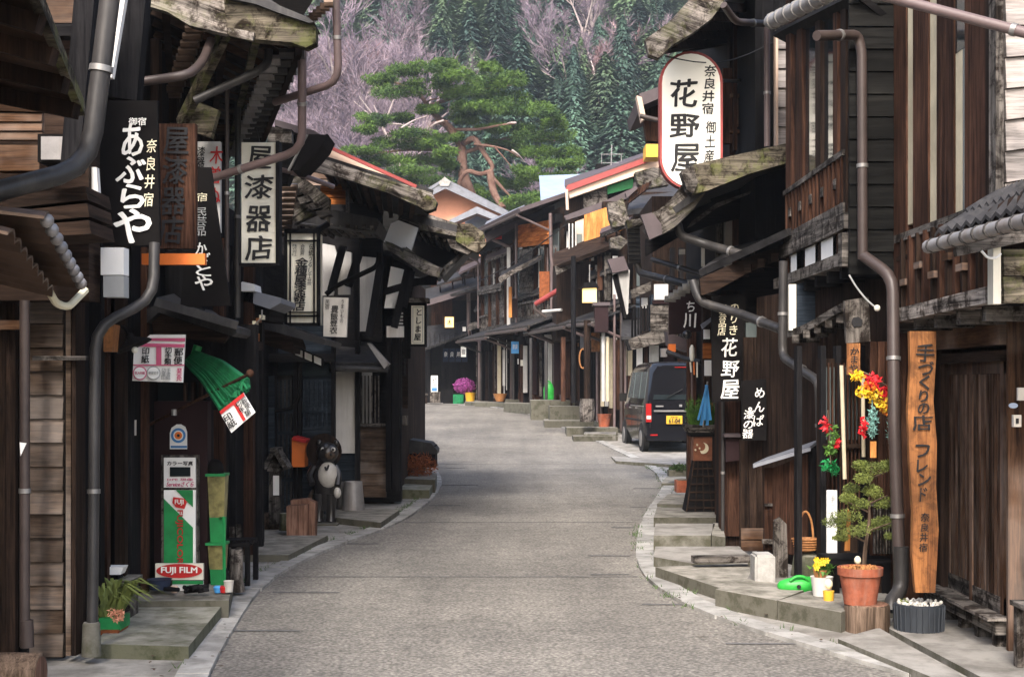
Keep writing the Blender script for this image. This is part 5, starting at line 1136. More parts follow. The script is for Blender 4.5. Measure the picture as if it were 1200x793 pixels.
for i in range(4): MB().box(*(lambda a, b: (a.x, b.x, 10.1 + i * .1, 10.17 + i * .1, a.z, a.z + .03))(A(264, 637, 10.3), A(297, 637, 10.3))).build('seat_slat', M['black_wood_h'], s_)
for x, y in ((266, 10.12), (292, 10.12), (266, 10.45), (292, 10.45)): a = A(x, 637, 10.3); MB().box(a.x, a.x + .035, y, y + .035, .05, a.z).build('leg', M['black_wood'], s_)
for i in range(9): MB().ball(A(266 + i * 3.6, 634.5, 10.15), .014, 6).build('rope_knot', M['black_paint'], s_)
s_ = thing('stump_post', 'tall grey cut post standing under the black bench', 'post', A(277, 690, 9.9)); MB().lathe(A(277, 693, 9.9), [(.062, 0), (.05, .08), (.048, .29), (.046, .3)], 12, jit=.06).build('post', M['grey_wood'], s_)
for x, h_, lab in ((272, 618, 'shorter'), (280, 616, 'taller')):
    s_ = thing('stake', 'grey wooden stake behind the black bench, the %s of two' % lab, 'stake', A(x, 650, 11.2)); MB().lathe(A(x, 652, 11.2), [(.026, 0), (.026, .24 if lab[0] == 's' else .26)], 8).build('post', M['grey_wood'], s_)
s_ = thing('easel_board', 'dark folding board leaning beside the black bench', 'board', A(264, 692, 9.6)); MB().beam(A(269, 692, 9.55), A(258, 650, 9.8), .05, .02).build('board', M['black_wood'], s_)
for x0, y0, x1, y1, c, lab in ((173, 678, 201, 690, 'noren', 'dark blue plastic tub beside the film advert'), (262, 680, 274, 693, 'ceramic_white', 'white bucket below the green stand'),):
    s_ = thing('tub', lab, 'tub', A((x0 + x1) / 2, y1, 9.2)); w_ = (x1 - x0) / 2 * 9.2 / F; hh = (y1 - y0) * 9.2 / F; MB().lathe(A((x0 + x1) / 2, y1, 9.2), [(w_ * .8, 0), (w_, hh), (w_ * 1.05, hh), (w_ * .9, hh * .9)], 16).build('bowl', M[c], s_)
s_ = thing('firewood_heap', 'dark lumpy heap of charred sticks before the name plate', 'heap', A(226, 696, 9)); m = MB()
for i in range(14): a = A(R.uniform(208, 240), 693 - R.uniform(0, 7), 9.1); m.pipe([a, a + Vector((R.uniform(-.09, .09), R.uniform(-.08, .08), R.uniform(-.005, .015)))], .014, 6)
m.build('stick', M['black_wood'], s_)
for x, c, lab in ((204, 'salmon_pale', 'small pink lump on the step before the film advert'), (262, 'red_paint', 'small red dish on the step below the stacked tubs'), (255, 'blue_plastic', 'small blue cup on the step below the stacked tubs')):
    s_ = thing('small_dish', lab, 'dish', A(x, 694, 9.2)); MB().lathe(A(x, 694, 9.2), [(.02, 0), (.03, .035), (.02, .045)], 10).build('bowl', M[c], s_)
# near left plant, cabinet, tray, hose, mailbox
s_ = thing('storage_box', 'grey wooden cabinet behind the strap leaved plant', 'cabinet', A(144, 730, 8.4)); E(s_, 'case', M['grey_wood'], (135, 683, 152, 730), 8.5, .2); E(s_, 'top', M['stone'], (132, 680, 153, 684), 8.45, .28)
s_ = thing('wall_shelf', 'white box shelf on the wall above the strap leaved plant', 'shelf', A(131, 676, 8.5)); E(s_, 'board', M['white'], [(118, 673), (121, 664), (145, 664), (141, 673)], 8.4, .1); E(s_, 'support', M['black_wood'], (119, 674, 138, 680), 8.5, .12)
s_ = thing('potted_plant', 'strap leaved plant in a long green trough with a few pink flowers', 'plant', A(128, 742, 8)); E(s_, 'trough', M['green_paint'], (116, 724, 141, 738), 8, .2); m = MB()
for i in range(170):
    a = A(R.uniform(118, 140), 724, 8.1) + Vector((0, R.uniform(-.06, .08), 0)); an_ = R.uniform(-1.25, 1.25); L = R.uniform(.15, .31); dy = R.uniform(-.08, .06)
    mid = a + Vector((math.sin(an_) * L * .5, dy * .6, L * .75)); e = a + Vector((math.sin(an_) * L * 1.15, dy, L * R.uniform(.3, .95))); wv = Vector((0, .006, 0)) + Vector((.006, 0, 0))
    m.add([a - wv, a + wv, mid + wv, mid - wv, e], [[0, 1, 2, 3], [3, 2, 4]])
m.build('leaves', M['leaf_yellow'], s_); m = MB()
for i in range(40): m.leaves(A(R.uniform(129, 144), R.uniform(714, 726), 7.88), (.012, .012, .012), 4, .016, 1, .8, 0)
m.build('flowers', M['salmon'], s_); E(s_, 'stand', M['rust'], (118, 738, 139, 744), 7.98, .2)
s_ = thing('hose_coil', 'dark coil of hose hanging on the wall left of the red brown panel', 'hose', A(160, 625, 9.3)); m = MB()
for k_ in range(5): m.pipe([A(160 + (3 + k_) * math.sin(a) * .8, 580 + 34 * math.cos(a) + k_ * 1.5, 9.3 - k_ * .01) for a in [i * math.pi / 6 for i in range(13)]], .008, 5)
m.pipe([A(160, 612, 9.3), A(158, 640, 9.3), A(163, 650, 9.3), A(160, 688, 9.3)], .016, 6); m.build('hose', M['pipe_dark'], s_)
s_ = sign('letter_box', 'dull red letter box on the wall behind the near drainpipe', (93, 528, 103, 572), 8.2, .15, 'maroon', 'letter box', 'case'); E(s_, 'front', M['roof_red'], (94, 529, 102, 571), 8.19, .01)
for x, y, Y, lab in ((26, 525, 7.2, 'white paper tag stuck on the brown pipe at the left edge'), (290, 540, 13, 'white paper tag on the brown post left of the navy doors')):
    s_ = sign('paper_tag', lab, [(x - 3, y - 7), (x + 5, y - 6), (x - 2, y + 9)] if x < 100 else [(x - 3, y - 4), (x + 4, y - 4), (x, y + 6)], Y, .004, 'white', 'tag', 'tag')
s_ = thing('log', 'short sawn log lying at the bottom left corner', 'log', A(22, 793, 6.95)); ax = Matrix.Rotation(math.radians(90), 3, 'Y'); MB().lathe(A(-10, 790, 6.95), [(.105, 0), (.11, .08), (.105, .24), (.1, .245)], 16, axis=ax, jit=.04).build('bark', M['bark'], s_); MB().lathe(A(47.6, 790, 6.95), [(.09, 0), (.09, .004)], 16, axis=ax).build('cut_face', M['stump'], s_)
# bird house post and log
s_ = thing('shrine_post', 'grey wooden post with a little gabled roof and white paper strip', 'post', A(321, 612, 14.3)); Y = 14.3
E(s_, 'post', M['grey_wood'], (315, 548, 328, 614), Y, .1); E(s_, 'box', M['grey_wood_h'], (313, 536, 330, 552), Y - .02, .14)
E(s_, 'roof_board', M['grey_wood_h'], [(306, 549), (318, 527), (323, 527), (312, 550)], Y - .1, .3); E(s_, 'roof_board', M['grey_wood_h'], [(318, 527), (324, 526), (338, 549), (333, 551)], Y - .1, .3)
E(s_, 'ridge', M['grey_wood_h'], (316, 525, 325, 529), Y - .12, .34); E(s_, 'paper_strip', M['white'], (320, 557, 327, 580), Y - .01, .005)
s_ = thing('log', 'long bark covered log lying behind the post with the little roof', 'log', A(318, 622, 14.2)); MB().lathe(A(288, 611, 14.5), [(.09, 0), (.095, .2), (.09, .45), (.085, .455)], 14, axis=ax, jit=.07).build('bark', M['bark'], s_)
s_ = thing('stone_block', 'squat mossy stump at the right end of the long log', 'stump', A(336, 620, 14)); MB().lathe(A(336, 621, 14), [(.08, 0), (.075, .15), (.07, .17)], 9, jit=.06).build('stump', M['stone_moss'], s_)
# tree stump tubs
s_ = thing('stump_tub', 'split reddish tree stump standing on the pavement edge before the raccoon dog statue', 'stump', A(351, 632, 13.3)); Y = 13.4; k = Y / F
for x0, x1, t0, t1, yo in ((336, 360, 593, 591, 0), (358, 369, 584, 589, .1), (341, 362, 586, 584, .18)): MB().ext([(x0, 631 - yo * 20), (x1, 632 - yo * 20), (x1 + .6, t1), (x0 - .5, t0)], Y + yo, .16).build('split_log', M['stump'], s_)
# red letter box
s_ = thing('letter_box', 'bright orange red letter box on the navy wall beside the statue', 'letter box', A(350, 548, 15.2)); E(s_, 'case', M['orange_paint'], [(342, 547), (357, 547), (358, 516), (344, 512), (342, 513)], 15.2, .25); E(s_, 'slot_lid', M['red_paint'], [(342, 515), (344, 511), (359, 515), (358, 519)], 15.15, .3)
# bins
for x, Y, lab in ((414, 15.9, 'grey metal bin with sloping sides standing below the white panel'), (400, 16.15, 'dark grey bin half hidden behind the statue and the lighter bin')):
    s_ = thing('bin', lab, 'bin', A(x, 597, Y)); k = Y / F; MB().lathe(A(x, 597 - (16.15 - Y) * 0, Y), [(13.5 * k, 0), (10.5 * k, 33 * k), (9.5 * k, 33.5 * k), (9 * k, 30 * k)], 20).build('bin_body', M['tin' if x == 414 else 'pipe_dark'], s_)
# leaf box
s_ = thing('planter_box', 'low dark box heaped with rust brown dry branches at the street corner', 'planter', A(490, 560, 20)); E(s_, 'box', M['black_wood_h'], (470, 522, 510, 548), 20.4, .6); E(s_, 'box_lid', M['roof_dark'], [(470, 522), (480, 515), (505, 519), (512, 527), (512, 532), (470, 531)], 20.3, .7)
m = MB(); m.leaves(A(491, 545, 20), (.27, .12, .17), 900, .06, .8, .25, .1); m.build('dry_branches', M['rust'], s_)

# ---- raccoon dog statue (generic tanuki figure)
s_ = thing('raccoon_dog_statue', 'dark ceramic raccoon dog statue with white belly and straw hat on the left pavement', 'statue', A(380, 610, 15.0)); Y = 15.0; k = Y / F
c = A(381, 610, Y)
m = MB(); m.lathe(c + Vector((0, .02, 0)), [(9 * k, 12 * k), (12 * k, 26 * k), (14.5 * k, 40 * k), (15 * k, 52 * k), (12 * k, 64 * k), (8 * k, 72 * k)], 18, .85)
for sx in (-7, 7): m.lathe(c + Vector((sx * k, -.02, 0)), [(7 * k, 0), (5.5 * k, 4 * k), (6 * k, 16 * k), (7.5 * k, 32 * k)], 12)
m.ball(c + Vector((3 * k, -.02, 80 * k)), 13 * k, 16, (1, .95, .95))
for sx in (-7, 13): m.ball(c + Vector((sx * k, .0, 91 * k)), 3.6 * k, 8, (1, .6, 1.2))
m.pipe([c + Vector((-12 * k, -.02, 64 * k)), c + Vector((-18 * k, -.06, 54 * k)), c + Vector((-13 * k, -.14, 44 * k))], 4 * k, 8); m.pipe([c + Vector((12 * k, -.02, 64 * k)), c + Vector((17 * k, -.05, 54 * k)), c + Vector((16 * k, -.12, 42 * k))], 3.8 * k, 8)
m.build('body', M['ceramic_black'], s_)
MB().ball(c + Vector((4 * k, -6 * k, 54 * k)), 12.5 * k, 18, (.95, .75, 1.25)).build('belly', M['ceramic_white'], s_)
MB().ball(c + Vector((7 * k, -11 * k, 77 * k)), 6.5 * k, 12, (1, 1, .7)).build('muzzle', M['bark'], s_); MB().ball(c + Vector((9 * k, -17 * k, 78.5 * k)), 1.8 * k, 8).build('nose', M['ink'], s_)
for sx in (-1, 11): MB().ball(c + Vector((sx * k, -11.5 * k, 84 * k)), 2.8 * k, 10, (1, .5, 1)).build('eye_patch', M['ceramic_white'], s_); MB().ball(c + Vector((sx * k, -13 * k, 84 * k)), 1.4 * k, 8).build('pupil', M['ink'], s_)
rot = Matrix.Rotation(math.radians(78), 3, 'X'); MB().lathe(c + Vector((-2 * k, 7 * k, 82 * k)), [(21 * k, -3 * k), (21 * k, -1 * k), (12 * k, 4 * k), (3 * k, 9 * k)], 24, axis=Matrix.Rotation(math.radians(-78), 3, 'X')).build('hat', M['dark_wood'], s_)
MB().pipe([c + Vector((6 * k, -14 * k, 66 * k)), c + Vector((4 * k, -18 * k, 60 * k)), c + Vector((2 * k, -16 * k, 64 * k))], 1.2 * k, 6).build('collar_cord', M['ink'], s_)
MB().ball(c + Vector((16 * k, -14 * k, 34 * k)), 5 * k, 12, (.9, .8, 1.3)).build('flask', M['ceramic_white'], s_)
MB().ball(c + Vector((-14 * k, .1, 22 * k)), 8 * k, 10, (1, 1, 1.9)).build('tail', M['bark'], s_)
MB().box(c.x - 16 * k, c.x + 17 * k, Y - .2, Y + .2, .0, .03).build('base', M['stone'], s_)
# ================================================================ RIGHT SIDE
# ---- nearest right house: siding end, pent roof with tiles
RA = thing('timber_house', 'nearest right house with pale weatherboards above a small tiled pent roof', 'house', (3, 6.8, 0))
planks(RA, [A(1176, 252, 6.9), A(1290, 230, 6.9), A(1290, -40, 6.9), A(1176, -40, 6.9)], 8, M['pale_siding'], lap=.02)
E(RA, 'corner_post', M['salmon_pale'] if False else M['grey_wood'], (1167, -30, 1176, 252), 6.82, .1)
MB().box(2.42, 6, 6.95, 7.2, 2.2, 4.6).build('wall', M['dark_wood'], RA)
q = [A(1095, 282, 6.75), A(1225, 246, 5.8), A(1225, 210, 6.1), A(1160, 236, 6.9)]
MB().slab([v_ - Vector((0, 0, .02)) for v_ in q], .02).build('roof_deck', M['dark_wood'], RA)
for j in range(11):
    for i in range(2):
        t0, t1 = j / 11, (j + .96) / 11; s0, s1 = i / 2, (i + 1.1) / 2
        f_ = lambda t, s: (q[0].lerp(q[1], t)).lerp(q[3].lerp(q[2], t), s)
        a, b_ = f_(t0, s0) + Vector((0, 0, .03 - i * .0)), f_(t0, s1) + Vector((0, 0, .015))
        c_, d_ = f_(t1, s1) + Vector((0, 0, .015)), f_(t1, s0) + Vector((0, 0, .03)); mid = (f_((t0 + t1) / 2, s0) + Vector((0, 0, .055)), f_((t0 + t1) / 2, s1) + Vector((0, 0, .04)))
        MB().add([a, mid[0], d_, c_, mid[1], b_, a - Vector((0, 0, .02)), mid[0] - Vector((0, 0, .02)), d_ - Vector((0, 0, .02))], [[0, 1, 4, 5], [1, 2, 3, 4], [0, 6, 7, 1], [1, 7, 8, 2]]).build('roof_tile', M['roof_dark'], RA)
m = MB(); g0, g1 = q[0] + Vector((-.03, 0, -.03)), q[1] + Vector((-.03, 0, -.03)); m.pipe([g0, g1], .033, 10); m.build('gutter', M['tin'], RA)
for i in range(9):
    c_ = g0.lerp(g1, (i + .5) / 9); m = MB(); m.pipe([c_ + Vector((0, -.008, 0)), c_ + Vector((0, .008, 0))], .038, 10); m.build('gutter_bracket', M['pipe_dark'], RA)
E(RA, 'fascia_board', M['grey_wood_h'], [(1120, 290), (1200, 268), (1240, 262), (1240, 275), (1122, 300)], 6.7, .05)
E(RA, 'post', M['paper'], (1164, 288, 1173, 356), 6.75, .08)
planks(RA, [A(1174, 356, 6.8), A(1260, 356, 6.8), A(1260, 292, 6.8), A(1174, 292, 6.8)], 2, M['mossy'])
MB().pipe([A(1150, 294, 6.6), A(1158, 303, 6.6), A(1168, 302, 6.6), A(1173, 297, 6.6)], .006, 6).build('cable', M['white'], RA)
MB().box(2.7, 6, 5, 6.8, 0, 2.0).build('wall', M['dark_wood'], RA) if False else None
P(RA, M['pipe_mauve'], [(1030, -6, 6.6), (1330, 72, 6.0)], 6.5)
s_ = thing('flower_pot', 'tiny red flowers standing on the pent roof at the right edge', 'flowers', A(1197, 238, 6.5)); m = MB(); m.leaves(A(1198, 234, 6.5), (.03, .03, .02), 60, .02, 1, .8, 0); m.build('flowers', M['petal_red'], s_)

# ---- door house
RB = thing('timber_house', 'right house with tall slatted sliding door and brown boarded upper floor', 'house', (3, 8, 0))
XW = 2.74
def X(px, x=XW): return x * F / (px - CX)          # depth at which a wall plane x crosses a pixel column
def fq(p0, p1, yb0, yb1, yt0, yt1, x=XW):           # quad on the wall plane: far px, near px, bottom/top y at each
    Y0, Y1 = X(p0, x), X(p1, x); return [A(p0, yb0, Y0), A(p1, yb1, Y1), A(p1, yt1, Y1), A(p0, yt0, Y0)]
MB().box(2.86, 6.5, 6.9, 9.3, 0, 5.2).build('wall', M['dark_wood'], RB)
MB().box(2.74, 2.9, 9.0, 9.3, 0, 5.2).build('wall', M['dark_wood'], RB)
def bw(nm, y0, y1, z0, z1, x0, x1, mt, par=None): return MB().box(x0, x1, y0, y1, z0, z1).build(nm, M[mt], par or RB)
yd0, yd1 = 7.86, 9.05
bw('lintel', 7.80, 9.15, 1.72, 1.84, 2.70, 2.84, 'brown_wood_h'); bw('lintel', 7.84, 9.12, 1.63, 1.69, 2.72, 2.84, 'dark_wood_h')
for k_ in range(2):
    ya, yb = (7.88, 8.47) if k_ == 0 else (8.47, 9.06); xo = 2.76 + k_ * .035
    dd = bw('door', ya, yb, .22, 1.63, xo + .02, xo + .03, 'door_wood')
    for a_, b__ in ((ya, ya + .05), (yb - .05, yb)): bw('stile', a_, b__, .2, 1.63, xo - .01, xo + .02, 'door_wood')
    bw('rail', ya, yb, .2, .30, xo - .008, xo + .02, 'grey_wood_h'); bw('rail', ya, yb, 1.56, 1.63, xo - .008, xo + .02, 'door_wood')
    for i in range(11): bw('slat', ya + .055 + i * .045, ya + .083 + i * .045, .3, 1.56, xo - .002, xo + .022, 'door_wood')
bw('sill_beam', 7.75, 9.15, .12, .205, 2.66, 2.84, 'grey_wood_h'); bw('step_board', 7.7, 9.12, .205, .222, 2.6, 2.72, 'grey_wood_h')
for i in range(5): bw('sill_support', 7.8 + i * .3, 7.86 + i * .3, .03, .12, 2.68, 2.78, 'grey_wood')
planks(RB, [A(1179, 765, 7.7), A(1332, 765, 7.7), A(1332, 356, 7.7), A(1179, 356, 7.7)], 7, M['door_wood'], 'v', t=.03)
bw('post', 9.1, 9.3, 0, 4.6, 2.5, 2.72, 'brown_wood')
# upper floor, jutting over the street
x_ = 2.50
MB().box(x_ + .1, 6, 7.0, 9.25, 1.98, 5.2).build('upper_wall', M['dark_wood'], RB)
bq = fq(1051, 1168, 382, 357, 366, 335, x_)
MB().beam(A(1050, 372, 9.15), A(1175, 344, 7.15), .12, .085).build('floor_beam', M['beam_pale'], RB)
for i in range(5):
    y_ = 7.4 + i * .42; MB().beam((x_ - .02, y_, 1.87), (2.9, y_, 1.87), .07, .08).build('joist', M['grey_wood_h'], RB)
MB().box(x_ + .02, 2.9, 7.1, 9.2, 1.925, 1.95).build('floor_board', M['black_wood_h'], RB)
def up(px0, px1, y0, y1, mt, nm='wall_board', dx=0, t=.04):
    a0, a1 = X(px0, x_), X(px1, x_)
    z = [EYE + (CY - y0) * (a0 + a1) / 2 / F, EYE + (CY - y1) * (a0 + a1) / 2 / F]
    MB().box(x_ - dx, x_ - dx + t, min(a0, a1), max(a0, a1), min(z), max(z)).build(nm, M[mt], RB)
for p0, p1 in ((1043, 1064), (1072, 1090), (1100, 1120), (1133, 1162)): up(p0, p1, -60, 360, 'brown_wood', dx=.012)
for p0, p1 in ((1064, 1072), (1090, 1100), (1120, 1128)): up(p0, p1, -60, 262, 'plaster_cream', 'plaster_strip')
up(1128, 1133, -60, 262, 'glass_grey', 'window'); up(1162, 1167, -60, 250, 'glass_grey', 'window'); up(1118, 1132, -60, 60, 'glass_dark', 'window', dx=.002)
MB().beam(A(1053, 281, 9.1), A(1166, 240, 7.35), .06, .05).build('window_rail', M['grey_wood_h'], RB)
MB().beam(A(1053, 304, 9.1), A(1166, 270, 7.35), .03, .03).build('window_rail', M['dark_wood_h'], RB)
for i in range(12):
    px = 1058 + i * 9; y_ = X(px, x_ - .03); MB().box(x_ - .04, x_ - .01, y_, y_ + .035, 1.98, 2.42 - i * .0).build('baluster', M['brown_wood' if i % 2 else 'dark_wood'], RB)
for i in range(6):
    px = 1064 + i * 17; y_ = X(px, x_ - .03); MB().box(x_ - .05, x_ - .02, y_, y_ + .12, 2.12 + (i % 2) * .08, 2.16 + (i % 2) * .08).build('lattice_block', M['brown_wood_h'], RB)
# main drainpipe of the door house, elbow at foot
P(RB, M['pipe_brown'], [(1012, 300, 9.1), (1046, 324, 8.9), (1048, 500, 8.75), (1055, 690, 8.7)], 7.2, bend=.1)
P(RB, M['pipe_dark'], [(1056, 640, 8.68), (1056, 690, 8.68), (1044, 706, 8.6), (1044, 716, 8.58)], 9, bend=.12, rings=False)
P(RB, M['pipe_brown'], [(957, 42, 8.8), (1005, 41, 9.1), (1010, 60, 9.1), (1011, 304, 9.1)], 6, bend=.1)
# outlet, oval plate
s_ = sign('outlet_box', 'white outlet box on the board wall at the right edge', (1188, 486, 1197, 500), 7.5, .03, 'ceramic_white', 'outlet', 'case'); sheet(s_, 'socket', 'ink', (1191, 490, 1194, 496), 7.49, .008)
s_ = sign('outlet_box', 'small white switch plate above the outlet, cut by the right edge', (1193, 454, 1202, 469), 7.5, .02, 'ceramic_white', 'outlet', 'case')
s_ = thing('oval_plate', 'small pale blue oval plate on the board wall by the outlet', 'plate', A(1187, 480, 7.5)); MB().lathe(A(1187, 475, 7.54), [(.024, 0), (.024, .01)], 18, .6, axis=rx).build('plate', M['roof_blue'], s_)
# vertical wooden sign board
s_ = thing('shop_sign', 'tall orange wooden board with wavy edges and black vertical writing by the sliding door', 'sign', A(1081, 696, 8.25)); Y = 8.25
lf = [(1066, 388), (1067, 430), (1064, 480), (1066, 540), (1070, 600), (1069, 650), (1073, 694)]; rt = [(1097, 388), (1097, 420), (1094, 470), (1098, 520), (1097, 570), (1100, 620), (1098, 660), (1096, 694)]
E(s_, 'board', M['sign_wood'], lf[::-1] + rt, Y, .045)
for ch, r in zip('手づくりの店', ((1074, 403, 1095, 423), (1076, 423, 1094, 439), (1077, 440, 1090, 456), (1077, 457, 1088, 471), (1076, 472, 1089, 485), (1070, 486, 1092, 504))): lettering(s_, ch, r, Y - .01, M['ink'], .03)
for ch, r in zip('フレンド', ((1073, 521, 1089, 536), (1075, 538, 1087, 553), (1076, 555, 1091, 569), (1078, 571, 1086, 587))): lettering(s_, ch, r, Y - .01, M['ink'], .03)
lettering(s_, '奈\n良\n井\n宿', (1078, 601, 1088, 646), Y - .01, M['ink'], .02, 1.1)
s_ = thing('round_tub', 'dark ribbed round tub filled with white pebbles under the orange wooden board', 'tub', A(1077, 742, 8.3)); c = A(1077, 743, 8.35); k = 8.35 / F
MB().lathe(c, [(27 * k, 0), (28.5 * k, 36 * k), (26 * k, 37 * k), (25 * k, 33 * k)], 24).build('tub_body', M['tub'], s_)
for i in range(26):
    a = i / 26 * 6.283; MB().beam(c + Vector((math.cos(a) * 27.5 * k, math.sin(a) * 27.5 * k, 0)), c + Vector((math.cos(a) * 29 * k, math.sin(a) * 29 * k, 35 * k)), .008, .008).build('rib', M['tub'], s_)
m = MB()
for _ in range(110): a, r_ = R.uniform(0, 6.28), 25 * k * math.sqrt(R.random()); m.ball(c + Vector((math.cos(a) * r_, math.sin(a) * r_, 35 * k + R.uniform(0, .018))), R.uniform(.007, .013), 5)
m.build('pebbles', M['gravel_white'], s_)
m2 = MB(); m2.leaves(c + Vector((-.09, 0, 38 * k)), (.03, .03, .02), 30, .02, 1, .7, 0); m2.build('weed', M['leaf_yellow'], s_)
s_ = thing('side_table', 'weathered grey bench end cut off by the right edge', 'bench', (2.6, 7.2, 0)); MB().box(2.58, 2.75, 6.9, 7.3, .36, .385).build('seat', M['grey_wood_h'], s_)
for x, y_ in ((2.59, 7.22), (2.7, 6.95), (2.7, 7.2)): MB().box(x, x + .035, y_, y_ + .05, .05, .36).build('leg', M['grey_wood'], s_)

# ---- middle right house with bay window
RC = thing('timber_house', 'right house with jutting glazed bay window over a dark shopfront with small lean-to', 'house', (2.6, 11, 0))
MB().box(2.75, 6.5, 9.3, 12.3, 0, 5.4).build('wall', M['black_wood'], RC)
MB().prism([(2.62, 9.35, 0), (2.12, 12.2, 0), (4, 12.2, 0), (4, 9.35, 0)], (0, 0, 2.25)).build('wall', M['dark_wood'], RC)
bx0 = 2.3
MB().box(bx0 + .04, 3.2, 9.3, 12, 2.25, 4.75).build('bay_wall', M['black_wood'], RC)
MB().box(2.24, 2.75, 9.22, 9.32, 2.3, 4.8).build('bay_end', M['black_wood_h'], RC)
planks(RC, [A(994, 322, 9.2), A(1046, 322, 9.2), A(1046, -20, 9.2), A(994, -20, 9.2)], 13, M['char_wood'], lap=.012)
X2 = lambda px: bx0 * F / (px - CX)
def bay(px0, px1, z0, z1, mt, nm, dx=0, t=.05):
    a0, a1 = sorted((X2(px0), X2(px1))); MB().box(bx0 - dx, bx0 - dx + t, a0, a1, z0, z1).build(nm, M[mt], RC)
for p0, p1, mt in ((925, 931, 'brown_wood'), (938, 944, 'brown_wood'), (960, 966, 'dark_wood'), (981, 986, 'brown_wood'), (990, 996, 'dark_wood')): bay(p0, p1, 2.4, 4.8, mt, 'post', .03)
for p0, p1 in ((931, 938), (944, 960), (966, 981), (986, 990)): bay(p0, p1, 3.1, 4.7, 'glass_dark', 'window', 0); bay(p0, p1, 2.72, 3.1, 'dark_wood', 'panel', 0)
MB().box(bx0 - .05, bx0 - .02, 9.6, 11.7, 3.06, 3.1).build('window_rail', M['grey_wood_h'], RC)
MB().box(bx0 - .045, bx0 - .02, 9.6, 11.7, 2.66, 2.74).build('window_rail', M['grey_wood_h'], RC)
for i in range(16): MB().box(bx0 - .045, bx0 - .02, 9.65 + i * .13, 9.68 + i * .13, 2.74, 3.06).build('baluster', M['brown_wood'], RC)
for i in range(5): MB().box(bx0 - .05, bx0 - .03, 9.8 + i * .4, 9.88 + i * .4, 2.86, 2.93).build('lattice_block', M['grey_wood_h'], RC)
MB().box(bx0 - .06, bx0, 9.5, 11.8, 2.55, 2.66).build('beam', M['grey_wood_h'], RC)
MB().box(bx0 - .09, bx0 + .3, 9.35, 11.9, 2.30, 2.385).build('beam', M['grey_wood_h'], RC); MB().box(bx0 - .12, bx0 + .1, 9.3, 9.42, 2.28, 2.5).build('beam_end', M['grey_wood_h'], RC)
for p0, p1 in ((929, 944), (948, 963), (967, 985)):
    a0, a1 = sorted((X2(p0), X2(p1))); MB().box(bx0 - .03, bx0 - .01, a0, a1, 2.39, 2.545).build('pane', M['white'], RC)
for i in range(6): MB().box(bx0 - .05, bx0 + .4, 9.6 + i * .4, 9.67 + i * .4, 2.22, 2.3).build('joist', M['black_wood_h'], RC)
# eave of this house at the top
S(RC, 'roof', M['roof_dark'], [(860, -10, 12.5), (1046, -60, 9), (1090, -120, 9.3), (960, -60, 12.5)], .08)
S(RC, 'soffit', M['black_wood_h'], [(905, 42, 12), (1000, -6, 9.1), (1046, 30, 9.2), (940, 60, 12)], .04)
m0, m1 = A(903, 26, 8.6), A(985, -14, 7.6)
MB().pipe([m0, m1], .045, 12).build('gutter', M['tin'], RC)
for i in range(8):
    c_ = m0.lerp(m1, (i + .4) / 8); d_ = (m1 - m0).normalized() * .012; MB().pipe([c_ - d_, c_ + d_], .052, 12).build('gutter_bracket', M['steel'], RC)
# under the bay: small arched canopy, grey panel, posts
m = MB()
for i in range(8):
    t0, t1 = i / 8, (i + 1) / 8; f_ = lambda t: A(928 + 64 * t, 391 - 31 * t + 6 * (1 - t) * math.sin(t * 3), 10.6 - .9 * t)
    m.beam(f_(t0), f_(t1) + Vector((.002, 0, 0)), .08, .055)
m.build('canopy_beam', M['grey_wood_h'], RC)
for i in range(5): MB().beam(A(932 + i * 13, 397 - i * 6, 10.4 - i * .15), A(962 + i * 12, 396 - i * 5, 10.9 - i * .1), .05, .06).build('joist', M['grey_wood_h'], RC)
E(RC, 'transom', M['navy_wood'], [(934, 333), (990, 318), (990, 358), (934, 384)], 10.9, .08)
E(RC, 'post', M['paper'], (925, 333, 933, 387), 10.5, .05)
E(RC, 'sign_panel', M['grey_wood'], [(990, 352), (1018, 348), (1020, 400), (992, 402)], 9.25, .05); E(RC, 'hole', M['ink'], [(1000, 372), (1006, 371), (1011, 375), (1010, 382), (1001, 383), (998, 378)], 9.24, .015)
MB().pipe([A(995, 322, 9.1), A(1003, 336, 9.1), A(1016, 352, 9.1), A(1027, 361, 9.1)], .006, 6).build('cable', M['grey_paint'], RC); MB().ball(A(1028, 361, 9.1), .022, 8).build('insulator', M['paper'], RC)
E(RC, 'door_panel', M['dark_wood'], (960, 420, 1045, 690), 9.75, .08)
planks(RC, [A(1018, 650, 9.35), A(1046, 650, 9.35), A(1046, 400, 9.35), A(1018, 400, 9.35)], 3, M['brown_wood'], 'v', t=.03)
planks(RC, [A(1012, 700, 9.3), A(1046, 700, 9.3), A(1046, 655, 9.3), A(1012, 655, 9.3)], 2, M['dark_wood_h'])
slats(RC, [A(1022, 648, 9.28), A(1046, 648, 9.28), A(1046, 595, 9.28), A(1022, 595, 9.28)], 7, .4, .03, M['grey_wood'])
E(RC, 'window_rail', M['grey_wood_h'], (1020, 588, 1046, 593), 9.25, .05)
for x in (934, 962, 980, 1008): E(RC, 'post', M['black_wood'], (x, 405, x + 6, 690), 9.7, .1)
slats(RC, [A(968, 600, 9.72), A(1008, 600, 9.72), A(1008, 425, 9.72), A(968, 425, 9.72)], 9, .35, .03, M['brown_wood'])
slats(RC, [A(906, 520, 11.85), A(946, 520, 11.85), A(946, 400, 11.85), A(906, 400, 11.85)], 7, .3, .03, M['brown_wood'])
E(RC, 'door_rail', M['dark_wood_h'], (966, 520, 1010, 525), 9.66, .04); E(RC, 'glass', M['glass_grey'], (968, 430, 1008, 515), 9.745, .004)
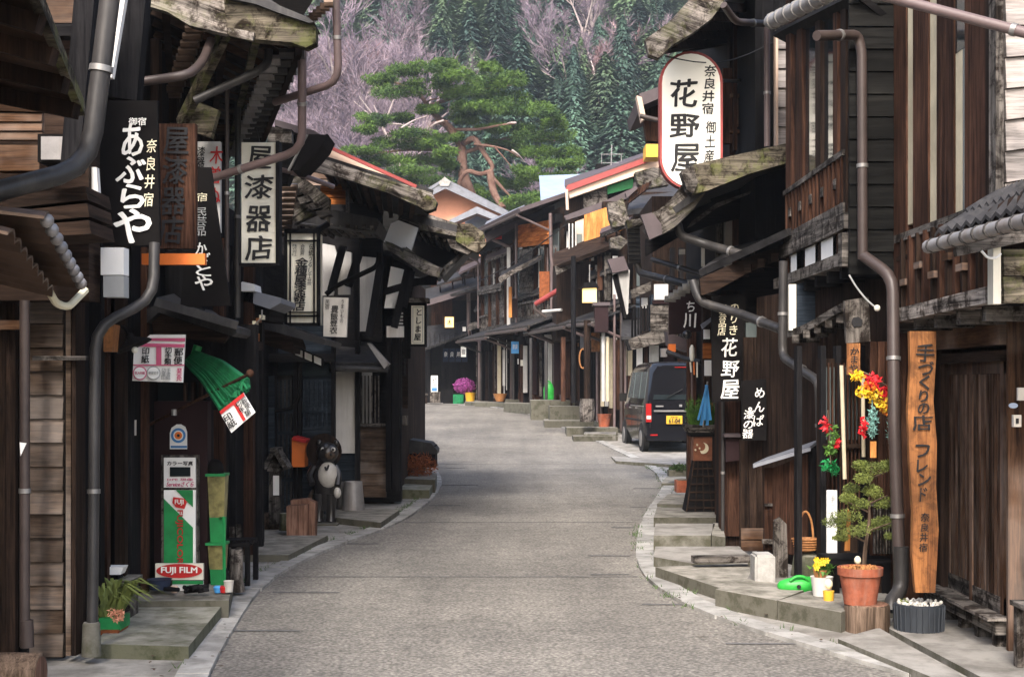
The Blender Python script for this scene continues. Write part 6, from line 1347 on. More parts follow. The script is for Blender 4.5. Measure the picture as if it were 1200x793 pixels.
MB().pipe([A(986, 428, 9.3), A(990, 561, 9.3)], .013, 8).build('bamboo_pole', M['plaster_cream'], RC); MB().pipe([A(1011, 440, 9.4), A(1012, 535, 9.4)], .013, 8).build('bamboo_pole', M['plaster_cream'], RC)
P(RC, M['pipe_dark'], [(918, 306, 11), (917, 418, 11), (960, 447, 10.2), (963, 540, 10.2)], 5.5)
P(RC, M['pipe_brown'], [(948, 410, 11.5), (948, 600, 11.5)], 4)
P(RC, M['pipe_brown'], [(903, 395, 12), (903, 500, 12)], 3, 'conduit')
E(RC, 'wall_board', M['maroon'], (905, 395, 948, 520), 11.9, .1)
planks(RC, [A(870, 520, 12.3), A(905, 520, 12.3), A(905, 395, 12.3), A(870, 395, 12.3)], 3, M['dark_wood'], 'v', t=.04)
# lean-to
S(RC, 'lean_roof', M['roof_grey'], [(883, 546, 10.9), (950, 526, 10.3), (962, 517, 10.8), (900, 538, 11.6)], .02)
E(RC, 'lean_roof_edge', M['roof_grey'], [(883, 544), (950, 524), (950, 528), (883, 548)], 10.3, .03)
planks(RC, [A(909, 646, 10.9), A(950, 652, 10.5), A(950, 532, 10.5), A(909, 548, 10.9)], 2, M['brown_wood'], 'v', t=.03)
E(RC, 'lean_door', M['brown_wood'], (896, 548, 909, 644), 10.95, .06); E(RC, 'door_rail', M['grey_wood_h'], (894, 632, 911, 637), 10.9, .04); E(RC, 'door_rail', M['grey_wood_h'], (896, 590, 909, 593), 10.92, .03)
E(RC, 'lean_post', M['black_wood'], (950, 525, 956, 655), 10.4, .08)
planks(RC, [A(866, 640, 12.1), A(896, 640, 12.1), A(896, 515, 12.1), A(866, 515, 12.1)], 3, M['dark_wood'], 'v', t=.03)
planks(RC, [A(868, 645, 12), A(894, 645, 12), A(894, 618, 12), A(868, 618, 12)], 2, M['brown_wood_h'])
# ---- souvenir house with the oval sign
RD = thing('timber_house', 'right house with deep mossy eaves carrying the white oval sign', 'house', (2.6, 15, 0))
MB().box(2.35, 7, 13.6, 19, 0, 5.8).build('wall', M['black_wood'], RD)
MB().prism([(1.95, 12.95, 0), (2.42, 16.7, 0), (3.6, 16.7, 0), (3, 12.95, 0)], (0, 0, 2.4)).build('wall', M['dark_wood'], RD)
for i in range(7): MB().box(1.93 + i * .075, 2.02 + i * .075, 13.05 + i * .6, 13.17 + i * .6, 0, 2.4).build('post', M[['brown_wood', 'black_wood', 'dark_wood'][i % 3]], RD)
E(RD, 'post', M['brown_wood'], (845, 340, 867, 628), 12.9, .12); E(RD, 'post', M['black_wood'], (846, 466, 853, 606), 13.2, .1); E(RD, 'post', M['brown_wood'], (806, 380, 816, 600), 17.8, .12)
P(RD, M['pipe_dark'], [(847, 470, 12.8), (847, 622, 12.8)], 2.2)
# left section facing us: ochre panel, white paper window
E(RD, 'wall', M['dark_wood'], (824, 330, 838, 600), 16.5, .2); E(RD, 'pane', M['white'], (825, 386, 832, 397), 16.3, .05); E(RD, 'panel', M['orange_wood'], (824, 402, 834, 420), 16.3, .05); E(RD, 'pane', M['white'], (826, 422, 834, 440), 16.3, .05); E(RD, 'window_frame', M['roof_grey'], [(822, 380), (834, 372), (834, 376), (824, 385)], 16.2, .1)
E(RD, 'panel', M['rust'], (830, 472, 840, 500), 16.2, .05)
# lower big roof over the signs
S(RD, 'pent_roof', M['roof_dark'], [(822, 324, 12.3), (925, 276, 11.3), (1000, 262, 12.4), (860, 296, 13.8)], .06)
E(RD, 'bargeboard', M['dark_wood_h'], [(820, 326), (880, 300), (925, 284), (925, 300), (880, 318), (840, 340), (822, 346)], 12.0, .08)
E(RD, 'soffit_board', M['black_wood_h'], [(824, 345), (925, 300), (925, 400), (850, 345)], 12.9, .1)
for i in range(6): MB().beam(A(828 + i * 16, 334 - i * 6.5, 12.25 - i * .1), A(848 + i * 18, 330 - i * 5, 13.6), .06, .07).build('rafter', M['dark_wood_h'], RD)
tilerow(RD, M['kerb'], A(816, 330, 13.5), A(783, 352, 15), 6, .035, .12)
# middle roof with curved weathered bargeboard below the oval sign
E(RD, 'bargeboard', M['mossy'], [(799, 202), (813, 193), (926, 167), (926, 190), (880, 203), (830, 223), (811, 228)], 12.4, .12)
E(RD, 'board_end', M['grey_wood_h'], [(798, 201), (812, 194), (818, 214), (812, 228), (805, 222)], 12.35, .16)
E(RD, 'bargeboard', M['weathered_r'], [(801, 214), (828, 224), (812, 246), (791, 266), (779, 273), (761, 280), (753, 252), (770, 247), (786, 234)], 12.6, .1)
E(RD, 'board_end', M['roof_mauve'], [(751, 252), (764, 249), (775, 262), (776, 274), (761, 281)], 12.55, .05)
S(RD, 'roof', M['roof_dark'], [(756, 262, 12.7), (812, 214, 12.5), (926, 178, 12.4), (926, 190, 17), (800, 232, 17), (760, 262, 16)], .06) if False else None
S(RD, 'roof', M['roof_dark'], [(757, 276, 12.7), (828, 224, 12.5), (840, 250, 17.5), (775, 280, 17.5)], .06); S(RD, 'roof', M['roof_dark'], [(812, 226, 12.5), (926, 184, 12.4), (940, 215, 17.5), (830, 250, 17.5)], .06)
E(RD, 'inner_rib', M['grey_wood_h'], [(806, 266), (812, 258), (840, 238), (880, 224), (880, 226), (842, 242), (812, 264)], 13.2, .08)
E(RD, 'soffit_board', M['black_wood_h'], [(757, 280), (790, 270), (830, 226), (926, 190), (926, 240), (840, 262), (800, 275), (757, 300)], 14.5, .1)
tilerow(RD, M['pipe_dark'], A(742, 262, 14.4), A(744, 308, 15), 9, .03, .13); E(RD, 'eave_board', M['weathered_r'], [(734, 258), (750, 256), (754, 262), (736, 268)], 14.3, .2)
E(RD, 'eave_panel', M['roof_mauve'], [(712, 304), (731, 300), (737, 316), (718, 320)], 20, .2); E(RD, 'brace', M['plaster_grey'], [(723, 320), (738, 316), (736, 368), (734, 368)], 20.1, .15)
E(RD, 'brace', M['black_wood'], [(718, 322), (724, 320), (735, 372), (731, 372)], 20.1, .15)
# wall between the two roofs
E(RD, 'wall', M['dark_wood'], (855, 20, 926, 300), 14.8, .15)
for x0, x1, mt in ((840, 846, 'grey_wood'), (850, 858, 'tin'), (858, 870, 'brown_wood'), (872, 882, 'orange_paint'), (884, 896, 'dark_wood')): E(RD, 'post', M[mt], (x0, 240, x1, 312), 14.6, .12)
E(RD, 'panel', M['brown_wood_h'], (863, 110, 906, 148), 14.6, .05); E(RD, 'panel', M['brown_wood'], (847, 80, 858, 168), 14.6, .08)
for y in (110, 152): E(RD, 'rail', M['brown_wood_h'], (856, y, 908, y + 4), 14.55, .08)
for x in (860, 886): E(RD, 'post', M['brown_wood'], (x, 30, x + 4, 176), 14.5, .08)
planks(RD, [A(911, 172, 13.5), A(926, 172, 13.5), A(926, 36, 13.5), A(911, 36, 13.5)], 6, M['pale_siding'], lap=.02)
E(RD, 'corner_post', M['salmon_pale'], (909, 36, 912, 172), 13.4, .1)
P(RD, M['pipe_mauve'], [(899, 32, 12.9), (899, 172, 12.9)], 3.8)
P(RD, M['pipe_brown'], [(848, 6, 12), (862, 26, 12.2), (898, 28, 12.6)], 4.2)
E(RD, 'bargeboard', M['weathered'], [(756, 46), (768, 38), (784, 26), (806, 2), (815, -10), (850, -6), (846, 6), (834, 22), (810, 40), (789, 52), (772, 68), (760, 64)], 12.2, .12)
S(RD, 'upper_roof', M['roof_dark'], [(768, 66, 12.3), (850, 2, 12.3), (940, -40, 16.5), (840, 52, 17)], .08)
E(RD, 'soffit_board', M['black_wood_h'], [(800, 60), (850, 8), (926, -10), (926, 44), (856, 50)], 15, .1)
for i in range(5): MB().beam(A(790 + i * 14, 52 - i * 11, 12.4), A(840 + i * 14, 52 - i * 10, 16.5), .06, .08).build('rafter', M['dark_wood_h'], RD)
# far roof fragment between oval sign and red roof
E(RD, 'side_roof', M['roof_mauve'], [(749, 110), (800, 92), (858, 78), (858, 88), (800, 104), (752, 124)], 19, 2)
E(RD, 'side_wall', M['brown_wood'], [(752, 124), (858, 90), (858, 172), (758, 165)], 19.5, .2); E(RD, 'gutter_end', M['salmon_pale'], [(746, 112), (752, 114), (757, 138), (752, 142)], 18.9, .2)
P(RD, M['pipe_brown'], [(750, 136, 18.8), (775, 142, 18.8)], 3, 'gutter', rings=False)
# pipes crossing under the roofs
P(RD, M['pipe_dark'], [(794, 262, 12.8), (797, 276, 12.8), (826, 286, 12.8), (882, 302, 12.4)], 5.5)
P(RD, M['pipe_dark'], [(764, 304, 14), (824, 322, 13.5)], 3.2); P(RD, M['pipe_dark'], [(745, 304, 15), (750, 320, 15), (810, 334, 14)], 4.4)
P(RD, M['pipe_dark'], [(812, 330, 12.2), (820, 354, 12.1), (866, 367, 11.9), (916, 386, 11.2)], 5.6)
# dark fittings over the van
HE = thing('timber_house', 'narrow dark house between the parked van and the oval sign house, with navy balcony', 'house', (3.6, 20, 0))
E(HE, 'balcony_wall', M['navy_wood'], (763, 345, 783, 388), 20.5, .3); E(HE, 'window', M['plaster'], (767, 333, 783, 351), 20.4, .1); E(HE, 'window_frame', M['maroon'], (765, 352, 785, 356), 20.35, .12)
planks(HE, [A(762, 390, 20.4), A(784, 390, 20.4), A(784, 357, 20.4), A(762, 357, 20.4)], 3, M['grey_wood_h'])
E(HE, 'balcony_slab', M['grey_wood_h'], [(736, 398), (786, 380), (800, 384), (800, 396), (740, 410)], 20.2, .6)
for i in range(7): E(HE, 'baluster', M['black_wood'], (740 + i * 3.6, 362 - i, 742 + i * 3.6, 396 - i * 2), 20.6, .05)
E(HE, 'rail', M['grey_wood_h'], [(739, 340), (763, 330), (763, 340), (740, 350)], 20.5, .1); E(HE, 'pane', M['white'], (752, 349, 759, 361), 20.7, .05)
E(HE, 'wall', M['dark_wood'], (764, 230, 830, 400), 21, 2); 
for x in (786, 796): E(HE, 'post', M['black_wood'], (x, 290, x + 5, 400), 20, .15)
for p in ((796, 292, 803, 298), (822, 288, 826, 312)): E(HE, 'pane', M['white'], p, 14.2, .03)
E(HE, 'roof_fragment', M['roof_mauve'], [(782, 388), (800, 396), (812, 402), (806, 412), (784, 404)], 18, .4); E(HE, 'lamp', M['orange_paint'], (784, 403, 792, 412), 17.8, .15); E(HE, 'bracket', M['tin'], (775, 408, 782, 418), 17.8, .15)
MB().pipe([A(782, 412, 17.7), A(802, 420, 17.5), A(822, 424, 17.2)], .03, 8).build('conduit', M['roof_dark'], HE)
P(HE, M['pipe_mauve'], [(811, 428, 17.4), (811, 560, 17.4)], 1.4, rings=False)
s_ = sign('shop_sign', 'dark brown board with white characters hanging left of the large black souvenir board', [(784, 340), (822, 336), (822, 388), (784, 392)], 16.8, .06, 'maroon')
lettering(s_, 'ち', (805, 353, 814, 365), 16.78, M['white_paint'], .04); lettering(s_, '川', (801, 367, 815, 384), 16.78, M['white_paint'], .04)
s_ = thing('wall_light', 'small round black lamp below the dark brown board', 'lamp', A(805, 398, 16.6)); MB().ball(A(805, 392, 16.6), .055, 12).build('shade', M['ceramic_black'], s_)
s_ = thing('hanging_charm', 'narrow white and yellow hanging tag below the round black lamp', 'charm', A(812, 428, 16.5)); MB().lathe(A(811, 423, 16.5), [(.02, 0), (.032, .05), (.03, .15), (.012, .19)], 10).build('shade', M['paper'], s_)
for i in range(3): MB().pipe([A(809 + i * 4, 424, 16.5), A(810 + i * 3.5, 436 + i * 3, 16.5)], .01, 5).build('tassel', M['orange_paint' if i % 2 else 'paper'], s_)
# signs of the right side
s_ = thing('oval_sign', 'large white oval shop sign with red rim and black brushed characters', 'sign', A(811, 222, 12.9)); Y = 12.9
def caps(cx, cy, w_, h_, n=14): return [(cx + w_ * math.cos(a), cy - (h_ - w_) + -w_ * math.sin(a)) for a in [i * math.pi / n for i in range(n + 1)]] + [(cx + w_ * math.cos(a), cy + (h_ - w_) - w_ * math.sin(a)) for a in [math.pi + i * math.pi / n for i in range(n + 1)]]
E(s_, 'rim', M['roof_red'], caps(810, 141, 37, 81), Y, .14); E(s_, 'panel', M['sign_glow'], caps(810, 141, 34, 78), Y - .01, .02)
for ch, r in zip('花野屋', ((786, 93, 817, 125), (786, 134, 819, 162), (788, 170, 819, 201))): lettering(s_, ch, r, Y - .015, M['ink'], .035)
lettering(s_, '奈\n良\n井\n宿', (824, 77, 838, 134), Y - .015, M['ink'], .03, 1.05); lettering(s_, '御\n土\n産', (826, 142, 838, 190), Y - .015, M['ink'], .03, 1.05)
for y in (95, 190): MB().pipe([A(846, y, Y + .07), A(870, y, Y + 1.8)], .018, 6).build('bracket', M['pipe_dark'], s_)
s_ = sign('shop_sign', 'large black hanging board with white souvenir shop characters', [(834, 347), (874, 345), (874, 469), (835, 471)], 12.3, .05, 'black_paint')
for ch, r in zip('花野屋', ((846, 396, 864, 418), (846, 423, 866, 441), (845, 445, 866, 467))): lettering(s_, ch, r, 12.29, M['white_paint'], .025)
lettering(s_, '民\n芸\n品\n店', (842, 357, 851, 393), 12.29, M['cream_paint'], .02); lettering(s_, 'の\nり\nき', (855, 356, 865, 392), 12.29, M['cream_paint'], .02, 1.05)
s_ = sign('shop_sign', 'smaller black board with white lacquerware writing hanging lower right of the souvenir board', [(869, 446), (898, 444), (898, 516), (870, 516)], 11.8, .04, 'black_paint')
lettering(s_, 'め\nん\nぱ', (884, 454, 896, 499), 11.79, M['white_paint'], .02, 1.1); lettering(s_, '&', (876, 477, 883, 485), 11.79, M['white_paint'], .02); lettering(s_, '漆\nの\n器', (871, 480, 883, 513), 11.79, M['white_paint'], .02)
s_ = thing('glass_banner', 'tall narrow glassy blue grey banner above the lacquerware board', 'banner', A(881, 446, 12.2)); E(s_, 'cloth', M['glass_grey'], (873, 378, 888, 446), 12.3, .04)
s_ = sign('mail_slot', 'flat mauve brown letter box on the post under the lacquerware board', [(851, 512), (867, 508), (867, 539), (851, 541)], 12.7, .12, 'maroon', 'letter box', 'case'); E(s_, 'lid', M['roof_mauve'], (849, 508, 868, 512), 12.65, .16)
s_ = sign('shop_sign', 'small orange wooden sign with three black hiragana under the grey panel', (993, 402, 1008, 439), 9.2, .03, 'sign_wood')
lettering(s_, 'か\nま\nや', (996, 407, 1006, 435), 9.19, M['ink'], .03)
s_ = thing('shop_sign', 'small white card with brush writing behind the potted conifer', 'sign', A(975, 650, 9.6)); E(s_, 'board', M['white'], (969, 574, 981, 650), 9.6, .02); lettering(s_, '手\nづ\nく\nり', (972, 580, 978, 616), 9.59, M['grey_paint'], .01)

# ---- street objects on the right
s_ = thing('pedestal_planter', 'tall dark tapered pedestal with copper moon lantern and tray of greenery', 'planter', A(822, 602, 15.4)); Y = 15.4; k = Y / F; c = A(822, 603, Y)
def frus(nm, w0, w1, z0, z1, mt, wd=1.0, off=0): 
    v = [c + Vector((sx * w * k, sy * w * k * wd + off, z * k)) for (w, z) in ((w0, z0), (w1, z1)) for sx, sy in ((-1, -1), (1, -1), (1, 1), (-1, 1))]
    return MB().add(v, [[0, 1, 2, 3], [4, 5, 6, 7], [0, 1, 5, 4], [1, 2, 6, 5], [2, 3, 7, 6], [3, 0, 4, 7]]).build(nm, M[mt], s_)
frus('base', 22, 20, 0, 6, 'black_wood_h'); frus('tapered_body', 20, 10, 6, 64, 'black_wood_h'); frus('lantern_box', 11, 11, 64, 92, 'copper'); frus('lantern_cap', 14, 16, 92, 97, 'black_wood_h'); frus('tray', 17, 20, 97, 103, 'grey_wood_h'); frus('tray_rim', 21, 21, 103, 106, 'grey_wood_h')
for i in range(6):
    z = 10 + i * 9; w_ = 20 - (z - 6) / 58 * 10
    for sx in (-1, 1): MB().beam(c + Vector((sx * w_ * k, -w_ * k - .01, z * k)), c + Vector((0, -w_ * k - .01, z * k)), .012, .018).build('lattice_bar', M['dark_wood_h'], s_)
for i in range(5):
    u = -1 + i * .5; MB().beam(c + Vector((u * 20 * k, -20 * k - .006, 6 * k)), c + Vector((u * 10 * k, -10 * k - .006, 64 * k)), .014, .014).build('lattice_bar', M['dark_wood'], s_)
# moon and studs, cut through the copper box
mo = [(828 - 1 + 6.5 * math.cos(a), 525 + 6.5 * math.sin(a)) for a in [math.radians(x) for x in range(-70, 111, 18)]] + [(826 - 1 + 4.6 * math.cos(a), 523 + 5.2 * math.sin(a)) for a in [math.radians(x) for x in range(110, -71, -18)]]
mo = [(x - 3, y) for x, y in mo]
MB().ext(mo, Y - 11 * k - .015, .01).build('moon', M['cream_paint'], s_)
for x, y in ((817, 521), (820, 525), (815, 527)): MB().ball(A(x, y, Y - 11 * k), .012, 6).build('stud', M['cream_paint'], s_)
s_ = thing('bush', 'rounded feathery green shrub growing in the pedestal tray', 'shrub', A(822, 500, Y)); m = MB()
for i in range(650):
    a = R.uniform(-1.3, 1.3); L = R.uniform(.12, .42) * (1 - abs(a) * .3); b0 = A(822 + R.uniform(-12, 12), 500, Y + R.uniform(-.12, .12)); e = b0 + Vector((math.sin(a) * L * .55, R.uniform(-.1, .1), L * math.cos(a * .8))); e.x = max(min(e.x, A(841, 0, Y).x), A(803, 0, Y).x)
    wv = Vector((.006, .003, 0)); m.add([b0 - wv, b0 + wv, e], [[0, 1, 2]])
m.leaves(A(820, 484, Y), (.17, .13, .17), 500, .035, 1, .4, .4); m.build('foliage', M['leaf_bright'], s_)
s_ = thing('folded_umbrella', 'bright blue folded umbrella standing point up in the pedestal shrub', 'umbrella', A(826, 496, Y - .2)); m = MB()
for i in range(5):
    a = A(828.5 - i * .2, 451, Y - .25); b0 = A(818 + i * 3.6, 492 + (i % 2) * 6, Y - .25 + (i % 2) * .05); m.beam(a, b0, .03, .02)
m.build('cover', M['blue_plastic'], s_); MB().pipe([A(829, 447, Y - .25), A(824, 500, Y - .2)], .008, 6).build('shaft', M['steel'], s_)
s_ = thing('draped_cloth', 'white crumpled cloth hanging behind the pedestal', 'cloth', A(841, 590, 15.9)); m = MB()
for i in range(5): m.ext([(836 + i * 1.6, 556 + i * 4), (840 + i * 1.4, 552 + i * 3), (843 + i * .8, 590), (839 + i, 596)], 15.9 + (i % 2) * .06, .02)
m.build('fold', M['white'], s_)
s_ = thing('ground_planter', 'low green plant in a stone trough on the pavement beyond the pedestal', 'planter', A(797, 556, 20.5)); E(s_, 'trough', M['stone'], (784, 551, 812, 558), 20.6, .25); m = MB(); m.leaves(A(797, 549, 20.7), (.17, .13, .07), 500, .04, .9, .5, .1); m.build('foliage', M['leaf'], s_)
s_ = thing('brick_planter', 'small red brick planter on the kerb left of the pedestal', 'planter', A(800, 577, 18.2)); E(s_, 'box', M['terracotta'], (793, 563, 812, 577), 18.3, .25); E(s_, 'soil', M['dirt'], (795, 562, 810, 564), 18.32, .2)
# stone block, leaning plank, basket, boulder
def bevbox(nm, p0, p1, mt, par, Y, d, bv=.015):
    a, b_ = A(p0[0], p1[1], Y), A(p1[0], p0[1], Y); bm = bmesh.new(); bmesh.ops.create_cube(bm, size=1)
    for v in bm.verts: v.co = Vector(((a.x + b_.x) / 2 + v.co.x * (b_.x - a.x), Y + d / 2 + v.co.y * d, (a.z + b_.z) / 2 + v.co.z * (b_.z - a.z))) - WL[par.name]
    bmesh.ops.bevel(bm, geom=bm.edges[:], offset=bv, segments=2, affect='EDGES'); me = bpy.data.meshes.new(nm); bm.to_mesh(me); bm.free(); me.materials.append(M[mt])
    o = bpy.data.objects.new(nm, me); SC.collection.objects.link(o); o.parent = par; WL[o.name] = WL[par.name]; return o
s_ = thing('stone_post', 'pale rectangular stone block standing on the pavement right of the doorstep', 'stone', A(896, 690, 9.7)); bevbox('block', (885, 650), (909, 691), 'kerb', s_, 9.75, .22)
s_ = thing('leaning_plank', 'tall weathered grey plank standing behind the stone block', 'plank', A(915, 680, 10)); MB().ext([(906, 682), (924, 684), (922, 614), (914, 606), (907, 610)], 10.0, .04).build('plank', M['grey_wood'], s_)
s_ = thing('boulder', 'rough grey rock carrying the wicker basket', 'rock', A(944, 672, 9.9)); m = MB(); m.lathe(A(945, 674, 9.95), [(.11, 0), (.105, .08), (.09, .14), (.05, .165), (.01, .17)], 10, jit=.1); m.build('rock', M['stone_moss'], s_)
s_ = thing('wicker_basket', 'orange wicker basket with tall hoop handle standing on the rock', 'basket', A(944, 645, 9.9)); c = A(944, 645, 9.9); k = 9.9 / F
MB().lathe(c, [(11 * k, 0), (15.5 * k, 14 * k), (15 * k, 15 * k), (13 * k, 12 * k)], 20, .8).build('bowl', M['wicker'], s_)
for z in range(5): MB().pipe([c + Vector((math.cos(a) * (12 + z) * k, math.sin(a) * (12 + z) * k * .8, (2 + z * 3) * k)) for a in [i * math.pi / 10 for i in range(21)]], .006, 5).build('weave', M['wicker'], s_)
MB().pipe([c + Vector((-9 * k * math.cos(a), 0, 13 * k + 33 * k * math.sin(a))) for a in [i * math.pi / 12 for i in range(13)]], .008, 6).build('handle', M['wicker'], s_)
# green frog-like watering can lying down
s_ = thing('watering_can', 'bright green plastic watering can lying on its side before the rock', 'can', A(933, 694, 9.4)); k = 9.4 / F
ax = Matrix.Rotation(math.radians(90), 3, 'Y'); m = MB(); m.lathe(A(911, 686, 9.4), [(2 * k, 0), (6 * k, 3 * k), (9 * k, 12 * k), (11 * k, 26 * k), (11 * k, 41 * k), (8 * k, 45 * k)], 16, 1, axis=ax); m.build('can_body', M['green_plastic'], s_)
MB().pipe([A(926, 680, 9.35), A(932, 675, 9.35), A(942, 675, 9.35), A(948, 680, 9.35)], .01, 8).build('handle', M['green_plastic'], s_); MB().lathe(A(936, 687, 9.34), [(.014, 0), (.014, .01)], 10, axis=rx).build('filler_hole', M['ink'], s_)
# black trough table behind pots
s_ = thing('plant_stand', 'black low table standing behind the terracotta pot', 'table', A(1010, 706, 9.3)); E(s_, 'top', M['black_wood_h'], (972, 655, 1044, 661), 9.2, .35); 
for x in (975, 1034): E(s_, 'leg', M['black_wood'], (x, 661, x + 9, 708), 9.25, .06)
E(s_, 'shelf', M['black_wood_h'], (984, 680, 1034, 706), 9.5, .04)
# pots
s_ = thing('tree_stump', 'bark covered stump used as a stand for the terracotta pot', 'stump', A(1016, 747, 8.35)); c = A(1016, 746, 8.5); k = 8.5 / F; MB().lathe(c, [(27 * k, 0), (26 * k, 12 * k), (26 * k, 37 * k), (25 * k, 39 * k)], 22, jit=.03).build('bark', M['bark'], s_); MB().lathe(c + Vector((0, 0, 39 * k)), [(24 * k, 0), (23.5 * k, .004)], 22).build('cut_face', M['stump'], s_)
s_ = thing('terracotta_pot', 'red terracotta pot on the bark covered stump', 'pot', A(1008, 708, 8.5)); c = A(1008, 707, 8.5)
MB().lathe(c, [(18.5 * k, 0), (23.5 * k, 33 * k), (26 * k, 34 * k), (26.5 * k, 43 * k), (24 * k, 43 * k), (23 * k, 38 * k)], 28).build('pot', M['terracotta'], s_)
m = MB()
for _ in range(90): a, r_ = R.uniform(0, 6.28), 22 * k * math.sqrt(R.random()); m.ball(c + Vector((math.cos(a) * r_, math.sin(a) * r_, 41 * k + R.uniform(0, .01))), R.uniform(.006, .012), 5)
m.build('pebbles', M['wicker'], s_); MB().ball(A(1005, 656, 8.45), .022, 8, (1, 1, 1.2)).build('ornament', M['cream_paint'], s_)
s_ = thing('conifer_bonsai', 'small layered yellow green conifer rising behind the terracotta pot', 'tree', A(1016, 668, 8.9)); Y = 8.9
m = MB(); m.pipe([A(1012, 668, Y), A(1014, 640, Y), A(1019, 610, Y), (A(1018, 580, Y)), A(1022, 545, Y)], .016, 7, .05, .005)
for x0, y0, x1, y1 in ((1015, 635, 985, 620), (1017, 622, 1045, 612), (1018, 600, 994, 588), (1019, 590, 1040, 580), (1020, 565, 1002, 556), (1021, 560, 1040, 552)): m.pipe([A(x0, y0, Y), A(x1, y1, Y - .05)], .007, 5, .05, .003)
m.build('trunk', M['bark'], s_)
for px, py, rx_, ry_ in ((978, 612, 16, 7), (992, 604, 20, 9), (1000, 622, 22, 8), (1020, 615, 16, 8), (1036, 612, 14, 9), (1006, 590, 14, 8), (994, 583, 10, 7), (998, 572, 10, 7), (1034, 588, 13, 9), (1012, 560, 12, 8), (1024, 548, 18, 9), (1040, 545, 10, 7), (1008, 545, 10, 7), (1022, 575, 12, 8), (985, 630, 10, 4), (1044, 628, 8, 5)):
    m = MB(); m.leaves(A(px, py, Y + R.uniform(-.08, .05)), (rx_ * Y / F, rx_ * Y / F * .8, ry_ * Y / F * .9), 700, .014, .8, .4, .1); m.build('foliage', M['leaf_yellow'], s_)
s_ = thing('wooden_stake', 'reddish wooden stake leaning inside the small conifer', 'stake', A(994, 640, 9.1)); E(s_, 'stake', M['orange_wood_v'], [(990, 645), (996, 645), (997, 600), (994, 596)], 9.1, .02)
s_ = thing('flower_pot', 'yellow flowers with green leaves in a small pot on a white pail', 'flowers', A(963, 680, 9.1)); k = 9.1 / F; c = A(961, 677, 9.15); MB().lathe(c, [(6 * k, 0), (8.5 * k, 10 * k), (8 * k, 10 * k)], 14).build('pot', M['wicker'], s_)
m = MB(); m.leaves(A(963, 665, 9.15), (.07, .06, .04), 120, .035, 1, .6, 0); m.build('leaves', M['leaf_bright'], s_); m = MB()
for i in range(9):
    q_ = A(956 + R.uniform(-6, 14), 660 + R.uniform(-7, 6), 9.08); 
    for j in range(6): a = j * 1.047; m.add([q_, q_ + Vector((math.cos(a - .4), -.3, math.sin(a - .4))) * .016, q_ + Vector((math.cos(a), -.5, math.sin(a))) * .022, q_ + Vector((math.cos(a + .4), -.3, math.sin(a + .4))) * .016], [[0, 1, 2, 3]])
m.build('blossoms', M['petal_yellow'], s_)
s_ = thing('pail', 'tall white pail standing at the kerb under the yellow flowers', 'pail', A(962, 706, 9)); c = A(963, 705, 9.1); MB().lathe(c, [(9 * k, 0), (13 * k, 29 * k), (13.5 * k, 30 * k), (12 * k, 28 * k)], 20).build('pail_body', M['plaster'], s_)
s_ = thing('mug', 'small mustard yellow mug with a pale cut flower beside the white pail', 'mug', A(972, 707, 8.85)); MB().lathe(A(971, 707, 8.9), [(5.5 * k, 0), (6.5 * k, 15 * k), (5.5 * k, 15 * k)], 16).build('mug_body', M['yellow_plastic'], s_); MB().ball(A(971, 684, 8.9), .03, 8, (.9, .8, 1.1)).build('flower', M['cream_paint'], s_)
# hanging ornaments
s_ = thing('leaf_garland', 'hanging garland of red and yellow artificial maple leaves at the shopfront', 'garland', A(1022, 500, 9)); 
for mt, cs in (('petal_red', ((1022, 445, 9, 8), (1036, 460, 9, 8), (1045, 470, 5, 12), (1012, 500, 4, 12))), ('petal_yellow', ((1006, 440, 7, 5), (1012, 460, 9, 8), (1026, 464, 9, 8), (1036, 474, 8, 8))), ('petal_orange', ((1018, 452, 8, 6), (1040, 480, 8, 6)))):
    for x, y, a_, b__ in cs: MB().leaves(A(x, y, 9), (a_ * .0055, .05, b__ * .0055), 80, .024, 1, .9, 0).build('maple_spray', M[mt], s_)
MB().pipe([A(1002, 432, 9.05), A(1022, 440, 9), A(1044, 455, 9)], .005, 5).build('cord', M['bark'], s_)
for x, y0, y1, lab in ((1022, 475, 514, 'teal paper lace ornament hanging under the maple leaf garland'), (1046, 488, 520, 'pale teal lace ornament half behind the tall brown drainpipe')):
    s_ = thing('lace_ornament', lab, 'ornament', A(x, y1, 9)); m = MB(); m.leaves(A(x, (y0 + y1) / 2, 9), (.035, .035, (y1 - y0) * .0027), 240, .02, 1, .5, 0); m.pipe([A(x, y0 - 8, 9), A(x, y1, 9)], .003, 4); m.build('lace', M['teal_cloth'], s_); E(s_, 'tag', M['orange_wood_v'], (x - 2, y1 + 3, x + 5, y1 + 22), 9, .01)
s_ = thing('flower_string', 'hanging string of red blossom and green leaves left of the bamboo pole', 'garland', A(973, 556, 9.5))
for mt, cs in (('petal_red', ((968, 497, 5, 10), (981, 520, 3, 6))), ('leaf_bright', ((976, 508, 6, 14), (974, 528, 6, 8))), ('green_plastic', ((972, 545, 9, 9), (978, 550, 6, 6)))):
    for x, y, a_, b__ in cs: MB().leaves(A(x, y, 9.5), (a_ * .0057, .04, b__ * .0057), 60, .026, 1, .8, 0).build('flower_spray' if mt == 'petal_red' else 'leaf_spray', M['green_paint'] if mt == 'green_plastic' else M[mt], s_)
MB().pipe([A(970, 480, 9.5), A(974, 552, 9.5)], .004, 4).build('cord', M['bark'], s_)

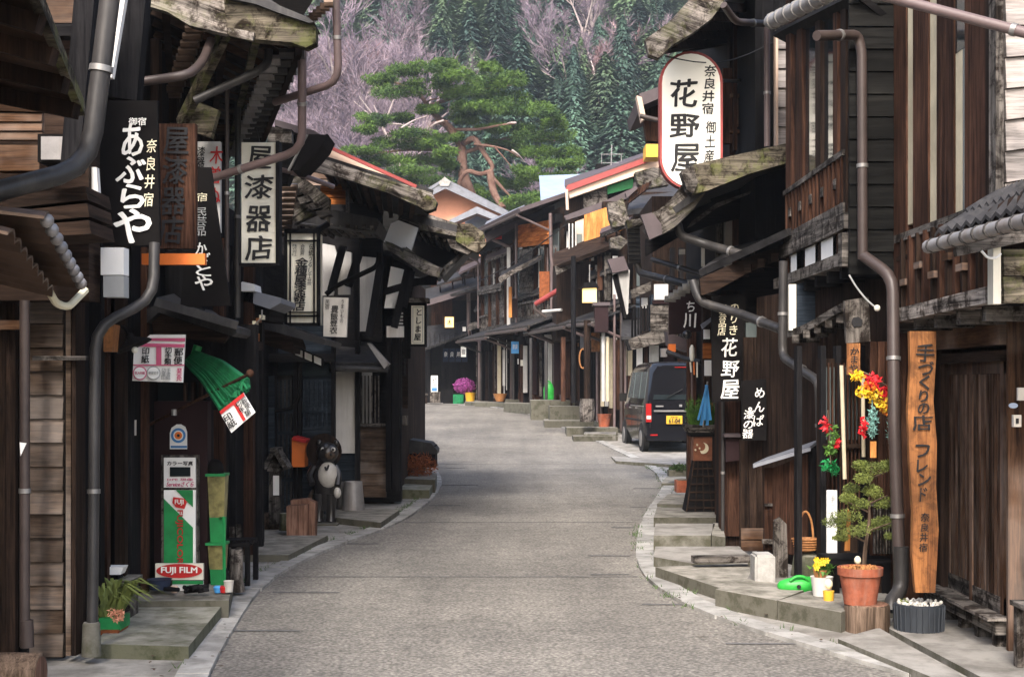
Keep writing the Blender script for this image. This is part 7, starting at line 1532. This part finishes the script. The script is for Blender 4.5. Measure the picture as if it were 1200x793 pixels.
# ================================================================ VAN
VY = 29.0; vz = g(VY + 1)
van = thing('parked_van', 'dark navy van with yellow plate parked on the right in front of the houses', 'van', (3.45, VY, vz))
rm = Matrix.Translation((A(756, 0, VY).x, VY, vz)) @ Matrix.Rotation(math.radians(4.0), 4, 'Z')     # origin: rear left corner on the ground
def vl(x, y, z): return rm @ Vector((x, y, z))
W, L_, H_ = 1.475, 3.35, 1.87
def loft(secs, nm, mt, par=van):
    m = MB(); n = len(secs[0]); 
    for s in secs: m.v += [vl(*p) for p in s]
    for i in range(len(secs) - 1):
        for j in range(n): a = i * n + j; b_ = i * n + (j + 1) % n; m.f.append([a, b_, b_ + n, a + n])
    m.f.append(list(range(n))[::-1]); m.f.append([(len(secs) - 1) * n + j for j in range(n)]); m.sm = True
    return m.build(nm, M[mt], par)
def sec(y, zt, inset=0, zb=.22):
    i = inset; t = [(i + .05, zb), (i + .0, .42), (i + .0, .95), (i + .03, 1.05), (i + .12, zt - .16), (i + .2, zt - .05), (i + .34, zt)]
    return [(x, y, z) for x, z in t] + [(W - x, y, z) for x, z in t[::-1]]
loft([sec(0.03, H_ - .08, .05, .3), sec(.12, H_ - .02), sec(.5, H_), sec(2.2, H_), sec(2.7, H_ - .08), sec(3.0, 1.35, .02), sec(3.3, 1.08, .06), sec(3.38, .9, .14)], 'body', 'van_paint')
def vq(nm, mt, pts, vec): return MB().prism([vl(*p) for p in pts], rm.to_3x3() @ Vector(vec)).build(nm, M[mt], van)
vq('rear_window', 'glass_dark', [(.17, .03, 1.08), (W - .17, .03, 1.08), (W - .26, .10, 1.68), (.26, .10, 1.68)], (0, -.012, 0))
vq('tailgate_trim', 'steel', [(.18, .01, .83), (W - .18, .01, .83), (W - .18, .01, .865), (.18, .01, .865)], (0, -.03, 0))
vq('tailgate_line', 'rubber', [(.1, .018, .44), (W - .1, .018, .44), (W - .1, .018, .455), (.1, .018, .455)], (0, -.01, 0))
vq('number_plate', 'yellow_plastic', [(.44, .0, .58), (.77, .0, .58), (.77, .0, .75), (.44, .0, .75)], (0, -.025, 0))
pc = vl(.605, -.03, .64); k = pc.y / F; ppx = CX + pc.x / k; ppy = CY - (pc.z - EYE) / k
lettering(van, '61-04', (ppx - 6.5, ppy - 3, ppx + 6.5, ppy + 2.6), pc.y - .012, M['ink'], .05, name='plate_number'); lettering(van, '松本 480', (ppx - 4, ppy - 5.6, ppx + 4, ppy - 3.8), pc.y - .012, M['ink'], .03, name='plate_number')
for sx in (0, 1):
    x0 = .02 if sx == 0 else W - .13
    vq('tail_light', 'tail_red', [(x0, .04, .62), (x0 + .11, .03, .62), (x0 + .11, .05, 1.0), (x0, .06, 1.0)], (0, -.04, 0)); vq('tail_light_lens', 'ceramic_white', [(x0 + .01, -.002, .68), (x0 + .1, -.01, .68), (x0 + .1, -.01, .75), (x0 + .01, -.002, .75)], (0, -.008, 0))
vq('rear_bumper', 'van_paint', [(.03, .1, .24), (W - .03, .1, .24), (W - .03, .1, .46), (.03, .1, .46)], (0, -.15, 0))
vq('logo', 'steel', [(W / 2 - .03, .0, .93), (W / 2 + .03, .0, .93), (W / 2 + .03, .0, .98), (W / 2 - .03, .0, .98)], (0, -.02, 0)); vq('badge', 'steel', [(.22, .008, .93), (.38, .008, .93), (.38, .008, .96), (.22, .008, .96)], (0, -.015, 0))
MB().beam(vl(.45, .0, 1.12), vl(.78, -.01, 1.3), .02, .015).build('rear_wiper', M['rubber'], van)
for a0, a1 in ((.28, .92), (1.0, 1.72), (1.82, 2.55)):
    top = 1.66; vq('side_window', 'glass_grey', [(.04, a0, 1.1), (.04, a1, 1.1), (.115, a1 - (.28 if a1 > 2.3 else 0), top), (.115, a0 + .04, top)], (-.012, 0, 0)); vq('side_window', 'glass_dark', [(W - .04, a0, 1.1), (W - .04, a1, 1.1), (W - .115, a1 - (.28 if a1 > 2.3 else 0), top), (W - .115, a0 + .04, top)], (.012, 0, 0))
vq('door_rail', 'steel', [(0, .15, .93), (0, 1.9, .93), (0, 1.9, .95), (0, .15, .95)], (-.012, 0, 0)); vq('side_trim', 'rubber', [(0, .4, .62), (0, 2.6, .62), (0, 2.6, .66), (0, .4, .66)], (-.01, 0, 0))
for yy_ in (1.0, 1.85): vq('door_handle', 'steel', [(0, yy_, .88), (0, yy_ + .14, .88), (0, yy_ + .14, .91), (0, yy_, .91)], (-.03, 0, 0))
for yy_ in (.96, 1.77): vq('panel_gap', 'rubber', [(-.001, yy_, .4), (-.001, yy_ + .012, .4), (-.001, yy_ + .012, 1.02), (-.001, yy_, 1.02)], (-.003, 0, 0))
vq('panel_gap', 'rubber', [(.1, .012, .5), (.11, .012, .5), (.11, .03, 1.04), (.1, .03, 1.04)], (0, -.012, 0)); vq('panel_gap', 'rubber', [(W - .11, .012, .5), (W - .1, .012, .5), (W - .1, .03, 1.04), (W - .11, .03, 1.04)], (0, -.012, 0))
vq('rear_spoiler', 'van_paint', [(.25, .02, 1.73), (W - .25, .02, 1.73), (W - .28, .16, 1.79), (.28, .16, 1.79)], (0, 0, .03)); vq('stop_lamp', 'tail_red', [(W / 2 - .12, .015, 1.74), (W / 2 + .12, .015, 1.74), (W / 2 + .12, .015, 1.755), (W / 2 - .12, .015, 1.755)], (0, -.01, 0))
vq('reflector', 'tail_red', [(.1, -.052, .34), (.25, -.052, .34), (.25, -.052, .37), (.1, -.052, .37)], (0, -.006, 0)); vq('fuel_flap', 'rubber', [(0, .5, .8), (0, .68, .8), (0, .68, .81), (0, .5, .81)], (-.004, 0, 0))
vq('windscreen', 'glass_dark', [(.22, 2.98, 1.15), (W - .22, 2.98, 1.15), (W - .3, 2.7, 1.68), (.3, 2.7, 1.68)], (0, .03, .02))
vq('wing_mirror', 'van_paint', [(-.17, 2.42, 1.02), (-.02, 2.42, 1.02), (-.02, 2.42, 1.2), (-.17, 2.42, 1.2)], (0, .1, 0)); vq('wing_mirror', 'van_paint', [(W + .02, 2.42, 1.02), (W + .17, 2.42, 1.02), (W + .17, 2.42, 1.2), (W + .02, 2.42, 1.2)], (0, .1, 0))
for x in (.0, W - .16):
    for yy_ in (.48, 2.85):
        axw = (rm.to_3x3() @ Matrix.Rotation(math.radians(90), 3, 'Y')); cpos = vl(x - (.015 if x < .1 else -.015), yy_, .27)
        wh = MB().lathe(cpos, [(.2, 0), (.275, .02), (.28, .08), (.275, .14), (.2, .16)], 22, axis=axw).build('wheel', M['rubber'], van)
        MB().lathe(cpos + rm.to_3x3() @ Vector((-.006 if x < .1 else .15, 0, 0)), [(.17, 0), (.175, .01), (.16, .016)], 16, axis=axw).build('rim', M['steel'], wh)
        arch = MB().lathe(vl(x - .004 if x < .1 else x + .154, yy_, .27), [(.335, 0), (.335, .01)], 22, axis=axw).build('wheel_arch', M['rubber'], van)
for a_, b__, lab in ((( 780, 66, 12.5), (905, 50, 13.6), 'thin wire crossing just above the oval sign'), ((560, 330, 52), (665, 262, 38), 'thin dark wire slanting across the fronts of the far right row'), ((330, 226, 12.8), (300, 150, 11), 'thin wire hanging beside the large cream lacquerware board')):
    p_, q_ = A(*a_), A(*b__); t = thing('overhead_wire', lab, 'wire', p_); m = MB(); pts_ = [p_.lerp(q_, i / 8) - Vector((0, 0, .12 * math.sin(math.pi * i / 8))) for i in range(9)]
    m.pipe(pts_, .006 if a_[2] < 20 else .02, 5); m.build('cable', M['ink'], t)
# thin air
hz = MB().box(-420, 420, -12, 440, -1.2, 320).build('haze', None, kind='stuff', label='thin bluish air between the street and the far hillside')
hz.location.z = hz.location.z
hm = bpy.data.materials.new('haze'); hm.use_nodes = True; n = hm.node_tree; n.nodes.clear(); out = n.nodes.new('ShaderNodeOutputMaterial'); pvn = n.nodes.new('ShaderNodeVolumePrincipled')
pvn.inputs['Color'].default_value = (.8, .88, 1, 1); pvn.inputs['Density'].default_value = .0006; pvn.inputs['Anisotropy'].default_value = .2; n.links.new(pvn.outputs[0], out.inputs['Volume']); hz.data.materials.clear(); hz.data.materials.append(hm)
